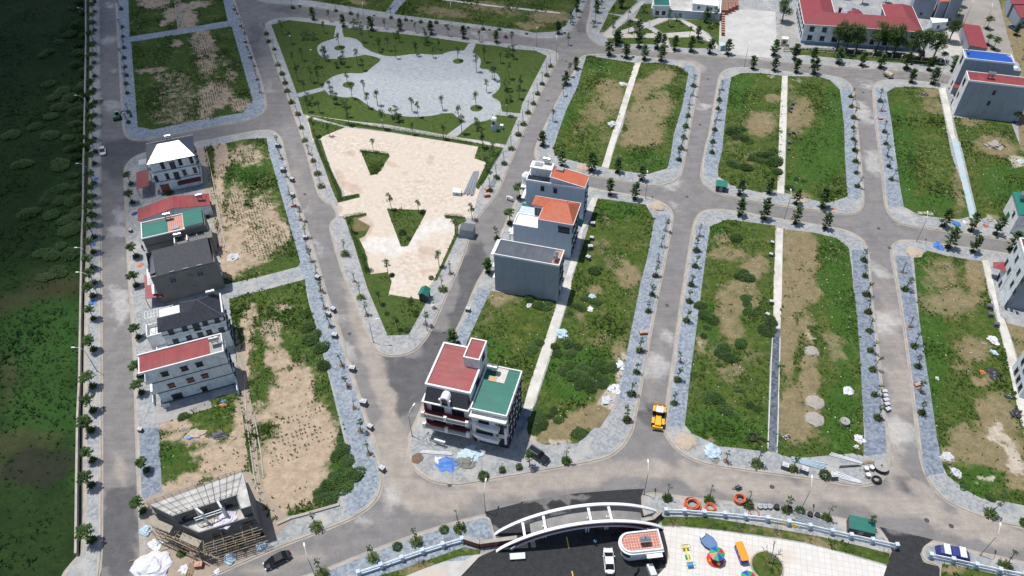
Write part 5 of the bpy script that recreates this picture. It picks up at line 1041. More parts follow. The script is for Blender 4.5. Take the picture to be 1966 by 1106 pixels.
def f(b):
    for i in range(10): b.bar((-2.8+i*.62, a.W-1.6, 9.3), (-2.8+i*.62, a.W+.6, 9.3), .1)
    for y in (a.W-1.6, a.W-.5, a.W+.6): b.bar((-2.9, y, 9.4), (3.0, y, 9.4), .1)
    for x in (-2.8, 2.8): b.bar((x, a.W+.6, 5), (x, a.W+.6, 9.3), .1); b.bar((x, a.W-1.6, 5), (x, a.W-1.6, 9.3), .1)
a.part('pergola', 'trim', f)
a.part('terrace_wall', 'trim', lambda b: (b.box(-2.6, -2.4, -2.2, 2.6, .1, 3.2), b.box(-2.4, .19, -2.2, -2.0, .1, 1.4), b.box(-2.4, .19, -2, 2.9, 2.6, 2.75)))
a.part('east_parapet', 'trim', lambda b: (b.box(a.L+.1, a.L+.4, .5, a.W, 9.3, 10.1),))
tank(G(*pp('PD', 1330, 740), 10.8)-Vector((0, 0, .4)), R(20), 'steel water tank set into the dark pyramid roof', 1.0)
tank(G(*pp('PF', 270, 350), 2.8), R(20), 'small white water tank on the low terrace below the dark hip roof', .7)
# ---- F: red flat roof tube house
a = Hs('red_roof_tube_house', 'long pale blue three-storey house with flat dark red roof and rust shutters', 'PF', 10.6, AN-.3, 15.6, 4.9, se=(940, 492))
a.box('wall', 'w_blue', .9, a.L, 0, a.W, 0, 10.2)
a.box('roof', 'r_red', -.3, a.L-2.6, .12, a.W-.12, 10.202, 10.42)
a.box('terrace', 'concrete', a.L-2.6, a.L-.2, .2, a.W-.2, 10.201, 10.28)
a.part('parapet', 'trim', lambda b: (b.box(-.6, a.L+.1, -.16, .1, 10.1, 10.62), b.box(-.6, a.L+.1, a.W-.1, a.W+.16, 10.1, 10.7), b.box(a.L-.12, a.L+.1, .1, a.W-.1, 10.1, 10.66), b.box(-.6, .9, .1, a.W-.1, 10.1, 10.19)))
a.bands([3.5, 6.7], 'SE', x0=.9, t=.1)
for (x, y) in ((352, 727), (548, 672), (700, 630)): k = a.wall(x, y, 'S'); a.win('S', k[0], k[1]-.45, 1.15, 1.0, mull=2)
for (x, y) in ((418, 842), (610, 787), (757, 745)): k = a.wall(x, y, 'S'); a.win('S', k[0], k[1]-.45, 1.1, .95, pane='shut', mull=0)
k = a.wall(478, 950, 'S'); a.win('S', k[0], k[1]-.55, 1.8, 1.2, mull=3)
k = a.wall(757, 890, 'S'); a.win('S', k[0], k[1]-1.0, 1.0, 2.0, name='door', mull=0)
for z in (3.6, 6.8): a.box('balcony', 'trim', -.25, .898, .1, a.W-.1, z-.1, z+.9)
for z in (.3, 4.6, 7.8): a.win('W', 2.4, z, 2.6, 2.0, at=.9, hood=0)
for z in (1, 4.2, 7.4): a.win('E', 1.5, z, .8, 1.2); a.win('E', 3.5, z, .8, 1.2)
a.box('plinth', 'band', .9, a.L, -.05, -.002, .1, .5)
a.part('yard_wall', 'w_blue', lambda b: (b.box(-.9, -.75, .2, a.W+2, .1, 1.2), b.box(.9, 2.3, -1.3, -1.15, .1, 1.3), b.box(a.L+.05, a.L+.2, -3.5, .1, .1, 2.0)))
tank(G(*pp('PF', 855, 400), 11.2)-Vector((0, 0, .6)), R(20), 'steel water tank on the terrace end of the flat red roof', 1.05)
# ---- centre row
AC = -16.6
a = Hs('white_orange_house', 'tall pale house with one orange tiled slope and a white roof box', 'PH', 10.9, AC, 15.0, 5.2, sw=(590, 325))
a.box('wall', 'w_mid', 0, a.L, 0, a.W, 0, 10.5)
xm = a.loc(925, 372)[0]
def f(b):
    q_ = [(xm, .15, 12.6), (a.L-.05, .15, 11.0), (a.L-.05, a.W-.1, 11.0), (xm, a.W-.1, 12.6)]; b.face(q_); b.face([(x, y, z-.12) for x, y, z in q_][::-1])
    for i in range(4): j = (i+1) % 4; b.face([q_[i], tuple(q_[i][:2])+(q_[i][2]-.12,), tuple(q_[j][:2])+(q_[j][2]-.12,), q_[j]])
a.part('roof', 't_orange', f)
def f(b):
    b.face([(xm, .3, 10.5), (a.L-.1, .3, 10.5), (a.L-.1, .3, 10.86), (xm, .3, 12.46)]); b.face([(xm, a.W-.2, 10.5), (xm, a.W-.2, 12.46), (a.L-.1, a.W-.2, 10.86), (a.L-.1, a.W-.2, 10.5)])
a.part('gable_wall', 'w_mid', f)
a.part('verge', 'trim', lambda b: (b.bar((xm, .1, 12.66), (a.L, .1, 11.05), .16), b.bar((xm, a.W, 12.66), (a.L, a.W, 11.05), .16), b.bar((xm, 0, 12.66), (xm, a.W, 12.66), .16)))
a.part('roof_room', 'w_white', lambda b: (b.box(.6, xm-.1, 2.6, a.W-.1, 10.5, 12.9), b.box(.3, xm, 2.3, a.W+.1, 12.9, 13.1)))
a.parapet(0, a.L, 0, a.W, 10.3, 10.9, .15)
a.part('terrace', 'glass', lambda b: b.box(.2, xm, .2, 2.5, 10.501, 10.53))
for (x, y) in ((822, 455), (1003, 485)): k = a.wall(x, y, 'S'); a.win('S', k[0], k[1]-.6, .8, 1.2, hood=.15, pane='glass')
a.part('corner_turret', 'trim', lambda b: (b.tube([(-.7, 2.6, 8), (-.7, 2.6, 10.2), (-.7, 2.6, 10.9)], [1.1, 1.1, .6], 14), b.box(-1.6, 0, .5, 4.6, 7.6, 7.9), b.box(-1.5, 0, .5, 4.6, 4.2, 4.4)))
for z in (1, 4.2, 7.4): a.win('E', 1.5, z, .9, 1.3); a.win('E', 3.6, z, .9, 1.3)
for z in (.3, 4.6, 8): a.win('W', 2.6, z, 2.4, 2, hood=0)
a.part('hatch', 'framew', lambda b: (b.box(1.3, 3.3, 3.2, 4.6, 13.1, 13.35), b.box(xm+.8, xm+2.6, 3.4, 4.9, 12.2, 12.75)))
tank(G(*pp('PH', 885, 110), 13.0), R(AC), 'white water tank on the white roof box by the park street', 1.0)
a = Hs('orange_hip_house', 'blue-grey house with orange tiled hip roof and front terraces', 'PH', 10.9, AC, 11.6, 8.6, ne=(1365, 665))
xe = a.loc(815, 800)[0]
a.part('wall', 'w_mid', lambda b: (b.box(3.0, a.L-.3, .4, a.W-.3, 0, 10.7), b.box(.9, 2.999, 5.2, a.W-.3, 0, 10.7), b.box(-3.2, .899, .6, a.W-.3, 0, 7.4), b.box(.9, 2.999, .6, 5.199, 0, 7.4)))
def f(b):
    hip(b, 3.2, a.L, .1, a.W, 10.9, 2.6, 3.3, 2.3); hip(b, .2, a.L-3, 5.0, a.W, 10.86, 1.5, 1.8, 0)
a.part('roof', 't_orange', f)
a.part('fascia', 'trim', lambda b: (b.box(3.2, a.L, 0, .1, 10.7, 10.92), b.box(a.L, a.L+.12, 0, a.W, 10.7, 10.95), b.box(.2, a.L, a.W, a.W+.1, 10.7, 10.95)))
k = a.wall(1125, 1045, 'S', at=.4); a.win('S', k[0], k[1]-.7, 2.6, 1.5, at=.4, name='loggia_opening', mull=0)
for x in (1.4, 2.2, 2.8): a.win('S', x, 7.7, .55, 2.2, at=5.2, hood=0, name='door')
a.parapet(-3.2, 2.95, .6, 5.1, 7.35, 7.75, .2)
a.part('terrace', 'w_white', lambda b: b.box(-2.9, 2.9, .9, 5, 7.401, 7.44))
a.part('front_porch', 'w_white', lambda b: (b.box(-4.2, -3.3, .6, 3.6, 3.9, 4.3), b.box(-4.2, -4.0, .6, .8, .1, 3.9), b.box(-3.9, -3.3, -1.2, .2, 6.3, 6.6)))
for y in (1.5, 3.5, 5.5, 7.3):
    for z in (1, 4.2, 7.6): a.win('E', y, z, .8, 1.3, at=a.L-.3, hood=.2)
a.part('side_awning', 'r_greenx', lambda b: (b.face([(a.L-.29, 5.6, 6.6), (a.L+1.1, 5.6, 6.0), (a.L+1.1, a.W-.3, 6.0), (a.L-.29, a.W-.3, 6.6)]), b.face([(a.L-.29, 5.6, 6.52), (a.L-.29, a.W-.3, 6.52), (a.L+1.1, a.W-.3, 5.92), (a.L+1.1, 5.6, 5.92)])))
def f(b):
    p = [a.loc(x, y, h=4.0) for x, y in ((460, 820), (640, 830), (620, 690), (545, 650))]; b.face([(x, y, 3.9) for x, y in p]); b.face([(x, y, 3.8) for x, y in p][::-1])
    for (x, y) in p: b.box(x-.06, x+.06, y-.06, y+.06, .1, 3.79)
a.part('canopy', 'r_greenx', f)
a = Hs('grey_flat_house', 'windowless blue-grey tube house with slate flat roof and white rim', 'PG', 11.6, AC, 14.95, 5.2, sw=(125, 393))
a.box('wall', 'w_dgrey', 0, a.L, 0, a.W, 0, 11.2)
a.box('roof', 'r_slate', .1, a.L-1.9, .12, a.W-.12, 11.2, 11.32); a.box('terrace', 't_terra', a.L-1.9, a.L-.1, .12, a.W-.12, 11.201, 11.26)
a.parapet(0, a.L, 0, a.W, 11.1, 11.6, .12)
a.part('front_slab', 'trim', lambda b: (b.box(-.75, -.08, -.05, a.W+.05, 11.05, 11.3), b.box(-.6, -.002, .1, a.W-.1, 7.3, 7.5), b.box(-.6, -.002, .1, a.W-.1, 3.8, 4.0)))
for z in (.3, 4.4, 7.9): a.win('W', 2.6, z, 2.8, 2.2, hood=0)
for z in (1.5, 4.7, 8.0): a.win('E', 1.4, z, .9, 1.3); a.win('E', 3.7, z, .9, 1.3)
a.part('air_conditioner', 'framew', lambda b: b.box(a.L+.02, a.L+.4, 1.2, 2.1, 10, 10.6))
tank(G(*pp('PG', 945, 480), 11.3), R(AC+90), 'steel water tank in the terrace corner of the slate flat roof', .95)
# ---- bottom corner pair
a = Hs('mansard_house', 'four-storey corner house with flat dark red roof, black mansard front and balconies', 'PI', 13.7, AC+.6, 8.75, 12.2, se=(868, 868)); a.root.scale.z = 13.7/12.6
L, W = a.L, a.W
a.part('wall', 'w_white', lambda b: (b.box(0, L, 1.6, W, 0, 12.2), b.box(0, L, .5, 1.599, 3.4, 9.8)))
a.part('ground_floor', 'w_cream', lambda b: b.box(.02, L-.02, .9, 1.598, 0, 3.399))
a.box('roof', 'r_redy', .3, L-.2, 1.9, W-.2, 12.201, 12.4)
a.parapet(0, L, 1.6, W, 12.1, 12.62, .25, out=.12)
a.part('mansard', mat('black_shingles', (.018, .02, .028), (.03, .032, .04), 2.5, rough=.7, coord='obj'), lambda b: (b.face([(.1, -.2, 9.95), (L-.1, -.2, 9.95), (L-.35, 1.45, 12.1), (.35, 1.45, 12.1)]), b.face([(.1, -.2, 9.95), (.35, 1.45, 12.1), (.1, 1.6, 9.95)]), b.face([(L-.1, -.2, 9.95), (L-.1, 1.6, 9.95), (L-.35, 1.45, 12.1)])))
a.part('cornice', 'trim', lambda b: (b.box(-.35, L+.15, -.5, 1.598, 9.7, 9.94),))
def f(b):
    x = L*.5-.1
    for s in (-.75, .75): b.box(x+s-.15, x+s+.15, -.35, .9, 9.95, 11.2)
    for i in range(7):
        a0 = math.pi*i/7; a1 = math.pi*(i+1)/7; c = lambda t, r_: (x+math.cos(t)*r_, 11.2+math.sin(t)*r_)
        o0, o1, i0, i1 = c(a0, .95), c(a1, .95), c(a0, .6), c(a1, .6)
        b.face([(o0[0], -.4, o0[1]), (o1[0], -.4, o1[1]), (i1[0], -.4, i1[1]), (i0[0], -.4, i0[1])][::-1]); b.face([(o0[0], -.4, o0[1]), (o0[0], 1.4, o0[1]), (o1[0], 1.4, o1[1]), (o1[0], -.4, o1[1])][::-1]); b.face([(i0[0], -.4, i0[1]), (i0[0], 1, i0[1]), (i1[0], 1, i1[1]), (i1[0], -.4, i1[1])])
    for s in (-1, 1): b.box(x+s*.95-.18, x+s*.95+.18, -.42, 0, 11.15, 11.45)
a.part('dormer', 'trim', f); a.win('S', L*.5-.1, 10.0, 1.15, 1.5, at=-.1, hood=0)
for z, zt in ((6.6, 9.7), (3.4, 6.6)):
    a.part('balcony', 'trim', lambda b: (b.box(-.3, L+.1, -1.3, .499, z-.12, z+.1), b.box(-.3, -.1, -1.3, 4, z+.1, z+.15)))
    o = a.part('balustrade', 'concrete', lambda b: (b.box(-.2, L, -1.28, -1.1, z+.11, z+.8), b.box(-.28, L+.08, -1.33, -1.05, z+.8, z+.92)))
    for x in (-.1, L*.5, L-.1): a.box('balcony_post', 'trim', x-.3, x+.3, -1.4, -.9, z-.05, z+1.2)
    a.part('red_floor', 't_red', lambda b: b.box(-.1, L-.1, -1.08, .49, z+.101, z+.13))
    for x, w in ((2.4, 2.4), (6.4, 2.3)): a.win('S', x, z+.15, w, 2.2, at=.5, hood=0, name='balcony_door', mull=2)
    a.box('screen_wall', 't_red', -.1, .12, -.2, .49, z+.14, zt-.3)
for x, w in ((2.2, 1.0), (3.6, 1.0)): a.win('S', x, .8, w, 1.5, at=.9, hood=.1)
a.win('S', 6.8, 1.1, 2.2, 1.1, at=.9, hood=.1)
a.part('tower', 'w_white', lambda b: b.box(L-3.1, L+.0, W-4.6, W+.3, 12.2, 14.6)); a.part('tower_roof', 'r_redy', lambda b: b.box(L-2.9, L-.2, W-4.4, W+.1, 14.62, 14.7)); a.parapet(L-3.1, L, W-4.6, W+.3, 14.4, 14.95, .18)
a.win('E', W-2.3, 12.9, 1.2, 1.2, hood=.1); a.win('E', W-6.5, 12.2-1.4, 1.6, 1.1, hood=.1)
for z in (.6, 4, 7.2):
    for y in (3.5, 6.5, 9.5): a.win('W', y, z, 1.2, 1.6, hood=.35)
a = Hs('green_flat_house', 'white modern corner house with deep green flat roof and dark side', 'PI', 11.6, AC+.4, 6.95, 10.9, se=(1420, 1098)); a.root.scale.z = 11.6/10.4
L, W = a.L, a.W
a.part('wall', 'w_white', lambda b: (b.box(0, L, .9, W, 0, 10.0),))
a.box('roof', 'r_green', .1, L-.2, .2, W-.2, 10.0, 10.12)
a.part('terrace_slab', 'alley', lambda b: b.box(2.3, 4.4, W-3.6, W-.2, 10.121, 10.2)); a.part('plywood_sheet', mat('plywood', (.55, .38, .20), (.45, .3, .16), 2), lambda b: b.box(1.3, 2.7, W-3.7, W-2.5, 10.201, 10.26))
a.parapet(0, L, 0, W, 9.85, 10.42, .16)
a.part('eaves_slab', 'trim', lambda b: (b.box(-.05, L+.1, -1.0, .8, 9.0, 9.2), b.box(-.05, L+.1, -1.0, -.85, 9.2, 9.4), b.box(L, L+.12, -1, .8, 9.2, 9.4)))
a.part('front_bay', 'w_white', lambda b: (b.box(0, L*.66, .1, .899, 3.6, 8.9),))
for z in (6.5, 3.5):
    def f(b):
        n = 8; pts = [(L*.0, -.1), (L*.1, -.55), (L*.3, -.85), (L*.5, -.95), (L*.78, -.95), (L*.8, .08), (0, .08)]; b.prism(pts, z-.5, z+.35)
    a.part('balcony', 'trim', f)
a.win('S', L*.35, 7.0, 1.9, 1.4, at=.1, hood=0, mull=2); a.win('S', L*.36, 4.0, 3.2, 1.7, at=.1, hood=0, mull=5); a.win('S', L*.84, 4.0, 1.4, 2.4, at=.9, hood=0)
a.win('S', L*.84, 7.2, 1.7, 1.6, at=.9, hood=0); a.win('S', L*.4, .2, 3.2, 2.2, at=.9, hood=0, pane='w_dgrey', name='garage_door', mull=6); a.win('S', L*.84, .2, 1.6, 2.2, at=.9, hood=0, pane='frame', name='door')
a.part('ground_floor_cladding', 'maroon', lambda b: (b.box(0, .5, .7, .898, .1, 3.3), b.box(L*.66, L*.7, .7, .898, .1, 3.3), b.box(L-.35, L, .7, .898, .1, 3.3)))
a.part('corner_column', 'trim', lambda b: b.box(L-.35, L+.02, -.6, -.2, 2.9, 7.2))
for y in (1.8, 3.7, 5.6, 7.5, 9.4):
    for z in (.8, 3.9, 7.0): a.win('E', y, z, 1.1, 1.7, hood=.2)
a.part('dark_cladding', 'band', lambda b: [b.box(L+.003, L+.05, .9+i*2.3, 1.1+i*2.3, .1, 9.8) for i in range(5)])
tank(G(*pp('PI', 1225, 470), 11.6)-Vector((0, 0, .3)), R(AC), 'white steel water tank at the back of the deep green roof', 1.15)
# ---- right side
a = Hs('grey_red_roof_house', 'tall grey house with narrow flat red roof and two slit windows', 'PR3', 11.8, AC, 17.5, 5.6, sw=(395, 480))
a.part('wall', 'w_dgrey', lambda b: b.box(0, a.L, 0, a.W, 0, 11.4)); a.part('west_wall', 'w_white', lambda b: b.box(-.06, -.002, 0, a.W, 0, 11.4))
a.box('roof', 'r_red', .15, a.L-.15, .15, a.W-.15, 11.4, 11.5); a.parapet(0, a.L, 0, a.W, 11.3, 11.85, .15)
for (x, y) in ((708, 635), (640, 765)): k = a.wall(x, y, 'S'); a.win('S', k[0], k[1]-.6, .55, 1.2, hood=0)
for (x, y, w, h) in ((335, 505, 1.5, 1.7), (262, 660, .8, 1.2), (190, 740, .7, 1.2)): k = a.wall(x, y, 'W'); a.win('W', k[0], k[1]-.7, w, h, at=-.06, hood=.1)
for z in (1.2, 4.4, 7.6, 9.6): a.win('E', 1.5, z, 1, 1.2)
tank(G(*pp('PR3', 650, 460), 11.6), R(AC), 'steel water tank on stand on the narrow red roof', 1.1, upright=False)
a = Hs('blue_roof_house', 'tall blue-grey house with bright blue roof behind the narrow red roof', 'PR3', 12.2, AC+.6, 16.0, 5.8, sw=(350, 205))
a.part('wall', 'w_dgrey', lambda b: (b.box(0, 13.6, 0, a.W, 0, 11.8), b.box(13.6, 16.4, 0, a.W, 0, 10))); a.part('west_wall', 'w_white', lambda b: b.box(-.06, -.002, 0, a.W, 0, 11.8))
a.part('roof', 'r_blue', lambda b: b.prism([(.9, .15), (13.4, .15), (13.4, a.W-2), (12, a.W-.2), (5, a.W-.2), (.9, a.W-.2)], 11.8, 11.95)); a.parapet(0, 13.6, 0, a.W, 11.7, 12.25, .15)
a.part('white_dome', 'trim', lambda b: b.tube([(14.9, 1.2, 10), (14.9, 1.2, 10.4), (14.9, 1.2, 10.8)], [.8, .7, .2], 12))
for (x, y, w, h) in ((300, 235, 1.2, 2), (190, 510, .7, 1.1), (145, 590, .7, 1)): k = a.wall(x, y, 'W'); a.win('W', k[0], k[1]-.7, w, h, at=-.06, hood=.1)
a.part('awning', 'r_red', lambda b: b.face([(-.07, -1.6, 3.2), (1.7, -1.6, 3.2), (1.7, .9, 3.8), (-.07, .9, 3.8)]))
tank(G(*pp('PR3', 375, 150), 12.0), R(80), 'small steel tank at the west end of the bright blue roof', .6)
a = Hs('white_block_house', 'tall white-walled block with many small windows at the right edge', 'PR1', 12.2, AC, 12.0, 10.2, nw=(432, 92))
a.part('wall', 'w_blue', lambda b: b.box(0, a.L, 0, a.W, 0, 11.8)); a.box('roof', 'r_red', .3, a.L, .2, a.W-.2, 11.8, 11.9); a.parapet(0, a.L, 0, a.W, 11.7, 12.25, .2)
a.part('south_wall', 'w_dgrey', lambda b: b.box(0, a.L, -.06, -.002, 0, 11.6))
for (x, y) in ((388, 210), (293, 352), (402, 315), (320, 445), (422, 455), (228, 578), (352, 580), (378, 668), (460, 550), (295, 800), (205, 515)): k = a.wall(x, y, 'W'); a.win('W', k[0], k[1]-.6, .85, 1.25, hood=.06)
a.part('awning', 't_red', lambda b: (b.face([(-2.1, 9.4, 3.2), (-.01, 7.4, 4.3), (-.01, a.W+.8, 4.3), (-2.1, a.W+.8, 3.6)]),))
a.part('downpipe', 'trim', lambda b: b.bar((-.1, 5.2, .2), (-.1, 5.2, 6), .12))
a = Hs('green_gable_house', 'low white-walled house with green roof at the right edge by the middle road', 'PR2', 6.4, AC, 9, 9.5, nw=(465, 232))
a.part('wall', 'w_white', lambda b: b.box(.15, a.L, .15, a.W-.1, 0, 6.2)); a.part('roof', 'r_greenx', lambda b: (b.face([(-.1, -.1, 6.3), (a.L, -.1, 7), (a.L, a.W, 7), (-.1, a.W, 6.3)]), b.box(-.1, a.L, -.12, a.W, 6.15, 6.28)))
a.win('W', 3, 3.5, .9, 1.1, at=.15); a.part('side_door', 'r_greenx', lambda b: b.box(.02, .14, 4.5, 6.2, .2, 2.5))
tank(G(*pp('PR2', 600, 350), 6.9), R(60), 'steel water tank on the green roof at the right edge', .9)
a = Hs('white_end_house', 'pale house just cut by the right edge of the picture, below the white block', 'PR1', 11.5, AC, 10, 8, sw=(470, 1700))
def _f(b): b.box(0, a.L, 0, a.W, 0, 11.2)
a.root.location = G(1953, 765)+Vector((0.3, .2, 0)); a.part('wall', 'w_blue', _f); a.box('roof', 'r_slate', .2, a.L, .2, a.W, 11.2, 11.3)
for y in (1.4, 3.6, 5.8):
    for z in (1, 4.2, 7.4): a.win('W', y, z, .9, 1.3, hood=.06)
def clutter(h, seed, L, W, H_, ye=0, x0=0):
    r = random.Random(seed)
    for k in range(3):
        y = r.uniform(.6, W-.6); z = r.choice((2.8, 5.9, 8.9)); h.part('air_conditioner', 'w_white', lambda b: (b.box(L+.03, L+.38, y, y+.8, z, z+.55),))
    for y in (W*.15, W*.82): h.part('downpipe', 'framew', lambda b: b.bar((L+.08, y, .2), (L+.08, y, H_-.5), .11))
for nm, H_ in (('red_roof_tube_house', 10.3), ('grey_flat_house', 11.3), ('hip_roof_house', 9.3), ('white_orange_house', 10.6), ('bare_grey_house', 8.6), ('grey_red_roof_house', 11.5), ('blue_roof_house', 11.9)):
    h = HOUSES[nm]; clutter(h, len(nm), h.L if nm != 'blue_roof_house' else 13.6, h.W, H_, x0=1)
# ---- school and neighbours
a = Hs('school_building', 'long pale two-storey school under maroon hipped roofs behind a fence', 'PS', 7.2, -11.2, 38.2, 9.6, sw=(290, 302), cat='school')
L = a.L
a.part('wall', 'w_blue', lambda b: (b.box(.4, L-.4, .4, 9.2, 0, 7), b.box(.4, 10.6, 9.2, 24, 0, 7), b.box(L-9.8, L-.4, 9.2, 19.5, 0, 7)))
a.part('plinth', mat('blue_plinth', (.22, .34, .48), (.18, .28, .4), 1), lambda b: b.box(.4, L-.4, .34, .398, 0, 1.1))
def f(b): hip(b, 0, L, 0, 9.6, 7.2, 2.6)
a.part('roof', 't_red', f)
a.part('west_wing_roof', 't_red', lambda b: hip(b, -.02, 11, -.03, 24.4, 7.203, 2.9, 5.4, 5, 'y')); a.part('east_wing_roof', 't_red', lambda b: hip(b, L-10.2, L+.02, -.03, 20, 7.206, 2.75, 5, 5, 'y'))
a.part('porch_roof', 't_red', lambda b: hip(b, 15.5, 20.5, 8, 12.5, 7.1, 2.0, 2.2, 2.2)); a.part('gutter', 'trim', lambda b: (b.box(-.15, L+.15, -.18, -.04, 7.0, 7.22), b.box(-.18, -.04, -.1, 24, 7.0, 7.22), b.box(L+.04, L+.18, -.1, 20, 7, 7.22), b.box(11.02, 11.2, 9.8, 24, 7, 7.22), b.box(L-10.4, L-10.24, 9.8, 20, 7, 7.22)))
for z in (1.6, 4.7):
    for i in range(9): a.win('S', 3+i*4.1, z, 1.4 if i != 2 or z > 3 else 1.8, 1.4, at=.4, mull=2, hood=.2)
    for i in range(6): a.win('W', 2.5+i*3.6, z, 1.5, 1.5, at=.4, mull=1)
    for i in range(3): a.win('W', 11+i*3, z, 1.5, 1.5, at=L-9.8)
for x in (13, 17.5): a.part('chimney', 'frame', lambda b: (b.box(x-.4, x+.4, 12, 12.7, 6.2, 8), b.box(x-.6, x+.6, 11.8, 12.9, 8, 8.2)))
def fence(name, pts, label, h=1.4, post=.5, pm='w_mid', rm='w_blue', base='w_mid', nrail=2, cap=False, pickets=0, z=.15, bh=.35, group=None):
    ps = [G(*p) for p in tp(pts)]; r = thing(name, label, 'fence', (ps[0].x, ps[0].y, z), 0, group); o = Vector((ps[0].x, ps[0].y, 0))
    for p in ps:
        b = MB(); q_ = p-o; d = (ps[1]-ps[0]); b.T = Matrix.Translation((q_.x, q_.y, 0)) @ Matrix.Rotation(math.atan2(d.y, d.x), 4, 'Z'); b.cbox(0, 0, 0, post, post, h+.1); b.cbox(0, 0, h+.1, post*1.35, post*1.35, .1)
        k = b.build('post', M[pm], r)
        if cap: c = MB(); c.T = b.T; c.blob((0, 0, h+.2), post*.55, 1, 1, 0, 8, 4, flat=True); c.build('ball_cap', M['trim'], k)
    for i in range(len(ps)-1):
        A, B = ps[i]-o, ps[i+1]-o; b = MB(); dv = (B-A).normalized()*post*.5; A = A+dv; B = B-dv
        for k in range(nrail): zz = bh+.12+(h-bh-.15)*(k+1)/nrail; b.bar((A.x, A.y, zz), (B.x, B.y, zz), .14 if nrail == 2 else .07)
        if pickets:
            n = int((B-A).length/pickets)
            for k in range(1, n): c = A.lerp(B, k/n); b.bar((c.x, c.y, bh), (c.x, c.y, h-.05), .04)
        b.build('rail_panel', M[rm], r)
        if bh: b = MB(); b.bar((A.x, A.y, bh/2), (B.x, B.y, bh/2), .25, bh); b.build('base_wall', M[base], r)
fence('garden_fence', 't13 700,1104 860,1052 1005,1000 1150,950 1295,905 1430,868', 'pale blue railing fence left of the gate arch', group='garden fences')
fence('garden_fence', 't23 1020,665 1150,668 1290,680 1435,690 1580,705 1735,722 t33 165,748 315,775 470,812 605,842 755,875 925,912', 'long pale blue railing fence between guardhouse and small driveway', group='garden fences')
fence('garden_fence', 't33 1165,980 1320,1012 1485,1050 1650,1086 1820,1120', 'pale blue railing fence in front of the blue tarpaulin car, bottom right corner', group='garden fences')
fence('school_fence', 't30 140,370 t30 320,372 430,376 495,382 562,388 635,395 700,402 765,408 835,414 900,420 970,427 1045,433 1110,438 1180,445 1245,452 1300,460', 'school front fence of cream posts with dark railings', 1.5, .3, 'w_cream', 'frame', 'w_cream', 2, True, .35, bh=.3)
# field wall on the left
ps = [G(*p) for p in tp('t00 612,-60 615,300 t01 605,0 600,180 598,520 590,700 585,1000 t02 580,300 575,700 t03 562,0 556,500 552,965')]
r = thing('field_wall', 'long low concrete wall between the field and the tree strip', 'wall', (ps[0].x, ps[0].y, 0)); b = MB(); b2 = MB()
for i in range(len(ps)-1):
    A, B = ps[i]-ps[0], ps[i+1]-ps[0]; b.bar((A.x, A.y, .5), (B.x, B.y, .5), .28, 1.1); b2.bar((A.x, A.y, 1.1), (B.x, B.y, 1.1), .4, .1)
b.build('wall', M['concrete'], r); b2.build('coping', M['kerb'], r)
sheet('ditch', [G(*a) for a in tp('t03 556,965 556,0 t02 580,700 582,0 600,0 t02 606,400 605,700 t03 598,0 600,920')], -.03, mat('wet_ditch', (.012, .012, .014), (.02, .02, .02), 1))
# small ones top right
def shed(name, label, P, pts, h0, h1, rm, wm='w_white', cat='shed', eave=.3):
    """roof quad given by its corner pixels: SW, SE, NE, NW"""
    hs = h0 if isinstance(h0, (tuple, list)) else (h0, h0, h1, h1); c = [G(*pp(P, *p), z) for p, z in zip(pts, hs)]; o = (c[0]+c[2])/2; o.z = 0
    r = thing(name, label, cat, o); q_ = [v-o for v in c]; b = MB(); b.face(q_); b.face([v-Vector((0, 0, .12)) for v in q_][::-1])
    for i in range(4): j = (i+1) % 4; b.face([q_[i], q_[i]-Vector((0, 0, .12)), q_[j]-Vector((0, 0, .12)), q_[j]])
    b.build('roof', M[rm], r); b = MB(); m_ = sum(q_, Vector())/4
    w = [Vector((v.x+(m_.x-v.x)*eave*.15, v.y+(m_.y-v.y)*eave*.15, v.z-.13)) for v in q_]
    for i in range(4): j = (i+1) % 4; b.face([(w[i].x, w[i].y, .05), (w[j].x, w[j].y, .05), w[j], w[i]])
    b.build('wall', M[wm], r)
    d = (w[1]-w[0]); L_ = d.to_2d().length; d.z = 0; d.normalize()
    for k in range(max(1, int(L_/4))):
        c_ = w[0].lerp(w[1], (k+.5)/max(1, int(L_/4))); b = MB(); b.T = Matrix.Translation((c_.x, c_.y, 1.0)) @ Matrix.Rotation(math.atan2(d.y, d.x), 4, 'Z'); b.box(-.5, .5, -.08, .0, 0, 1.2); e = b.build('window', M['framew'], r)
        b2 = MB(); b2.T = b.T; b2.box(-.42, .42, -.1, -.081, .08, 1.12); b2.build('pane', M['glass'], e)
    return r
shed('red_shed', 'steep dark red shed roof behind the bright blue roof', 'PT', ((945, 740), (1250, 800), (1120, 420), (835, 385)), (4.2, 4.2, 4.2, 4.2), 4.2, 't_red', 'w_dgrey')
shed('white_outbuilding', 'small flat white outbuilding beside the school', 'PT', ((345, 375), (590, 355), (600, 310), (305, 285)), 3.4, 3.4, 'trim', 'w_blue', 'outbuilding')
shed('gatehouse', 'little white-roofed cream gatehouse at the school yard corner', 'PS', ((5, 490), (90, 495), (95, 465), (15, 455)), 2.8, 2.8, 'trim', 'w_cream', 'gatehouse')
shed('red_roof_house', 'bright red roofed house in the top right corner', 'PT', ((1640, 65), (1860, 70), (1860, -120), (1600, -120)), 5, 5, 'r_red', 'w_dgrey', 'house')
shed('red_roof_house', 'maroon roofed house below the top right corner', 'PT', ((1790, 290), (1950, 260), (1950, 90), (1670, 85)), (4, 4, 5, 5), 5, 'r_red', 'w_dgrey', 'house')
shed('grey_house', 'tall grey house with an orange roof at the top edge, right of the school', 'PT', ((470, 25), (620, 20), (600, -120), (480, -120)), 8, 8, 't_orange', 'w_dgrey', 'house')
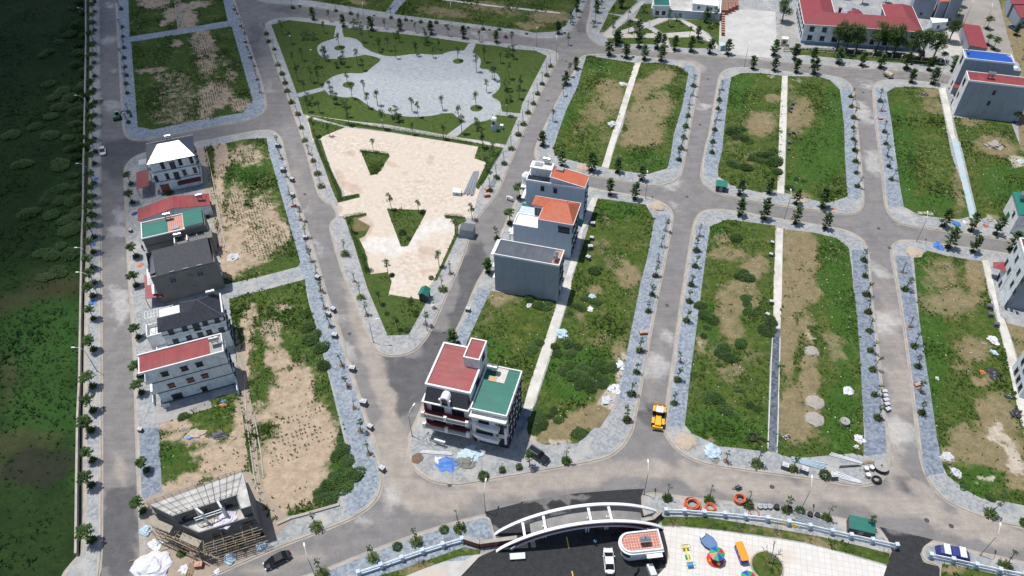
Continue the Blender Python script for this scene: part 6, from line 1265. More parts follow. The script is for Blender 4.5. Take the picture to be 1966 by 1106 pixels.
shed('dark_house', 'dark row house along the top edge behind the school', 'PT', ((60, -30), (430, 15), (430, -150), (60, -190)), 7, 7, 'r_slate', 'w_dgrey', 'house')
shed('dark_house', 'dark long house at the top edge left of the corner street', 'PT', ((640, 10), (860, -20), (900, -180), (640, -180)), 9, 9, 'r_slate', 'w_dgrey', 'house')
# walled compound with green roof, top centre
a = Hs('green_roof_compound_house', 'small pale building with a green roof inside the walled yard, top centre', 'PU', 4.6, -6, 6.0, 8, sw=(232, 95), cat='house')
a.box('wall', 'w_blue', .1, 5.9, .1, 8, 0, 4.2); a.box('roof', 'r_green', .25, 5.75, .3, 7.8, 4.2, 4.35); a.parapet(0, 6, 0, 8, 4.1, 4.62, .2)
for x in (1.6, 3.9): a.win('S', x, 1.2, 1.2, 1.1, at=.1)
ps = [G(*pp('PU', x, y)) for x, y in ((180, 285), (1385, 375), (1405, 30), (1390, -60))]
r = thing('compound_wall', 'pale blue boundary wall round the yard in the top centre', 'wall', (ps[0].x, ps[0].y, .15)); b = MB(); b2 = MB()
zz = Vector((ps[0].x, ps[0].y, 0))
segs = [(ps[0], ps[1]), (ps[1], ps[2]), (ps[0], G(*pp('PU', 235, -30)))]
for A, B in segs:
    A = A-zz; B = B-zz; b.bar((A.x, A.y, 1.4), (B.x, B.y, 1.4), .25, 2.8); b2.bar((A.x, A.y, 2.85), (B.x, B.y, 2.85), .4, .12)
b.build('wall', M['w_mid'], r); b2.build('coping', M['trim'], r)
sheet('yard', [G(*pp('PU', x, y)) for x, y in ((540, 260), (1380, 370), (1395, 120), (1400, -40), (500, -60), (260, 270))], .21, M['alley'])
shed('steel_gate_shed', 'pale blue long shed wall at the top edge of the walled yard', 'PU', ((920, 60), (1380, 110), (1400, 20), (920, -30)), 3, 3, 'w_blue', 'w_mid')
# ================================================================ GATE, SHELL UNDER CONSTRUCTION, LAMPS
PP.update(K1=(1230,920,5.946), K2=(1460,840,6.146), K3=(1700,980,7.391), K4=(790,840,6.144), K5=(240,1000,8.19), K6=(860,320,6.914), K8=(1380,0,10.05))
def g2(P, x, y, h=0.0): return G(*pp(P, x, y), h)
# ---- unfinished shell with bamboo scaffolding
NW, NE, SEc, INs, INw = g2('PC',190,490,9.9), g2('PC',1190,135,9.9), g2('PC',1325,625,6.7), g2('PC',1280,500,9.9), g2('PC',440,610,9.9)
SWc = g2('PC',740,805,6.7); o = Vector((SEc.x, SEc.y, 0)); sh_ = thing('unfinished_building', 'unfinished grey concrete building with open roof terrace and bamboo scaffolding', 'building', o)
L2 = lambda v: ((v-o).x, (v-o).y)
M['slab'] = mat('rough_slab', (.44, .43, .40), (.33, .32, .30), .9, coord='obj', c3=(.55, .54, .52), sc3=.5); M['rawwall'] = mat('raw_cement_wall', (.155, .15, .15), (.12, .118, .12), .8, coord='obj')
M['bamboo'] = mat('bamboo_pole', (.40, .32, .22), (.28, .22, .15), 2, coord='obj'); M['rebar'] = mat('rebar', (.14, .12, .11), (.1, .09, .08), 3)
IN2 = g2('PC', 1130, 385, 9.9); P0 = [L2(NW), L2(INw), L2(IN2), L2(NE)]; PSl = [L2(NW), L2(INw), L2(IN2), L2(g2('PC', 1178, 532, 9.9)), L2(INs), L2(NE)]; LO = [L2(NW), L2(SWc), L2(SEc), L2(NE)]
b = MB(); b.prism(LO, 0, 6.5); b.build('wall', M['rawwall'], sh_)
b = MB(); b.prism(LO, 6.503, 6.62); b.build('terrace_slab', M['slab'], sh_)
cen = Vector(((P0[0][0]+P0[2][0])/2, (P0[0][1]+P0[2][1])/2, 0))
b = MB(); b.prism([(x+(cen.x-x)*.03, y+(cen.y-y)*.03) for x, y in PSl], 6.622, 9.6); b.build('upper_wall', M['rawwall'], sh_)
b = MB(); b.prism(PSl, 9.603, 9.85); b.build('roof_slab', M['slab'], sh_)
b = MB()
for A, B in ((LO[0], LO[1]), (LO[1], LO[2])): b.bar((A[0], A[1], 6.95), (B[0], B[1], 6.95), .2, .66)
b.build('parapet', M['rawwall'], sh_)
def lerp2(A, B, t): return (A[0]+(B[0]-A[0])*t, A[1]+(B[1]-A[1])*t)
b = MB()
for i in range(13):
    t = i/12; p, q_ = lerp2(P0[0], P0[3], t), lerp2(P0[1], P0[2], t); b.bar((*p, 10.05), (*q_, 10.05), .05)
    for w in (p, q_): b.bar((*w, 9.85), (*w, 10.75), .05)
for t in (0, .33, .66, 1): A, B = lerp2(P0[0], P0[1], t), lerp2(P0[3], P0[2], t); b.bar((*A, 10.08), (*B, 10.08), .05); b.bar((*A, 10.6), (*B, 10.6), .04) if t in (0, 1) else None
b.build('rebar_grid', M['rebar'], sh_)
for (x, y) in ((690, 640), (985, 560)):
    t = .36 if x < 800 else .70; A = lerp2(P0[1], P0[2], t); B = lerp2(LO[1], LO[2], t*.8); b = MB(); b.bar((*A, 9.7), (*A, 6.62), .35); b.bar((*A, 9.9), (*lerp2(A, B, .45), 9.9), .3); b.bar((*lerp2(A, B, .45), 6.62), (*lerp2(A, B, .45), 9.9), .3); b.build('column', M['trim'], sh_)
A, B = lerp2(P0[1], P0[2], .36), lerp2(P0[1], P0[2], .82); b = MB()
for dz in (8.5, 9.2): b.bar((A[0], A[1]-1.5, dz), (B[0], B[1]-1.5, dz), .12)
for k in range(4): w = lerp2(A, B, k/3); b.bar((w[0], w[1]-1.5, 6.7), (w[0], w[1]-1.5, 9.3), .08)
b.build('steel_rail', M['trim'], sh_)
d3 = Vector((LO[2][0]-LO[1][0], LO[2][1]-LO[1][1], 0)); sl_ = d3.length; d3.normalize(); nn3 = Vector((d3.y, -d3.x, 0))
def wq(t, z, w, h, nm='window_opening', A=None, d=None, n=None):
    A = A or Vector((*LO[1], 0)); d = d or d3; n = n or nn3; c = A+d*t+n*.02; b = MB(); b.face([c-d*w/2+Vector((0, 0, z)), c+d*w/2+Vector((0, 0, z)), c+d*w/2+Vector((0, 0, z+h)), c-d*w/2+Vector((0, 0, z+h))])
    b.build(nm, M['glass'], sh_)
for t, z, w, h in ((2.6, 4.3, 2.0, 1.6), (7.2, 5.6, 1.2, .5), (9.0, 5.7, 1.0, .4), (10.6, 4.6, 2, 1.5), (4, .3, 2.6, 2.4), (9.5, .3, 2.6, 2.4)): wq(min(t, sl_-1.2), z, w, h)
A0 = Vector((*P0[1], 0)); dd = (Vector((*P0[2], 0))-A0); ll = dd.length; dd.normalize(); nq = Vector((dd.y, -dd.x, 0)); A0 = A0+(-nq)*.02
for t in (.16, .28, .5, .82): wq(ll*t, 6.9, 1.2 if t != .5 else 1.4, 1.6, 'door_opening', A0, dd, nq)
tag(MB().build('x', M['slab']), kind='stuff') if False else None
# scaffolding: a thing of its own standing round two sides
sc_ = thing('bamboo_scaffold', 'bamboo and plank scaffolding wrapped round the unfinished building', 'scaffold', o); r = random.Random(5)
lines = [(Vector((*LO[0], 0)), Vector((*LO[1], 0))), (Vector((*LO[1], 0)), Vector((*LO[2], 0)))]
for A, B in lines:
    d = (B-A); ln = d.length; d.normalize(); n = Vector((d.y, -d.x, 0))
    for zz in (1.6, 3.2, 4.7):
        for off in (.9, 1.5, 2.0):
            b = MB(); w = r.uniform(.09, .14); b.tube([A+n*off+d*r.uniform(-.5, .2)+Vector((0, 0, zz+r.uniform(-.15, .15))), B+n*off+d*r.uniform(-.2, .8)+Vector((0, 0, zz+r.uniform(-.15, .15)))], w*.5, 5); b.build('ledger_pole', M['bamboo'], sc_)
    for k in range(int(ln/1.6)+1):
        t = min(ln, k*1.6)
        for off in (.8, 1.9):
            b = MB(); p = A+d*t+n*off; b.tube([p, p+Vector((r.uniform(-.2, .2), r.uniform(-.2, .2), r.uniform(4.6, 6.6)))], .05, 5); b.build('upright_pole', M['bamboo'], sc_)
        b = MB(); p = A+d*t; b.tube([p+n*.2+Vector((0, 0, 3.3)), p+n*2.2+Vector((0, 0, 3.25))], .045, 5); b.tube([p+n*.2+Vector((0, 0, 4.8)), p+n*2.2+Vector((0, 0, 4.75))], .045, 5); b.tube([p+n*.2+Vector((0, 0, 4.8)), p+n*.2+Vector((0, 0, 3.3))], .03, 4); b.build('cross_pole', M['bamboo'], sc_)
A, B = lines[0]; d = (B-A).normalized(); n = Vector((d.y, -d.x, 0)); M['plank'] = mat('weathered_plank', (.36, .32, .25), (.27, .24, .19), 1.5, coord='obj')
for t, L_, z in ((-.3, 4.6, 6.0), (6.0, 4.0, 5.1)):
    b = MB(); p = A+d*t+n*.5; q_ = p+d*L_; b.face([p+Vector((0, 0, z+.4)), p+n*1.1+Vector((0, 0, z)), q_+n*1.1+Vector((0, 0, z)), q_+Vector((0, 0, z+.4))][::-1]); b.face([p+Vector((0, 0, z+.3)), p+n*1.1+Vector((0, 0, z-.1)), q_+n*1.1+Vector((0, 0, z-.1)), q_+Vector((0, 0, z+.3))]); b.build('plank_deck', M['plank'], sc_)
heapT = None
b = MB(); b.T = Matrix.Translation((*lerp2(lerp2(P0[1], P0[2], .62), lerp2(LO[1], LO[2], .6), .55), 6.62)); b.blob((0, 0, 0), 1.7, .25, 3, .4, 20, 7); b.build('white_sheet', mat('lilac_sheeting', (.66, .62, .70), (.5, .47, .55), 1.5, bump=.5), sh_)
b = MB()
for k in range(16):
    t_, w_ = r.uniform(.15, .85), r.uniform(.15, .85); w = lerp2(lerp2(P0[1], P0[2], t_), lerp2(LO[1], LO[2], t_*.9), w_); a_ = r.uniform(0, 3); b.bar((w[0], w[1], 6.68), (w[0]+math.cos(a_)*1.2, w[1]+math.sin(a_)*1.2, 6.72), .1)
b.build('loose_timber', M['bamboo'], sh_)
# ---- gate arch
M['arch'] = mat('arch_white', (.80, .80, .80), (.70, .70, .70), .8, coord='obj')
A, B = g2('PV', 345, 472), g2('PV', 1900, 262); u = (B-A); SP = u.length; u.normalize(); v = Vector((-u.y, u.x, 0)); ar = thing('gate_arch', 'big white double arch with canopy spanning the dark entrance drive', 'gate', A, math.atan2(u.y, u.x))
def az(t, H_=5.9): return H_*max(0, 1-(2*t-1)**2)**.82
N = 36
def archbar(b, y, w, h, H_, t0=0.0, t1=1.0, dz=0):
    for i in range(N):
        ta, tb = t0+(t1-t0)*i/N, t0+(t1-t0)*(i+1)/N; f = lambda t: az((t-t0)/(t1-t0), H_)+dz
        xa, xb, za, zb = ta*SP, tb*SP, f(ta), f(tb)
        b.face([(xa, y-w/2, za), (xb, y-w/2, zb), (xb, y+w/2, zb), (xa, y+w/2, za)]); b.face([(xa, y-w/2, za-h), (xa, y+w/2, za-h), (xb, y+w/2, zb-h), (xb, y-w/2, zb-h)])
        b.face([(xa, y-w/2, za), (xa, y-w/2, za-h), (xb, y-w/2, zb-h), (xb, y-w/2, zb)]); b.face([(xa, y+w/2, za), (xb, y+w/2, zb), (xb, y+w/2, zb-h), (xa, y+w/2, za-h)])
for y, hh in ((0, 5.9), (3.1, 6.2)): b = MB(); archbar(b, y, .52, .3, hh); b.build('arch_rib', M['arch'], ar)
b = MB(); archbar(b, -.05, .34, .28, 4.55, .085, .915); b.build('inner_rib', mat('lilac_white', (.62, .62, .70), (.55, .55, .62), 1, coord='obj'), ar)
b = MB()
for i in range(N):
    ta, tb = i/N, (i+1)/N; f0 = lambda t: az(t)-.3; f1 = lambda t: az(max(0, min(1, (t-.085)/.83)), 4.55)+.2
    if .09 <= ta and tb <= .91:
        for y, s in ((-.02, 1), (.1, -1)): b.face([(ta*SP, y, f0(ta)), (ta*SP, y, f1(ta)-.3), (tb*SP, y, f1(tb)-.3), (tb*SP, y, f0(tb))][::s])
b.build('fascia', M['maroon'], ar)
b = MB()
for i in range(24):
    ta, tb = .21+.66*i/24, .21+.66*(i+1)/24; za, zb = az(ta)-1.25, az(tb)-1.25
    for k, s in ((0, 1), (-.12, -1)): b.face([(ta*SP, .12, za+k), (tb*SP, .12, zb+k), (tb*SP, 2.9, zb+k+.1), (ta*SP, 2.9, za+k+.1)][::s])
b.build('canopy', mat('canopy_sheet', (.27, .265, .25), (.20, .195, .185), .6, coord='obj'), ar)
for t in (.17, .29, .55, .67): b = MB(); b.box(t*SP-.22, t*SP+.22, .28, 2.82, az(t)-.45, az(t)-.1); b.build('cross_beam', M['arch'], ar)
for t in (.29, .545, .66):
    b = MB(); b.box(t*SP-.35, t*SP-.15, 1.2, 1.5, 0, az(t)-.9); b.box(t*SP+.1, t*SP+.3, 1.2, 1.5, 0, az(t)-.9); b.build('column', M['w_white'], ar)
def swall(label, pts, h):
    ps = [g2('PV', x, y, h) for x, y in pts]; o_ = Vector((ps[0].x, ps[0].y, 0)); r_ = thing('sign_wall', label, 'wall', o_); b = MB(); c = MB()
    for p, q_ in zip(ps, ps[1:]): p = p-o_; q_ = q_-o_; b.bar((p.x, p.y, h/2), (q_.x, q_.y, h/2), .5, h-.01); c.bar((p.x, p.y, h+.06), (q_.x, q_.y, h+.06), .68, .12)
    b.build('wall', M['maroon'], r_); c.build('coping', M['kerb'], r_)
swall('angled maroon wall with pale coping at the left foot of the white arch', ((50, 345), (195, 392), (540, 345)), 1.9)
swall('angled dark wall with pale coping right of the white arch behind the guardhouse', ((1500, 215), (1790, 168), (1872, 95)), 1.9)
# ---- guardhouse
sw, se, nw = g2('PV', 1610, 478, 3.9), g2('PV', 1880, 448, 3.9), g2('PV', 1590, 300, 3.9)
u = (se-sw); GL = u.length; u.normalize(); vv = Vector((-u.y, u.x, 0)); GW = abs((nw-sw).dot(vv)); o = Vector((sw.x, sw.y, 0)); gh = thing('guardhouse', 'small guardhouse with rounded end and terracotta tiled roof beside the gate arch', 'guardhouse', o, math.atan2(u.y, u.x))
def dsh(r_, e): return [(GL+e, -r_+GW/2), (GL+e, r_+GW/2)]+[(math.cos(t)*r_, GW/2+math.sin(t)*r_) for t in [math.pi/2+math.pi*i/18 for i in range(19)]]
b = MB(); b.prism(dsh(GW/2-.35, -.35), 0, 3.5); b.build('wall', M['w_white'], gh)
b = MB(); b.box(GL-1.9, GL-.33, -.33+.35, GW-.34, .0, 3.49); b.T = None; b.build('end_wall', M['w_orange'], gh)
b = MB(); b.prism(dsh(GW/2+.35, .25), 3.3, 3.55); b.build('eaves_slab', M['arch'], gh)
b = MB(); b.prism(dsh(GW/2-.15, 0), 3.553, 3.7); b.build('roof', M['t_terra'], gh)
b = MB(); q0, q1 = dsh(GW/2+.12, .15), dsh(GW/2-.15, -.1)
for i in range(len(q0)):
    j = (i+1) % len(q0); a0, a1, c0, c1 = q0[i], q0[j], q1[i], q1[j]
    b.face([(*a0, 4.0), (*a1, 4.0), (*c1, 4.0), (*c0, 4.0)]); b.face([(*a0, 3.55), (*a1, 3.55), (*a1, 4.0), (*a0, 4.0)]); b.face([(*c0, 3.6), (*c0, 4.0), (*c1, 4.0), (*c1, 3.6)])
b.build('parapet', M['arch'], gh)
q0 = dsh(GW/2-.3, -.3); b = MB()
for i in range(6, 19): a0, a1 = q0[i], q0[i+1]; b.face([(*a0, 1.1), (*a1, 1.1), (*a1, 2.5), (*a0, 2.5)])
b.build('curved_window', M['glass'], gh)
b = MB(); b.box(GL-1.5, GL-.8, -.0, .012, 0.1, 2.2); b.build('door', M['frame'], gh); b = MB(); b.box(GL-2.8, GL-.1, -1.1, -.36, 3.1, 3.29); b.build('door_canopy', M['arch'], gh)
t_ = tank(g2('PV', 1715, 385, 4.2)-Vector((0, 0, .5)), math.atan2(u.y, u.x), 'steel water tank lying on the terracotta guardhouse roof', .95)
# lane paint
for i, (x0, y0, x1, y1) in enumerate(((995, 340, 1018, 445), (1045, 655, 1062, 730))):
    p, q_ = g2('PV', x0, y0), g2('PV', x1, y1); b = MB(); b.bar((p.x, p.y, .036), (q_.x, q_.y, .036), .22, .004); tag(b.build('road_marking', mat('yellow_paint', (.65, .42, .04), (.5, .33, .05), 4)), kind='structure')
# ---- street lamps
def mk_lamp():
    r_ = thing('street_lamp', 't', 'street lamp'); b = MB(); b.tube([(0, 0, 0), (0, 0, .3)], .16, 8); b.build('base', M['concrete'], r_)
    b = MB(); b.tube([(0, 0, .3), (0, 0, 3.5), (0, 0, 6.6)], [.085, .07, .05], 8); b.build('pole', M['framew'], r_)
    b = MB(); b.tube([(0, 0, 6.6), (.25, 0, 7.2), (.9, 0, 7.6), (1.7, 0, 7.75)], [.05, .045, .04, .035], 6); b.build('arm', M['trim'], r_)
    b = MB(); b.box(1.6, 2.3, -.13, .13, 7.68, 7.8); b.build('lamp_head', M['trim'], r_); return r_
LP = Proto(mk_lamp); DA = R(-16); 
for (t, x, y, a, lab) in ((12, 800, 435, 0, 'beside the long diagonal street at the wedge tip'), (12, 1180, 350, 10, 'on the right pavement of the wedge'), (12, 1075, 1100, 60, 'on the pavement left of the mansard house'), (13, 388, 1106, 110, 'at the bottom edge by the black car'),
    (13, 1592, 652, 80, 'at the left corner of the entrance drive'), (23, 870, 528, 85, 'at the right corner of the entrance drive'), (33, 262, 640, 75, 'among the pipes outside the garden fence'), (33, 1530, 960, 60, 'right of the blue tarpaulin car'), (21, 880, 412, 90, 'just left of the middle crossing'),
    (31, 145, 556, 80, 'on the middle road above the sandy plot'), (31, 1080, 716, 70, 'just right of the eastern crossing'), (20, 1580, 472, 70, 'on the upper road opposite the pale yard'), (20, 250, 432, 90, 'at the north-east park corner'), (20, 112, 330, -90, 'on the verge of the north-east park corner'),
    (10, 740, 182, 90, 'above the small round terrace'), (10, 1355, 187, 90, 'on the far pavement behind the plaza'), (2, 690, 640, 180, 'by the field wall opposite the red tube house'), (2, 700, 105, 180, 'by the field wall near the pyramid roof'), (1, 680, 330, 180, 'by the field wall opposite the green roof'), (1, 680, 920, 180, 'by the field wall opposite the bare grey house'),
    (0, 650, 200, 180, 'by the shaded field, north'), (0, 650, 830, 180, 'by the shaded field near the excavator'), (30, 1420, 160, 60, 'in the old quarter by the red shed'), (30, 1555, 200, 70, 'on the corner street of the old quarter'), (30, 1230, 590, 90, 'by the grey house at the upper road')):
    p = q(t, x, y); g = G(*p); LP.put((g.x, g.y, .14), R(a), rnd.uniform(.95, 1.02), 'slim curved street lamp '+lab, 'street lamps')
def mk_plamp():
    r_ = thing('garden_lamp', 't', 'garden lamp'); b = MB(); b.tube([(0, 0, 0), (0, 0, 3.0)], .05, 6); b.build('pole', M['framew'], r_)
    b = MB(); b.tube([(0, 0, 3.0), (0, 0, 3.1), (0, 0, 3.35), (0, 0, 3.45)], [.08, .28, .28, .08], 8); b.build('lamp_shade', M['trim'], r_); return r_
PL = Proto(mk_plamp)
for i, p in enumerate(tp('t10 222,320 370,420 365,585 520,740 900,360 1850,820 870,915 1760,560 20 905,200')[:8] if False else tp('t10 222,320 370,420 365,585 520,740 900,360 870,918 1760,560 1745,815 t20 905,215 845,100')):
    g = G(*p); PL.put((g.x, g.y, .2), 0, 1, f'small white-headed garden lamp, {nth(i+1)} from the west in the parks', 'garden lamps')
# ================================================================ VEHICLES, PEOPLE, PLAY EQUIPMENT, MATERIALS
def paint(name, c, rough=.25): return mat(name, c, tuple(k*.95 for k in c), 1, rough=rough, coord='obj', coat=.6)
M['tyre'] = mat('tyre_rubber', (.02, .02, .022), (.03, .03, .03), 4, rough=.9, coord='obj'); M['rim'] = mat('alloy_rim', (.45, .45, .46), (.38, .38, .39), 3, rough=.35, metal=.6, coord='obj')
M['carglass'] = mat('car_glass', (.01, .012, .016), (.012, .014, .018), 2, rough=.18, coord='obj', spec=.15); M['lampw'] = mat('headlamp_lens', (.7, .72, .74), (.6, .62, .64), 3, rough=.1, coord='obj'); M['lampr'] = mat('tail_lamp', (.4, .02, .02), (.3, .02, .02), 3, rough=.2, coord='obj')
def wheel(root, x, y, r_, w):
    b = MB(); b.tube([(x, y-w/2, r_), (x, y+w/2, r_)], r_, 16); o_ = b.build('wheel', M['tyre'], root); b = MB(); s = 1 if y > 0 else -1; b.tube([(x, y+s*w/2, r_), (x, y+s*(w/2+.02), r_)], r_*.62, 12); b.build('rim', M['rim'], o_)
def car(name, label, pm, g, rz, L=4.6, W=1.78, H=1.45, suv=False, cat='car'):
    r_ = thing(name, label, cat, g, rz); b = MB(); st = []; n = 14
    zb = .32 if suv else .22; belt = .98 if suv else .84
    for i in range(n+1):
        t = i/n; x = -L/2+L*t; e = abs(2*t-1); w = W/2*(1-.16*e**5)
        z = belt-(.02 if t < .25 else 0)-(.13 if suv else .2)*max(0, (t-.68)/.32)**1.3-(.10*max(0, (.1-t)/.1))
        if t in (0, 1): z -= .12
        st.append((x, w, z))
    rows = [b._a([(x, -w*.9, zb+(.12 if i in (0, n) else 0)), (x, -w, zb+.22), (x, -w*.985, z*.86), (x, -w*.86, z), (x, 0, z+.04), (x, w*.86, z), (x, w*.985, z*.86), (x, w, zb+.22), (x, w*.9, zb+(.12 if i in (0, n) else 0))]) for i, (x, w, z) in enumerate(st)]
    for i in range(n):
        for k in range(9): j = (k+1) % 9; b.f.append((rows[i]+k, rows[i]+j, rows[i+1]+j, rows[i+1]+k)); b.m.append(0)
    b.f.append(tuple(rows[0]+k for k in range(8, -1, -1))); b.m.append(0); b.f.append(tuple(rows[-1]+k for k in range(9))); b.m.append(0)
    b.build('body', pm, r_, smooth=False)
    x0, x1 = (-L*.47, L*.2) if suv else (-L*.38, L*.30); t0, t1 = (-L*.42, L*.08) if suv else (-L*.2, L*.06); wb, wt = W*.45, W*.385; bz = belt-.02
    b = MB(); lo = [(x0, -wb, bz), (x1, -wb, bz), (x1, wb, bz), (x0, wb, bz)]; hi = [(t0, -wt, H-.06), (t1, -wt, H-.06), (t1, wt, H-.06), (t0, wt, H-.06)]
    for i in range(4): j = (i+1) % 4; b.face([lo[i], lo[j], hi[j], hi[i]])
    b.build('windows', M['carglass'], r_)
    b = MB(); b.prism([(t0-.06, -wt-.02), (t1+.06, -wt-.02), (t1+.06, wt+.02), (t0-.06, wt+.02)], H-.075, H)
    for s in (-1, 1):
        for (xa, xb_) in ((x0, t0), (x1, t1)): b.bar((xa, s*wb, bz), (xb_, s*wt, H-.06), .07)
        b.bar(((x0+x1)/2, s*(wb+.01), bz), ((t0+t1)/2, s*(wt+.01), H-.06), .07)
    b.build('roof', pm, r_)
    if suv:
        b = MB(); [b.bar((t0+.1, s*wt*.8, H+.04), (t1-.1, s*wt*.8, H+.04), .05) for s in (-1, 1)]; b.build('roof_rails', M['rim'], r_)
    for x in (-L*.31, L*.31):
        for s in (-1, 1): wheel(r_, x, s*(W/2-.1), .34 if not suv else .38, .22)
    for s in (-1, 1):
        b = MB(); b.box(L/2-.2, L/2+.005, s*W*.34-.17, s*W*.34+.17, .52, .66); b.build('headlight', M['lampw'], r_); b = MB(); b.box(-L/2-.005, -L/2+.12, s*W*.34-.16, s*W*.34+.16, .62, .76); b.build('tail_lamp', M['lampr'], r_)
        b = MB(); b.box(L*.12, L*.16, s*(W/2)-.02 if s > 0 else -W/2-.16, s*(W/2)+.16 if s > 0 else -W/2+.02, belt-.05, belt+.1); b.build('wing_mirror', pm, r_)
    return r_
def two(P, a, b_): p, q_ = g2(P, *a, .8), g2(P, *b_, .8); c = (p+q_)/2; c.z = 0; return c, math.atan2((q_-p).y, (q_-p).x)
pw, pk = paint('white_car_paint', (.74, .75, .77)), paint('black_car_paint', (.012, .013, .017), .12)
c, z = two('PV', (1395, 650), (1380, 460)); car('parked_car', 'white saloon car on the black entrance drive beside the guardhouse', pw, c+Vector((0, 0, .03)), z)
c, z = two('PV', (0, 0), (1, 1)); c = G(*q(13, 118, 995)); p, q_ = G(*q(13, 30, 1035), .7), G(*q(13, 205, 945), .7); car('driving_car', 'black saloon car driving on the bottom road at lower left', pk, Vector(((p.x+q_.x)/2, (p.y+q_.y)/2, .02)), math.atan2((p-q_).y, (p-q_).x), 4.7)
c, z = two('K4', (1390, 145), (1600, 280)); car('parked_suv', 'black four-wheel-drive car parked on the pavement beside a bushy tree', pk, c+Vector((0, 0, .15)), z, 4.6, 1.85, 1.8, True)
p, q_ = G(*q(1, 722, 40), .6), G(*q(1, 728, 100), .6); car('parked_car', 'white car parked on the field road opposite the gleaming hip roof', pw, Vector(((p.x+q_.x)/2, (p.y+q_.y)/2, .01)), math.atan2((q_-p).y, (q_-p).x), 4.4)
car('parked_car', 'small blue car on the right-hand road of the old quarter', paint('blue_car_paint', (.03, .08, .22)), G(*q(30, 1765, 205))+Vector((0, 0, .03)), 1.9, 4.2)
car('parked_car', 'dark car parked under the trees at the right end of the school fence', pk, G(*q(30, 1110, 385))+Vector((0, 0, .22)), 1.4, 4.3)
# covered car
c = (G(*pp('K3', 960, 610))+G(*pp('K3', 960, 610), 1.6))/2; c.z = .15; rz = math.atan2(*(reversed((G(*pp('K3', 1150, 680), .8)-G(*pp('K3', 760, 600), .8)).to_2d())))
cv = thing('covered_car', 'car-sized stack under a navy blue tarpaulin with two white panels', 'covered stack', c, rz)
M['navy'] = mat('navy_tarpaulin', (.015, .02, .14), (.03, .04, .2), 1.5, rough=.45, coord='obj', bump=.4); M['white_t'] = mat('white_sheet', (.72, .73, .75), (.6, .61, .64), 1.5, rough=.5, coord='obj', bump=.3)
b = MB(); st = []
for i in range(13):
    t = i/12; x = -2.6+5.2*t; e = abs(2*t-1); h = 1.65*(1-.55*e**4)+.05*math.sin(i*2.1); w = 1.15*(1-.2*e**3)
    st.append(b._a([(x, -w*1.1, .05), (x, -w, h*.6), (x, -w*.75, h), (x, w*.75, h), (x, w, h*.6), (x, w*1.1, .05)]))
for i in range(12):
    for k in range(5): b.f.append((st[i]+k, st[i+1]+k, st[i+1]+k+1, st[i]+k+1)); b.m.append(0)
b.f.append(tuple(st[0]+k for k in range(6))); b.m.append(0); b.f.append(tuple(st[-1]+k for k in range(5, -1, -1))); b.m.append(0)
b.build('tarpaulin', M['navy'], cv)
for x0, x1 in ((-1.75, -.75), (.75, 1.75)):
    b = MB(); b.prism([(x0, -.95), (x1, -.95), (x1, .95), (x0, .95)], 1.55, 1.74); b.build('white_panel', M['white_t'], cv)
# ---- wheel loader
c, z = two('PV', (0, 0), (1, 1)); p, q_ = G(*q(22, 970, 1000), 1), G(*q(22, 980, 900), 1); c = (p+q_)/2; c.z = .02
M['yel'] = paint('loader_yellow', (.75, .42, .02), .4); M['rust'] = mat('rusty_bucket', (.40, .19, .05), (.5, .27, .08), 2, coord='obj')
ld = thing('wheel_loader', 'yellow wheel loader with raised rusty bucket on the loader street', 'wheel loader', c, math.atan2((q_-p).y, (q_-p).x))
for x in (-1.7, 1.25):
    for s in (-1, 1): wheel(ld, x, s*.95, .68, .5)
b = MB(); b.prism([(-2.9, -.5), (-2.7, -.62), (-.5, -.5), (-.5, .5), (-2.7, .62), (-2.9, .5)], .8, 1.75); b.build('engine_hood', M['yel'], ld)
b = MB(); b.box(-3.15, -2.75, -1.0, 1.0, .6, 1.25); b.build('counterweight', M['yel'], ld)
b = MB(); b.box(-2.7, 2.0, -.4, .4, .55, .95); b.box(-1.9, -1.5, -.95, .95, .6, .75); b.box(1.1, 1.4, -.95, .95, .6, .75); b.build('chassis', M['dk'], ld)
for x in (-1.7, 1.25):
    for s in (-1, 1): b = MB(); b.box(x-.7, x+.7, s*.98-.27, s*.98+.27, 1.42, 1.5); b.build('mudguard', M['yel'], ld)
b = MB(); b.prism([(-.5, -.62), (.75, -.62), (.75, .62), (-.5, .62)], 1.2, 2.75); cb = b.build('cab', M['carglass'], ld); b = MB(); b.prism([(-.62, -.72), (.88, -.72), (.88, .72), (-.62, .72)], 2.76, 2.92); b.build('cab_roof', mat('pinkish_cab_roof', (.70, .62, .62), (.6, .54, .54), 2, coord='obj'), cb)
for s in (-1, 1): b = MB(); b.bar((.9, s*.45, 1.3), (2.1, s*.5, 1.5), .16, .28); b.bar((2.1, s*.5, 1.5), (2.7, s*.5, .9), .16, .26); b.build('lift_arm', M['yel'], ld)
b = MB(); pr = [(2.5, .3), (3.5, .25), (3.55, .3), (2.65, .45), (2.55, 1.0), (2.75, 1.35), (2.65, 1.4), (2.4, 1.05)]
for i in range(len(pr)): j = (i+1) % len(pr); b.face([(pr[i][0], -1.15, pr[i][1]), (pr[i][0], 1.15, pr[i][1]), (pr[j][0], 1.15, pr[j][1]), (pr[j][0], -1.15, pr[j][1])])
for s in (-1.15, 1.15): b.face([(x, s, zz) for x, zz in pr[:1]+pr[1:2]+pr[2:3]+[(2.75, 1.3)]+pr[6:8]])
b.build('bucket', M['rust'], ld)
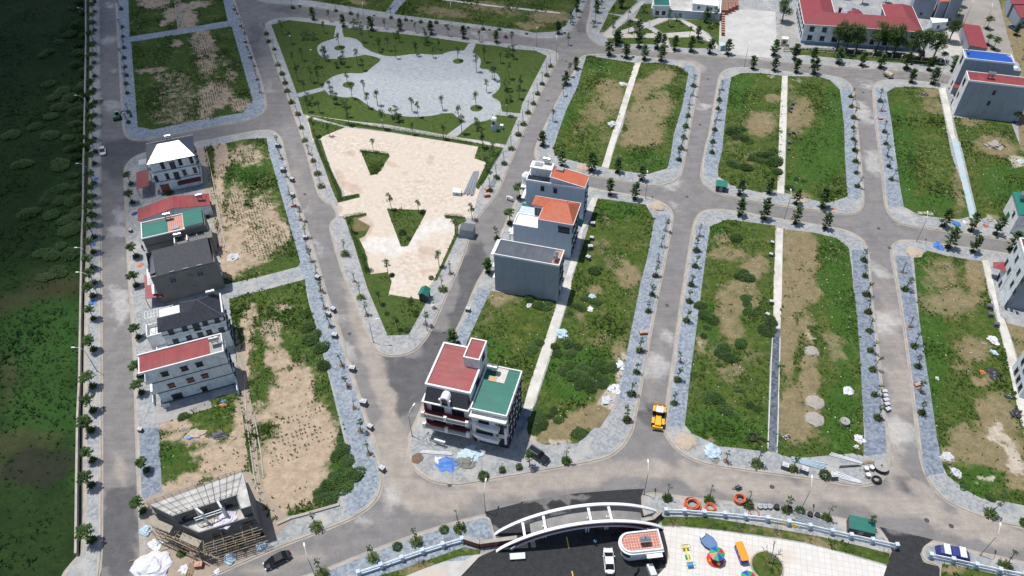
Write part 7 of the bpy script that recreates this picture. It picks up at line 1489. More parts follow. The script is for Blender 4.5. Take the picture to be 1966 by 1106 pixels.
# ---- excavator
g = G(*q(0, 835, 845)); ex = thing('excavator', 'small green tracked excavator at the north-west kerb, arm over the pavement', 'excavator', (g.x, g.y, .02), R(22))
M['exg'] = paint('excavator_green', (.05, .16, .12), .45)
for s in (-1, 1): b = MB(); b.prism([(-1.2, s*.75-.22), (1.2, s*.75-.22), (1.2, s*.75+.22), (-1.2, s*.75+.22)], .05, .6); b.build('track', M['tyre'], ex)
b = MB(); b.prism([(-1.2, -.9), (.7, -.9), (.8, -.2), (.8, .9), (-1.0, .9), (-1.3, .4)], .65, 1.35); b.build('body', M['exg'], ex)
b = MB(); b.box(-.2, .8, .15, .9, 1.35, 2.3); b.build('cab', M['carglass'], ex); b = MB(); b.box(-.3, .9, .08, .97, 2.301, 2.4); b.build('cab_roof', mat('lime_roof', (.3, .4, .2), (.25, .34, .17), 2), ex)
b = MB(); b.bar((.7, -.3, 1.2), (2.2, -.3, 2.6), .25, .35); b.bar((2.2, -.3, 2.6), (3.4, -.3, 2.2), .22, .3); b.build('boom', M['exg'], ex); b = MB(); b.bar((3.4, -.3, 2.25), (4.0, -.3, .9), .18, .25); b.build('stick', M['exg'], ex); b = MB(); b.box(3.6, 4.3, -.65, .05, .3, .9); b.build('bucket', M['dk'], ex)
# ---- people
M['skin'] = mat('skin', (.35, .2, .13), (.3, .17, .11), 4, coord='obj'); M['hair'] = mat('black_hair', (.012, .01, .01), (.02, .017, .015), 9, coord='obj')
def person(label, g, rz, shirt, trousers, pose='stand', hat=None):
    r_ = thing('person', label, 'person', g, rz)
    sit = pose == 'sit'; hz = .92 if not sit else .80
    J = {'pel': (0, 0, hz), 'ch': (.0 if not sit else .05, 0, hz+.30), 'nk': (.02 if not sit else .1, 0, hz+.54), 'hd': (.04 if not sit else .14, 0, hz+.70), 'ht': (.04 if not sit else .14, 0, hz+.80)}
    E_ = [('pel', 'ch'), ('ch', 'nk'), ('nk', 'hd'), ('hd', 'ht')]; rad = {'pel': .15, 'ch': .155, 'nk': .055, 'hd': .095, 'ht': .075}
    for s, k in ((1, 'l'), (-1, 'r')):
        J['sh'+k] = (0.02, s*.19, hz+.47); J['el'+k] = (.05 if not sit else .28, s*.27, hz+.20); J['wr'+k] = (.14 if not sit else .5, s*.24, hz-.03 if not sit else hz+.22); J['hp'+k] = (0, s*.1, hz-.05)
        J['kn'+k] = (.03+.05*s, s*.12, .5) if not sit else (.42, s*.2, .72); J['an'+k] = (.0-.05*s, s*.13, .09) if not sit else (.32, s*.2, .3); J['to'+k] = (J['an'+k][0]+.17, s*.14, J['an'+k][2]-.05)
        E_ += [('ch', 'sh'+k), ('sh'+k, 'el'+k), ('el'+k, 'wr'+k), ('pel', 'hp'+k), ('hp'+k, 'kn'+k), ('kn'+k, 'an'+k), ('an'+k, 'to'+k)]
        rad.update({'sh'+k: .075, 'el'+k: .048, 'wr'+k: .032, 'hp'+k: .105, 'kn'+k: .065, 'an'+k: .045, 'to'+k: .04})
        for i, (dy, ln) in enumerate(((-.035, .075), (-.017, .09), (0, .095), (.018, .085), (.04, .06))):
            w = J['wr'+k]; a_, c_ = f'f{k}{i}a', f'f{k}{i}b'; dx, dz = (.02, -.06) if not sit else (.07, -.01)
            J[a_] = (w[0]+dx, w[1]+dy, w[2]+dz); J[c_] = (w[0]+dx*(1+ln*9), w[1]+dy*1.1, w[2]+dz*(1+ln*9)); E_ += [('wr'+k, a_), (a_, c_)]; rad[a_] = .011; rad[c_] = .008
    ks = list(J); me = bpy.data.meshes.new('body'); me.from_pydata([J[k] for k in ks], [(ks.index(a_), ks.index(b_)) for a_, b_ in E_], [])
    ob = bpy.data.objects.new('body', me); C.objects.link(ob); ob.parent = r_; md = ob.modifiers.new('skin', 'SKIN'); sk = me.skin_vertices[0] if me.skin_vertices else None
    if sk is None:
        bm = bmesh.new(); bm.from_mesh(me); bm.verts.layers.skin.verify(); bm.to_mesh(me); bm.free(); sk = me.skin_vertices[0]
    for i, k in enumerate(ks): sk.data[i].radius = (rad[k], rad[k]); sk.data[i].use_root = (k == 'pel')
    ss = ob.modifiers.new('sub', 'SUBSURF'); ss.levels = 1; ss.render_levels = 1; me.materials.append(M['skin'])
    x, y, zz = J['hd']; b = MB(); b.blob((x-.015, y, zz-.01), .115, 1.25, 3, .05, 10, 5); b.build('hair' if not hat else 'hat', M['hair'] if not hat else hat, r_)
    b = MB(); b.box(x+.09, x+.125, -.015, .015, zz-.03, zz+.01); b.build('nose', M['skin'], r_)
    b = MB(); w = .205; b.prism([(-.13, -w), (.13, -w), (.15, 0), (.13, w), (-.13, w)], hz-.06, hz+.3); b.prism([(-.1, -.2), (.12, -.2), (.12, .2), (-.1, .2)], hz+.3, hz+.51)
    for s in (-1, 1): A_, B_ = Vector(J['sh'+('l' if s > 0 else 'r')]), Vector(J['el'+('l' if s > 0 else 'r')]); b.tube([A_, B_], [.085, .065], 8)
    b.build('shirt', shirt, r_); b = MB()
    for k in 'lr': b.tube([J['hp'+k], J['kn'+k], J['an'+k]], [.12, .085, .07], 8)
    b.prism([(-.12, -.19), (.13, -.19), (.13, .19), (-.12, .19)], hz-.14, hz-.05); b.build('trousers', trousers, r_); return r_
cl = lambda n, c: mat(n, c, tuple(k*.8 for k in c), 5, coord='obj')
blue_c, dark_c, red_c, hel = cl('blue_cloth', (.12, .25, .4)), cl('dark_cloth', (.03, .03, .04)), cl('red_cloth', (.35, .05, .05)), cl('blue_helmet', (.08, .2, .4))
person('person in a pale blue shirt standing on the black drive left of the white car', g2('PV', 1255, 412)+Vector((0, 0, .03)), 1.0, blue_c, dark_c)
person('person in black standing on the pavement beside the bare grey house', G(*q(1, 1018, 778))+Vector((0, 0, .16)), 0, dark_c, dark_c)
def moto(label, g, rz, pm):
    r_ = thing('motorbike', label, 'motorbike', g, rz)
    for x in (-.62, .62):
        b = MB(); n = 14; pts = [(x+.29*math.cos(i*2*math.pi/n), 0, .3+.29*math.sin(i*2*math.pi/n)) for i in range(n+1)]; b.tube(pts, .045, 6, cap=False); o_ = b.build('wheel', M['tyre'], r_); b = MB(); [b.bar((x, 0, .3), pts[i], .015) for i in range(0, n, 2)]; b.build('spokes', M['rim'], o_)
    b = MB(); b.prism([(-.75, -.1), (-.3, -.16), (.2, -.12), (.42, -.05), (.42, .05), (.2, .12), (-.3, .16), (-.75, .1)], .32, .68); b.bar((.38, 0, .4), (.52, 0, 1.0), .2, .1); b.build('body', pm, r_)
    b = MB(); b.prism([(-.7, -.12), (.1, -.13), (.15, 0), (.1, .13), (-.7, .12)], .69, .8); b.build('seat', M['tyre'], r_); b = MB(); b.tube([(.42, -.34, 1.02), (.5, 0, 1.0), (.42, .34, 1.02)], .02, 5); b.build('handlebar', M['dk'], r_)
    b = MB(); b.bar((.62, 0, .3), (.5, 0, .95), .06); b.build('fork', M['rim'], r_); return r_
g = g2('K1', 1100, 115); moto('dark motorbike with a rider crossing the bottom road', g, math.pi, pk); person('rider in blue on the motorbike on the bottom road', g+Vector((.15, 0, .02)), math.pi, blue_c, dark_c, 'sit', hel)
g = G(*q(10, 1735, 272)); moto('motorbike with a red-clad rider on the road north of the park', g, 2.9, pk); person('rider in dark red on the motorbike north of the park', g+Vector((.15, 0, .02)), 2.9, red_c, dark_c, 'sit')
for x, y, rz, lab in ((1640, 665, .9, 'black motorbike parked in front of the guardhouse'), (1285, 285, .3, 'motorbike standing under the arch, nearest the middle'), (1430, 320, .5, 'motorbike lying under the right end of the arch'), (1850, 565, .2, 'motorbike parked against the orange guardhouse wall'), (1150, 340, 1.5, 'motorbike beside a column under the arch')): moto(lab, g2('PV', x, y)+Vector((0, 0, .035)), rz, pk)
# ---- play equipment on the cream plaza
pc = {k: mat('play_'+k, v_, tuple(w*.85 for w in v_), 2, rough=.4, coord='obj') for k, v_ in dict(red=(.6, .03, .04), green=(.02, .35, .1), blue=(.03, .08, .5), yellow=(.75, .6, .08), orange=(.85, .3, .02), sky=(.03, .3, .6), steelblue=(.12, .2, .38)).items()}
def umbrella(label, g, R0=1.35, H_=2.7, kids=True):
    r_ = thing('umbrella_carousel' if kids else 'parasol', label, 'carousel' if kids else 'parasol', g)
    b = MB(); b.tube([(0, 0, 0), (0, 0, H_)], .05, 8); b.build('pole', M['steel'], r_)
    for i in range(8):
        b = MB(); a0, a1 = i*math.pi/4, (i+1)*math.pi/4; p0, p1 = (R0*math.cos(a0), R0*math.sin(a0), H_-.5), (R0*math.cos(a1), R0*math.sin(a1), H_-.5); b.face([(0, 0, H_), p0, p1]); b.face([p0, (p0[0], p0[1], H_-.62), (p1[0], p1[1], H_-.62), p1]); b.build('umbrella_panel', pc[('red', 'green', 'blue')[(i % 4) % 3 if i % 4 < 3 else 1]], r_)
    if kids:
        b = MB(); b.tube([(0, 0, .15), (0, 0, .3)], 1.45, 20); b.build('turntable', pc['red'], r_)
        for i in range(4): a0 = i*1.57+.4; b = MB(); b.blob((1.0*math.cos(a0), 1.0*math.sin(a0), .3), .32, 1.5, i, .15, 8, 4); b.build('ride_seat', pc['yellow' if i % 2 else 'orange'], r_)
    return r_
umbrella('little carousel under a red, green and blue umbrella on the cream plaza', g2('K1', 845, 925)+Vector((0, 0, .18)))
umbrella('second striped umbrella at the bottom edge of the cream plaza', g2('K1', 1200, 1200)+Vector((0, 0, .18)), kids=False)
g = g2('K1', 770, 745); bt = thing('toy_boat_ride', 'blue toy boat ride above the striped umbrella', 'boat ride', g+Vector((0, 0, .18)), R(-50)); b = MB()
st = [b._a([(x, -w, .8), (x, -w*.6, .15), (x, w*.6, .15), (x, w, .8)]) for x, w in ((-1.7, .35), (-1.2, .95), (0, 1.15), (1.0, .9), (1.8, .1))]
for i in range(4):
    for k in range(3): b.f.append((st[i]+k, st[i+1]+k, st[i+1]+k+1, st[i]+k+1)); b.m.append(0)
b.f.append(tuple(st[0]+k for k in range(4))); b.m.append(0); b.build('hull', pc['blue'], bt); b = MB(); b.prism([(-1.6, -.4), (-1.1, -.9), (0, -1.1), (1, -.85), (1.7, 0), (1, .85), (0, 1.1), (-1.1, .9), (-1.6, .4)], .62, .72); b.build('cover', pc['steelblue'], bt); b = MB(); b.box(-1.75, -1.2, -.5, .5, .73, 1.0); b.build('prow_box', M['white_t'], bt)
g = g2('K1', 1135, 880); bu = thing('toy_bus_ride', 'orange toy bus ride with steps, right of the striped umbrella', 'bus ride', g+Vector((0, 0, .18)), R(97))
b = MB(); b.prism([(-1.6, -.6), (1.6, -.6), (1.6, .6), (-1.6, .6)], .3, .75); b.build('body', pc['blue'], bu); b = MB(); b.prism([(-1.7, -.55), (-1.5, -.68), (1.5, -.68), (1.7, -.55), (1.7, .55), (1.5, .68), (-1.5, .68), (-1.7, .55)], 1.55, 1.75); b.build('roof', pc['orange'], bu)
for x in (-1.4, -.5, .5, 1.4):
    b = MB(); [b.bar((x, s*.58, .75), (x, s*.58, 1.55), .08) for s in (-1, 1)]; b.build('post_pair', pc['red'], bu)
for x in (-1, 0, 1): b = MB(); b.box(x-.2, x+.2, -.5, .5, .75, 1.05); b.build('seat', pc['yellow'], bu)
g = g2('K1', 530, 900); ss_ = thing('seesaw', 'yellow and blue seesaw with steel hand frames on the cream plaza', 'seesaw', g+Vector((0, 0, .18)), R(95))
b = MB(); b.bar((-1.7, 0, .55), (1.7, 0, .75), .28, .12); b.build('beam', pc['yellow'], ss_); b = MB(); b.prism([(-.3, -.35), (.3, -.35), (.3, .35), (-.3, .35)], 0, .55); b.build('pivot', pc['green'], ss_)
for x, cc in ((-1.6, 'sky'), (1.6, 'yellow')):
    b = MB(); b.prism([(x-.35, -.5), (x+.35, -.5), (x+.35, .5), (x-.35, .5)], .6, .8); b.build('seat', pc[cc], ss_); b = MB(); b.tube([(x-.3, -.8, .9), (x+.3, -.8, .9), (x+.3, .8, .9), (x-.3, .8, .9), (x-.3, -.8, .9)], .03, 5); b.build('hand_frame', M['dk'], ss_)
# pale bare tree in the ring
g = RINGC+Vector((.3, .6, .35)); r = random.Random(9)
def barebr(b, p, d, L_, rad, n):
    q_ = p+d*L_; b.tube([p, (p+q_)*.5+Vector((r.uniform(-.1, .1), r.uniform(-.1, .1), 0)), q_], [rad, rad*.8, rad*.55], 6, cap=False)
    if n:
        for _ in range(3): barebr(b, p.lerp(q_, r.uniform(.6, 1)), (d+Vector((r.uniform(-.9, .9), r.uniform(-.9, .9), r.uniform(-.2, .5)))).normalized(), L_*.62, rad*.55, n-1)
tt = thing('bare_tree', 'leafless pale tree in the round lawn on the cream plaza', 'tree', g); b = MB(); barebr(b, Vector((0, 0, 0)), Vector((.15, 0, 1)), 2.0, .17, 0); b.build('trunk', M['bark_pale'], tt); b = MB(); [barebr(b, Vector((.3, 0, 1.9)), Vector((math.cos(k*1.3), math.sin(k*1.3), .9)).normalized(), 1.7, .09, 2) for k in range(5)]; b.build('branches', M['bark_pale'], tt)
def mk_bare():
    t_ = thing('bare_shrub', 't', 'shrub'); b = MB(); [barebr(b, Vector((0, 0, 0)), Vector((math.cos(k*1.57), math.sin(k*1.57), 1.1)).normalized(), .9, .035, 2) for k in range(4)]; b.build('branches', M['bark'], t_); return t_
BP = Proto(mk_bare)
for i, p in enumerate(tp('t13 910,1040 1120,1010 1330,890 t23 1080,740 1340,760 1540,770 1800,800 t33 90,790 330,850 610,910 860,950')):
    g = G(*p); BP.put((g.x, g.y, .19), i*1.3, rnd.uniform(.8, 1.2), f'twiggy bare shrub inside the garden fence, {nth(i+1)} from the left', 'bare shrubs inside the fence')
# ---- building materials and clutter
M['stone_lt'] = mat('pale_stone_slabs', (.55, .56, .57), (.42, .43, .45), 3, coord='obj'); M['stone_dk'] = mat('dark_stone_side', (.08, .085, .10), (.14, .145, .16), 3, coord='obj'); M['brick'] = mat('red_bricks', (.38, .13, .09), (.28, .09, .06), 5, coord='obj'); M['brickp'] = mat('pink_bricks', (.55, .36, .28), (.40, .20, .15), 4, coord='obj')
M['sand'] = mat('sand_heap', (.45, .37, .28), (.36, .29, .22), 2, bump=.3); M['gravel'] = mat('gravel_heap', (.38, .34, .30), (.28, .25, .22), 3, bump=.5)
M['tblue'] = mat('blue_tarpaulin', (.03, .12, .42), (.06, .2, .5), 1.5, rough=.5, bump=.5); M['tpale'] = mat('pale_blue_sheet', (.48, .60, .68), (.36, .48, .56), 1.8, rough=.5, bump=.6); M['twhite'] = mat('white_tarpaulin', (.66, .66, .70), (.54, .55, .60), 1.2, rough=.6, bump=.6); M['tgrey'] = mat('grey_net_cloth', (.22, .22, .19), (.16, .16, .14), 2, bump=.5); M['tblack'] = mat('black_plastic', (.02, .022, .028), (.05, .05, .06), 3, rough=.4, bump=.4)
M['opipe'] = mat('orange_conduit', (.62, .15, .06), (.52, .12, .05), 2, rough=.4, coord='obj'); M['ypipe'] = mat('yellow_pipe', (.7, .5, .03), (.6, .42, .03), 2); M['spipe'] = mat('steel_pipe', (.42, .44, .47), (.32, .34, .37), 2, rough=.4, metal=.3, coord='obj'); M['wood'] = mat('scrap_wood', (.38, .28, .18), (.26, .19, .12), 2, coord='obj')
def mk_stack(lt, dk, sx=1.15, sy=.95, h=.95):
    def f():
        r_ = thing('stone_stack', 't', 'stone stack'); b = MB(); [b.box(-sx/2, sx/2, -sy/2+k*.42, -sy/2+k*.42+.1, 0, .12) for k in range(3)]; b.build('pallet', M['wood'], r_)
        b = MB(); rr = random.Random(3)
        for k in range(5): e = rr.uniform(-.03, .03); b.box(-sx/2+e, sx/2+e, -sy/2-e, sy/2-e, .12+k*h/5, .12+(k+1)*h/5-.02)
        b.build('slabs', M[dk], r_); b = MB(); b.box(-sx/2, sx/2, -sy/2, sy/2, .12+h, .22+h); b.box(-sx*.3, sx*.2, -sy*.3, sy*.25, .22+h, .34+h); b.build('top_slabs', M[lt], r_); return r_
    return Proto(f)
ST1, ST2, ST3 = mk_stack('stone_lt', 'stone_dk'), mk_stack('stone_dk', 'stone_dk', 1.2, 1.0, .8), mk_stack('brickp', 'brick', 1.3, 1.0, 1.0)
def stacks(pr, pts, what, where, group, z=.15, sc=(.85, 1.1)):
    ps = tp(pts)
    for i, p in enumerate(ps): g = G(*p); pr.put((g.x, g.y, z), rnd.uniform(-.4, .4)+R(-16), rnd.uniform(*sc), f'{what} {where}, {nth(i+1)} from the top' if len(ps) > 1 else f'{what} {where}', group)
stacks(ST1, 't11 128,50 165,225 228,290 232,400 322,700 408,985 t12 520,215 485,250 530,400 655,635 735,875 780,1045 t13 865,360', 'pallet of pale stone slabs', 'along the diagonal street kerb', 'stone slab pallets by the diagonal street')
stacks(ST1, 't00 1660,75 1705,190 1738,305 1775,415 1820,570', 'small slab pallet', 'between diagonal street and north-west plots', 'slab pallets north', sc=(.6, .85))
stacks(ST1, 't21 508,605 500,705 490,770 475,845', 'pallet of grey slabs', 'in the weeds behind the orange roofs', 'slab pallets behind the orange roofs', sc=(.8, 1))
stacks(ST1, 't21 1775,735 1765,820 t22 1768,160 1740,250', 'pallet of grey slabs', 'left of the white middle alley', 'slab pallets by the middle alley', sc=(.7, .95))
stacks(ST2, 't30 205,745 195,775 190,800 t30 180,955 210,950 180,1020 175,1065', 'stack of dark stone', 'right of the upper middle alley', 'dark stone stacks by the alley', sc=(.6, .9))
stacks(ST2, 't32 1592,195 1598,250 1640,320', 'dark wrapped stone stack', 'left of the eastern alley', 'dark stone stacks by the eastern alley', sc=(.8, 1))
stacks(ST1, 't33 145,345 280,372 488,415', 'concrete cabinet block', 'among scrap by the bottom road', 'concrete blocks by the bottom road', sc=(.9, 1.1))
stacks(ST1, 't20 715,405 795,410 40,245 310,240 t10 280,50 805,115 1070,150 1310,185 1470,200 1620,215', 'small slab pallet', 'by the upper road kerbs', 'small slab pallets by the upper roads', sc=(.5, .75))
stacks(ST1, 't01 930,650 t03 1000,85', 'slab block', 'on the pavement before the west houses', 'slab blocks west', sc=(.7, .8))
stacks(ST1, 't12 1470,215', 'small grey block', 'on the blue paving above the mansard house', 'single block')
stacks(ST3, 't20 1450,1 1450,1', 'x', 'y', 'z') if False else None
k = 0
for j in range(7):
    for i in range(5):
        if j >= 4 and i >= 5-(j-3)*1: continue
        g = g2('K8', 70+i*66, 105+j*31); k += 1; ST3.put((g.x, g.y, .2), R(-8), (.8, .8, 1.6), f'brown brick stack, row {("one", "two", "three", "four", "five", "six", "seven")[j]} from the top, {nth(i+1)} from the left', 'brick stacks in the pale yard')
for j in range(9): g = g2('K8', 75, 335+j*45); ST3.put((g.x, g.y, .2), R(-8), (.8, .8, 1.1), f'pinkish brick stack in the single line by the pale yard, {nth(j+1)} from the top', 'brick stacks in single line')
def heap(label, P, x, y, rr, m, sz=.5, name='tarpaulin_heap', cat='heap', seed=1, amp=.35, el=1.0, rz=0, z=.15, seg=22):
    g = G(*(q(P, x, y) if isinstance(P, int) else pp(P, x, y))); b = MB(); b.blob((0, 0, 0), rr, sz, seed, amp, seg, 8); o_ = b.build(name, M[m]); o_.location = (g.x, g.y, z); o_.scale = (el, 1/el**.5, 1); o_.rotation_euler = (0, 0, rz); tag(o_, label, cat); return o_
heap('big crumpled white tarpaulin over a heap at the bottom left corner', 'K5', 430, 730, 3.0, 'twhite', .42, seed=2, amp=.22, el=1.1, z=.02, seg=30)
for x, y, s, lab in ((470, 390, 1.0, 'dirty white sacks beside the scaffolding'), (930, 770, .8, 'crumpled white sacks at the bottom left'), (1450, 800, .5, 'single white sack by the bottom road')): heap(lab, 'K5', x, y, s, 'twhite', .35, 'sack_heap', 'sacks', seed=int(x), amp=.5)
for x, y, lab in ((340, 170, 'blue-white wrapped bundle at the left corner of the scaffolding'), (1660, 610, 'blue-white wrapped bundle in front of the scaffolding')): heap(lab, 'K5', x, y, 1.05, 'tpale', .85, 'wrapped_bundle', 'bundle', seed=int(x), amp=.25)
heap('blue-white wrapped bundle at the right end of the scaffolding', 'PC', 1395, 940, 1.0, 'tpale', .8, 'wrapped_bundle', 'bundle', seed=8, amp=.25)
g = g2('K5', 1180, 720); o_ = ST3.put((g.x, g.y, .15), .1, (1.0, 1.0, .8), 'pallet of orange bricks in front of the scaffolding', 'orange bricks by scaffolding')
heap('bright blue and white crumpled tarpaulin in front of the mansard house', 'K4', 420, 320, 1.7, 'tblue', .12, seed=5, amp=.55, el=1.15)
heap('grey net cloth heaped next to the blue tarpaulin', 'K4', 640, 295, 1.6, 'tgrey', .35, seed=6, amp=.3, el=1.2); heap('crumpled pale plastic sheet before the green-roofed house', 'K4', 680, 200, 1.7, 'tpale', .2, seed=7, amp=.55, el=1.3)
heap('white plastic scraps left of the bright blue tarpaulin', 'K4', 320, 275, .8, 'twhite', .12, 'plastic_scraps', seed=8, amp=.6)
for p_, lab, m_, rr in (('t31 1235,750', 'blue tarpaulin bundle left of the eastern verge trees', 'tblue', 1.5), ('t31 1360,592', 'blue tarpaulin on the far kerb right of the crossing', 'tblue', 1.3), ('t31 1500,825', 'small blue sack by the middle road near the white block', 'tblue', .7), ('t31 1430,585', 'pale heap beside the cyan alley end', 'twhite', .9), ('t31 445,478', 'grey covered bundle under a verge tree at the crossing', 'tgrey', 1.0), ('t31 495,485', 'small orange sack at the crossing', 'opipe', .5),
        ('t32 1620,420', 'white and blue sacks left of the eastern alley', 'twhite', 1.4), ('t32 1625,510', 'pale sheet scraps below the white sacks', 'tpale', 1.0), ('t32 1620,655', 'black plastic heap on the eastern plot', 'tblack', 1.6), ('t32 1550,650', 'orange sheet beside the black heap', 'opipe', .8), ('t32 1735,815', 'dark heap with white cloth by the eastern alley', 'tblack', 1.2), ('t32 1780,945', 'black bundle by the right edge', 'tblack', 1.6), ('t32 600,780', 'white plaster scraps on the lush plot', 'twhite', 1.3), ('t32 1225,690', 'single white sack on the eastern lawn', 'twhite', .5),
        ('t20 730,600', 'white rubble heap, upper, by the north alley', 'stone_lt', 1.5), ('t20 642,885', 'white rubble heap, lower, by the north alley', 'stone_lt', 1.7), ('t22 292,375', 'silver foil heap beside the long white alley', 'tpale', 1.7), ('t22 490,200', 'white scraps in the bushes', 'twhite', .9), ('t22 505,110', 'pale sheet in the bushes', 'tpale', .9), ('t22 60,175', 'white sack below the blue-grey block', 'twhite', .8), ('t22 700,600', 'white rubble at the plot edge', 'twhite', 1.3), ('t22 660,770', 'whitish rubble strip along the blue pavement edge', 'twhite', 1.5), ('t22 610,850', 'broken tile rubble on the bare corner by the loader street', 'stone_lt', 1.6),
        ('t23 1360,240', 'pale blue tarpaulin over a pile at the loader street corner', 'tpale', 2.0), ('t23 1370,290', 'dark green sheet below the pale tarpaulin', 'tgrey', .9), ('t33 675,140', 'white sheet on the grass above the concrete ring', 'twhite', 1.2), ('t33 655,198', 'cream sack on the grass', 'twhite', .6), ('t33 155,120', 'bundle of dark bags on the sandy strip', 'tblack', .9), ('t33 1300,270', 'rubble at the eastern plot corner', 'stone_lt', 1.5), ('t33 1360,380', 'pale rubble by the curving pavement', 'stone_lt', 1.3), ('t33 1330,900', 'red cloth beneath the navy tarpaulin car', 'opipe', .4),
        ('t02 655,155', 'bright blue tarpaulin bundle in the strip opposite the pyramid roof', 'tblue', 1.0), ('t01 660,735', 'blue tarpaulin in the strip, middle', 'tblue', .9), ('t01 680,275', 'blue tarpaulin in the strip, north', 'tblue', .9), ('t01 955,520', 'dark blue heap before the long red roof', 'navy', .9), ('t01 993,885', 'red plastic sheet before the bare grey house', 'opipe', .9), ('t02 1580,850', 'blue bag on the yard behind the red tube house', 'tblue', .6), ('t02 1115,390', 'dark bags on the low terrace', 'tblack', .6),
        ('t30 1140,675', 'black bags on the plot below the upper road', 'tblack', 1.5), ('t30 1630,1040', 'brushwood heap on the right plot', 'gravel', 2.6), ('t31 1600,560', 'rubble near the green-roofed house', 'gravel', 1.4), ('t31 1570,605', 'brick rubble by the middle road', 'brick', .8), ('t31 1820,150', 'orange and white rubbish at the right edge', 'twhite', 1.2), ('t01 1650,830', 'pale rubbish heap beside the bare grey house', 'stone_lt', 1.9), ('t00 700,715', 'beige brushwood heap by the field road', 'sand', 1.6), ('t10 1470,195', 'dark cloth on the far pavement', 'tgrey', .7)):
    p = tp(p_)[0]; g = G(*p); b = MB(); nm = 'rubble_heap' if m_ in ('stone_lt', 'gravel', 'brick', 'sand') else 'tarpaulin_heap'; b.blob((0, 0, 0), rr, rnd.uniform(.18, .4), int(p[0]) % 97, .5, 18, 6); 
    if nm == 'rubble_heap' or m_ in ('twhite', 'tpale', 'tblack'):
        for k in range(int(26*rr)):
            t_, q_ = rnd.uniform(0, 6.28), rr*1.1*rnd.random()**.6; x, y = math.cos(t_)*q_, math.sin(t_)*q_; s_ = rnd.uniform(.12, .3); a_ = rnd.uniform(0, 3); hz = max(0, .3*rr*(1-(q_/rr)**2)*.8); ux, uy = math.cos(a_)*s_, math.sin(a_)*s_
            b.face([(x-ux, y-uy, hz+.05), (x+uy*.6, y-ux*.6, hz+rnd.uniform(.05, .2)), (x+ux, y+uy, hz+.1), (x-uy*.6, y+ux*.6, hz+rnd.uniform(.0, .2))], rnd.choice((1, 1, 2, 0)))
    o_ = b.build(nm, [M[m_], M['litter'], M['gutter']]); o_.location = (g.x, g.y, .16); o_.rotation_euler = (0, 0, rnd.random()*3); o_.scale = (.82, .7, .8); tag(o_, lab, 'heap')
for p_, lab, m_, rr in (('t03 1390,105', 'orange-brown sheet heap on the plot south of the red tube house', 'sand', 1.6), ('t03 1350,125', 'blue tarpaulin edge on the sheet heap south of the red tube house', 'tblue', .8), ('t03 1425,100', 'orange rag on the sheet heap', 'opipe', .5), ('t03 1550,110', 'black plastic heap beside the orange-brown sheet heap', 'tblack', 1.5), ('t03 1300,75', 'grey rag by the small bush', 'tgrey', .6), ('t02 1575,880', 'reddish rubbish on the yard corner', 'opipe', .5)):
    p = tp(p_)[0]; g = G(*p); b = MB(); b.blob((0, 0, 0), rr, .2, len(lab), .5, 18, 6); o_ = b.build('tarpaulin_heap', M[m_]); o_.location = (g.x, g.y, .18); o_.scale = (1.25, .7, 1); tag(o_, lab, 'heap')
for p_, lab, m_, rr, sz in (('t21 435,200', 'round sand heap beside the upper left end of the middle road', 'sand', 1.9, .4), ('t21 965,470', 'wide sand heap on the crossing corner', 'sand', 2.0, .35), ('t32 335,500', 'grey gravel heap on the sandy strip, top of three', 'gravel', 1.5, .35), ('t32 358,860', 'grey gravel heap on the sandy strip, middle of three', 'gravel', 1.8, .3), ('t32 355,980', 'grey gravel heap on the sandy strip, lowest of three', 'gravel', 1.8, .3), ('t31 1065,795', 'brown sand heap at the eastern crossing corner', 'sand', 1.9, .25), ('t31 260,430', 'sand heap on the far kerb of the middle road', 'sand', 1.6, .2), ('t23 1170,160', 'orange-brown sand heap by the loader street corner', 'sand', 2.0, .2), ('t31 1480,600', 'sand heap by the cyan alley end', 'sand', 1.4, .25), ('t13 1110,275', 'earth mound with weeds on the corner pavement', 'soil', 1.1, .25)):
    heap(lab, int(p_[1:3]), *map(float, p_.split()[1].split(',')), rr, m_, sz, 'sand_heap', 'sand heap', seed=int(rr*31)+len(lab), amp=.16)
def coil(label, P, x, y, rr, n, m='opipe', z=.2, th=.09, name='pipe_coil'):
    g = G(*pp(P, x, y)); r2 = random.Random(int(x)); b = MB()
    for k in range(n):
        R1 = rr*r2.uniform(.72, 1); cx, cy = r2.uniform(-.18, .18)*rr, r2.uniform(-.18, .18)*rr; tz = r2.uniform(-.1, .1); pts = [(cx+R1*math.cos(t), cy+R1*.9*math.sin(t), .1+k*th*1.1+tz*math.cos(t)) for t in [i*2*math.pi/20 for i in range(21)]]; b.tube(pts, th, 6, cap=False)
    o_ = b.build(name, M[m]); o_.location = (g.x, g.y, z); tag(o_, label, 'pipe coil')
coil('big orange pipe coil behind the garden fence, left', 'K1', 580, 310, 1.35, 9); coil('smaller orange coil with sand between bush and fence', 'K1', 790, 340, 1.0, 5); coil('orange pipe coil at the road edge, upper right', 'K1', 1130, 245, 1.05, 8); coil('thin dark red hose ring around a white box behind the fence', 'K1', 1295, 400, 1.15, 2, th=.05, m='brick')
coil('black tyre-like pipe ring near the loader corner', 'K2', -100, 10, 1.0, 4, 'tyre'); coil('black hose ring with white sacks near the reels', 'K2', 1365, 510, .85, 5, 'tyre')
coil('orange pipe ring on the shaded kerb', 'PB', -100, -800, .5, 2) if False else None
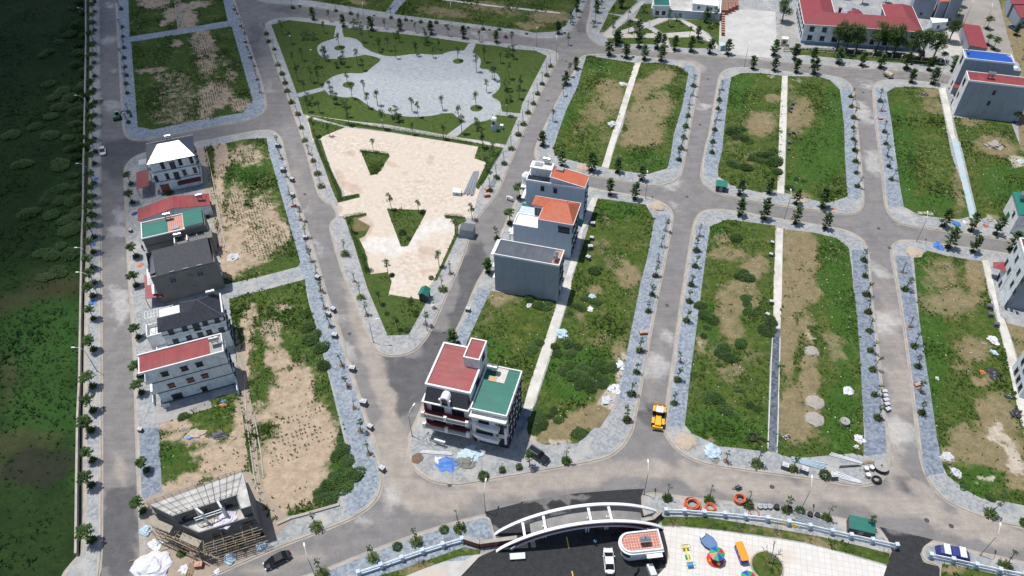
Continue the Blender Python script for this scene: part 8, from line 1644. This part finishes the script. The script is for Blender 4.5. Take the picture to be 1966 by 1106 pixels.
def lying(label, P, a_, b_, n, m, rad, name='pipe_bundle', spread=.9, z=.2, fan=0):
    p, q_ = G(*pp(P, *a_)), G(*pp(P, *b_)); d = (q_-p).normalized(); s = Vector((-d.y, d.x, 0)); b = MB(); r2 = random.Random(n)
    for k in range(n):
        o1 = s*(k-n/2)*rad*2*spread*(1+fan); o2 = s*(k-n/2)*rad*2*spread*(1-fan*.7); zz = z+rad+(k % 3)*rad*1.1; b.tube([p+o1+Vector((0, 0, zz))+d*r2.uniform(-.4, .4), q_+o2+Vector((0, 0, zz))+d*r2.uniform(-.4, .4)], rad, 6)
    tag(b.build(name, M[m]), label, 'pipes'); return
lying('fan of rusty steel pipes on the beige yard', 'K6', (265, 385), (375, 80), 9, 'spipe', .13, fan=.45); lying('long white pipes lying in front of the mansard house', 'K4', (120, 175), (480, 200), 3, 'white_t', .1)
lying('bundle of blue-grey steel sections by the bottom road', 'K2', (380, 262), (770, 350), 7, 'tpale', .11, fan=-.35); lying('long bundle of grey pipes behind the garden fence', 'K2', (400, 930), (830, 1080), 12, 'spipe', .1, fan=.3); lying('yellow pipe lying behind the garden fence', 'K2', (100, 985), (430, 1050), 2, 'ypipe', .14)
lying('black pipe on the kerb right of the tyre ring', 'K2', (-60, 5), (80, 45), 2, 'tyre', .12); lying('scrap wooden poles at the bottom left', 'K5', (1010, 860), (1080, 650), 9, 'wood', .07); lying('white metal scrap strips on the grass', 'K2', (820, 200), (1190, 310), 3, 'white_t', .09, fan=.5)
lying('pale metal offcuts by the bottom road', 'K2', (860, 430), (1160, 530), 5, 'white_t', .1, fan=.5); lying('steel offcuts on the silver pavement by the beige yard', 'K6', (560, 270), (640, 150), 7, 'spipe', .1, fan=.4); lying('rusty timber frame pieces near the reels', 'K2', (1200, 310), (1330, 290), 3, 'wood', .09)
lying('fallen pole on the pavement before the scaffolding', 'K5', (90, 640), (690, 440), 1, 'wood', .07)
lying('long dark plank pile behind the reels', 'K2', (930, 350), (1180, 340), 3, 'tyre', .06, fan=.6)
def drum(label, P, x, y, rr, h, m1, m2, z=.15, hole=True, name='cable_reel'):
    g = G(*pp(P, x, y)); r_ = thing(name, label, name.replace('_', ' '), (g.x, g.y, z)); b = MB(); b.tube([(0, 0, 0), (0, 0, h)], rr*.97, 20); b.build('drum', M[m2], r_); b = MB(); b.tube([(0, 0, h), (0, 0, h+.1)], rr, 20); b.build('top_disc', M[m1], r_)
    if hole: b = MB(); b.tube([(0, 0, h+.1), (0, 0, h+.13)], rr*.16, 8); b.build('hub', M['dk'], r_)
drum('large grey-topped black cable reel at the bottom road corner', 'K2', 1410, 370, 1.35, .9, 'concrete', 'tyre'); 
for x, y, lab in ((1300, 385, 'right'), (1235, 395, 'left'), (1255, 470, 'lowest')): drum(f'small wooden cable reel, {lab} of three beside the large reel', 'K2', x, y, .42, .8, 'white_t', 'wood')
g = q(32, 567, 1010); PP['Z'] = (0, 0, 1); drum('upright concrete manhole ring with lid on the green plot', 'Z', g[0], g[1], .95, .8, 'concrete', 'gutter', name='manhole_ring')
for i, x in enumerate((1355, 1410, 1465, 1540)): drum(f'grey drum behind the garden fence, {nth(i+1)} from the left', 'K1', x, 330, .5, .5, 'spipe', 'tgrey', name='drum')
for i, (x, y) in enumerate(((575, 930), (660, 940), (180, 840), (330, 860))): drum(f'black rubber drum among the pipes, {nth((3, 4, 1, 2)[i])} from the left', 'K2', x, y, .5, .7, 'tyre', 'tyre', name='rubber_drum')
# kiosks
def kiosk(label, p, rz, sx, sy, h, roof='r_greenx', wall='dk', gable=False, z=.15, over=.25):
    g = G(*p); r_ = thing('kiosk', label, 'kiosk', (g.x, g.y, z), rz); b = MB(); b.box(-sx/2, sx/2, -sy/2, sy/2, 0, h); b.build('wall', M[wall], r_); b = MB(); o_ = over
    if gable:
        for s in (1, -1): q_ = [(-sx/2-o_, -s*(sy/2+o_), h-.05), (sx/2+o_, -s*(sy/2+o_), h-.05), (sx/2+o_, 0, h+.8), (-sx/2-o_, 0, h+.8)]; b.face(q_[::s]); b.face([(x, y, zz-.06) for x, y, zz in q_][::-s])
    else: q_ = [(-sx/2-o_, -sy/2-o_, h), (sx/2+o_, -sy/2-o_, h), (sx/2+o_, sy/2+o_, h+.35), (-sx/2-o_, sy/2+o_, h+.35)]; b.face(q_); b.face([(x, y, zz-.08) for x, y, zz in q_][::-1]); [b.face([q_[i], tuple(q_[i][:2])+(q_[i][2]-.08,), tuple(q_[(i+1) % 4][:2])+(q_[(i+1) % 4][2]-.08,), q_[(i+1) % 4]]) for i in range(4)]
    b.build('roof', M[roof], r_)
    if gable: b = MB(); [b.face([(s*sx/2, -sy/2, h), (s*sx/2, sy/2, h), (s*sx/2, 0, h+.75)][::int(s)]) for s in (-1, 1)]; b.build('gable', M[wall], r_)
    b = MB(); b.box(-.4, .4, -sy/2-.03, -sy/2-.003, .1, h-.4); b.build('door', M['framew'], r_); return r_
kiosk('small dark hut with pitched green roof at the corner of the beige yard', q(12, 1165, 125), R(75), 2.2, 1.9, 2.2, gable=True)
kiosk('small dark hut with green sheet roof on the crossing pavement', q(21, 1412, 350), R(-14), 2.6, 1.9, 1.9)
kiosk('wide dark green canvas-roofed stall behind the garden fence', pp('K2', 1160, 1090), R(-16), 4.2, 2.3, 1.7, 'exgr' if 'exgr' in M else 'r_green', 'tblack', over=.1)
tb = kiosk('blue-grey steel transformer cabinet on the park street pavement', pp('K6', 265, 915), R(-14), 3.4, 2.4, 2.5, 'r_slate', 'w_dgrey', over=.06)
kiosk('open grey steel bin beside the fan of pipes', pp('K6', 125, 375), R(-8), 2.3, 1.3, 1.1, 'spipe', 'w_mid', z=.2, over=.02)
kiosk('small teal and white cabin by the pale yard entrance', g2('K8', 60, 960) and pp('K8', 65, 970), R(-8), 1.5, 1.5, 1.9, 'tpale', 'w_mid')
kiosk('white box trailer beside the guardhouse', pp('PV', 1775, 665), R(105), 2.0, 1.1, .9, 'white_t', 'spipe', z=.03, over=.02)
kiosk('white flat cart on the black drive near the left arch foot', pp('PV', 545, 535), R(3), 2.6, .9, .6, 'white_t', 'dk', z=.03, over=.02)
g = G(*q(10, 1655, 925)); ut = thing('monument_tower', 'slim grey tower with white cap on the small lawn by the plaza', 'tower', (g.x, g.y, .2), R(-16)); b = MB(); b.cbox(0, 0, 0, 1.5, 1.5, 1.8); b.cbox(0, 0, 1.8, 1.2, 1.2, 1.8); b.build('shaft', M['w_mid'], ut); b = MB(); b.cbox(0, 0, 3.6, 1.5, 1.5, .3); b.cbox(0, 0, 3.9, 1.2, 1.2, .35); b.build('cap', M['trim'], ut); b = MB(); b.cbox(0, -.62, 2.3, .7, .06, .9); b.build('panel', M['glass'], ut)
g = G(*q(10, 1708, 915)); ut = thing('small_cabinet', 'small white-topped cabinet right of the slim grey tower', 'cabinet', (g.x, g.y, .2), R(-16)); b = MB(); b.cbox(0, 0, 0, .8, .8, 1.2); b.build('box', M['w_mid'], ut); b = MB(); b.cbox(0, 0, 1.2, 1, 1, .15); b.build('top', M['trim'], ut)
g = G(*q(30, 880, 545)); mx = thing('roller_tank', 'beige cylindrical tank vehicle on the upper crossing road', 'tank trailer', (g.x, g.y, .03), R(120)); b = MB(); b.tube([(-1.5, 0, 1), (-1.35, 0, 1), (1.35, 0, 1), (1.5, 0, 1)], [.5, .8, .8, .5], 14); b.build('tank', M['sand'], mx)
for x in (-.8, .8):
    for s in (-1, 1): wheel(mx, x, s*.75, .4, .25)
b = MB(); b.bar((-1.4, 0, .45), (2.2, 0, .45), .3, .12); b.build('frame', M['dk'], mx)
def mk_planter():
    r_ = thing('planter_box', 't', 'planter'); b = MB(); b.box(-.6, .6, -.45, .45, 0, .6); b.build('box', mat('brown_planter', (.12, .07, .05), (.09, .05, .04), 3), r_); b = MB(); cloudleaf(b, Vector((0, 0, .8)), .55, .35, 120, .25, random.Random(4), .3); b.build('plants', M['leaf_a'], r_); return r_
PB_ = Proto(mk_planter)
for x, y, w in ((1070, 400, 'left'), (1268, 365, 'right')): g = g2('K4', x, y); PB_.put((g.x, g.y, .15), R(10), 1, f'brown planter box with shrubs on the corner pavement, {w} of two', 'planter boxes')
g = g2('K4', 300, 75); fr = thing('steel_frame_rack', 'loose steel racks before the cream ground floor of the mansard house', 'rack', (g.x, g.y, .16), R(-20)); b = MB()
for x in (-1.8, 0, 1.8):
    for y in (-.5, .5): b.bar((x, y, 0), (x, y, 1.4), .07)
for y in (-.5, .5): b.bar((-1.8, y, 1.4), (1.8, y, 1.4), .07)
b.build('frame', M['spipe'], fr); b = MB(); b.box(-.4, 1.9, -.3, .1, 1.42, 1.5); b.build('board', M['white_t'], fr)
g = g2('K6', 820, 450); ww = thing('white_plaster_arch', 'white plaster ornament standing on the park street kerb', 'ornament', (g.x, g.y, .1), R(-30)); b = MB(); b.tube([(-.8, 0, .2), (-.8, 0, .9), (0, 0, 1.2), (.8, 0, .9), (.8, 0, .2)], .28, 8); b.build('arch', M['white_t'], ww)
g = g2('K6', 520, 400); ST3.put((g.x, g.y, .15), .2, (1.2, 1, .7), 'low red brick pile on the tip of the park street pavement', 'red bricks by yard'); g = g2('K6', 530, 325); ST3.put((g.x, g.y, .15), .4, (.9, .9, .7), 'smaller red brick pile above the low red pile', 'red bricks by yard')
g = q(22, 865, 375); g = G(*g); ST3.put((g.x, g.y, .15), .1, (1.3, .8, .6), 'red brick heap on the blue strip left of the loader street', 'red bricks loader street'); g = G(*q(30, 825, 845)); ST3.put((g.x, g.y, .15), .1, (1, 1, .4), 'flat red brick pallet on the eastern street pavement', 'red bricks eastern')
g = G(*q(32, 1085, 740)); ST3.put((g.x, g.y, .15), .3, (1, .7, .4), 'red brick scatter by a leaning sapling', 'red bricks eastern 2'); g = G(*q(11, 235, 465)); ST3.put((g.x, g.y, .15), .3, (1.1, .9, .4), 'low red brick pile on the blue strip by the diagonal street', 'red bricks diagonal')
for j, (x, y) in enumerate(((850, 790), (855, 820), (862, 850), (868, 880), (875, 915))): g = G(*q(32, x, y)); ST1.put((g.x, g.y, .03), .1*j, (.9, .8, .6), f'pile of cream kerb stones on the eastern street, {nth(j+1)} from the top', 'cream kerb stones')
# manhole covers
MH = sorted(tp('t20 415,222 320,435 1325,558 1268,884 190,712 t21 1175,398 t22 1035,170 910,912 t31 815,622 890,760 t30 705,655 t33 60,475 1155,712 1328,752 t12 630,372 1240,445 t13 1340,462 t11 315,380'), key=lambda p: p[1])
for i, p in enumerate(MH):
    g = G(*p); b = MB(); b.tube([(g.x, g.y, .014), (g.x, g.y, .024)], .45, 14); tag(b.build('manhole_cover', M['dk']), f'dark round manhole cover in the asphalt, {nth(i+1)} counted from the far end', 'manhole cover', 'manhole covers in the roads')
# ---------------------------------------------------------------- clouds high above (they cast the shade over the fields and the far blocks)
def cloud(gx, gy, rx, ry, th, dens, h=520, seed=0):
    k = h/math.tan(SE); cx = gx+k*math.cos(SA); cy = gy+k*math.sin(SA)
    m = bpy.data.materials.new('cloud_vapour'); m.use_nodes = True; t = m.node_tree; t.nodes.remove(t.nodes['Principled BSDF'])
    v = t.nodes.new('ShaderNodeVolumePrincipled'); v.inputs['Density'].default_value = dens; v.inputs['Color'].default_value = (.95, .95, .95, 1); v.inputs['Anisotropy'].default_value = .6
    t.links.new(v.outputs[0], t.nodes['Material Output'].inputs['Volume'])
    b = MB(); b.T = Matrix.Translation((cx, cy, h)) @ Matrix.Diagonal((rx, ry, th, 1)); b.blob((0, 0, 0), 1, 1, seed, .22, 40, 24, flat=False)
    tag(b.build('cloud', m, smooth=True), kind='stuff')
cloud(-200, 225, 132, 155, 46, .022, seed=3)
cloud(-265, 270, 110, 150, 50, .030, h=610, seed=8)
cloud(-60, 325, 160, 98, 34, .015, seed=5)
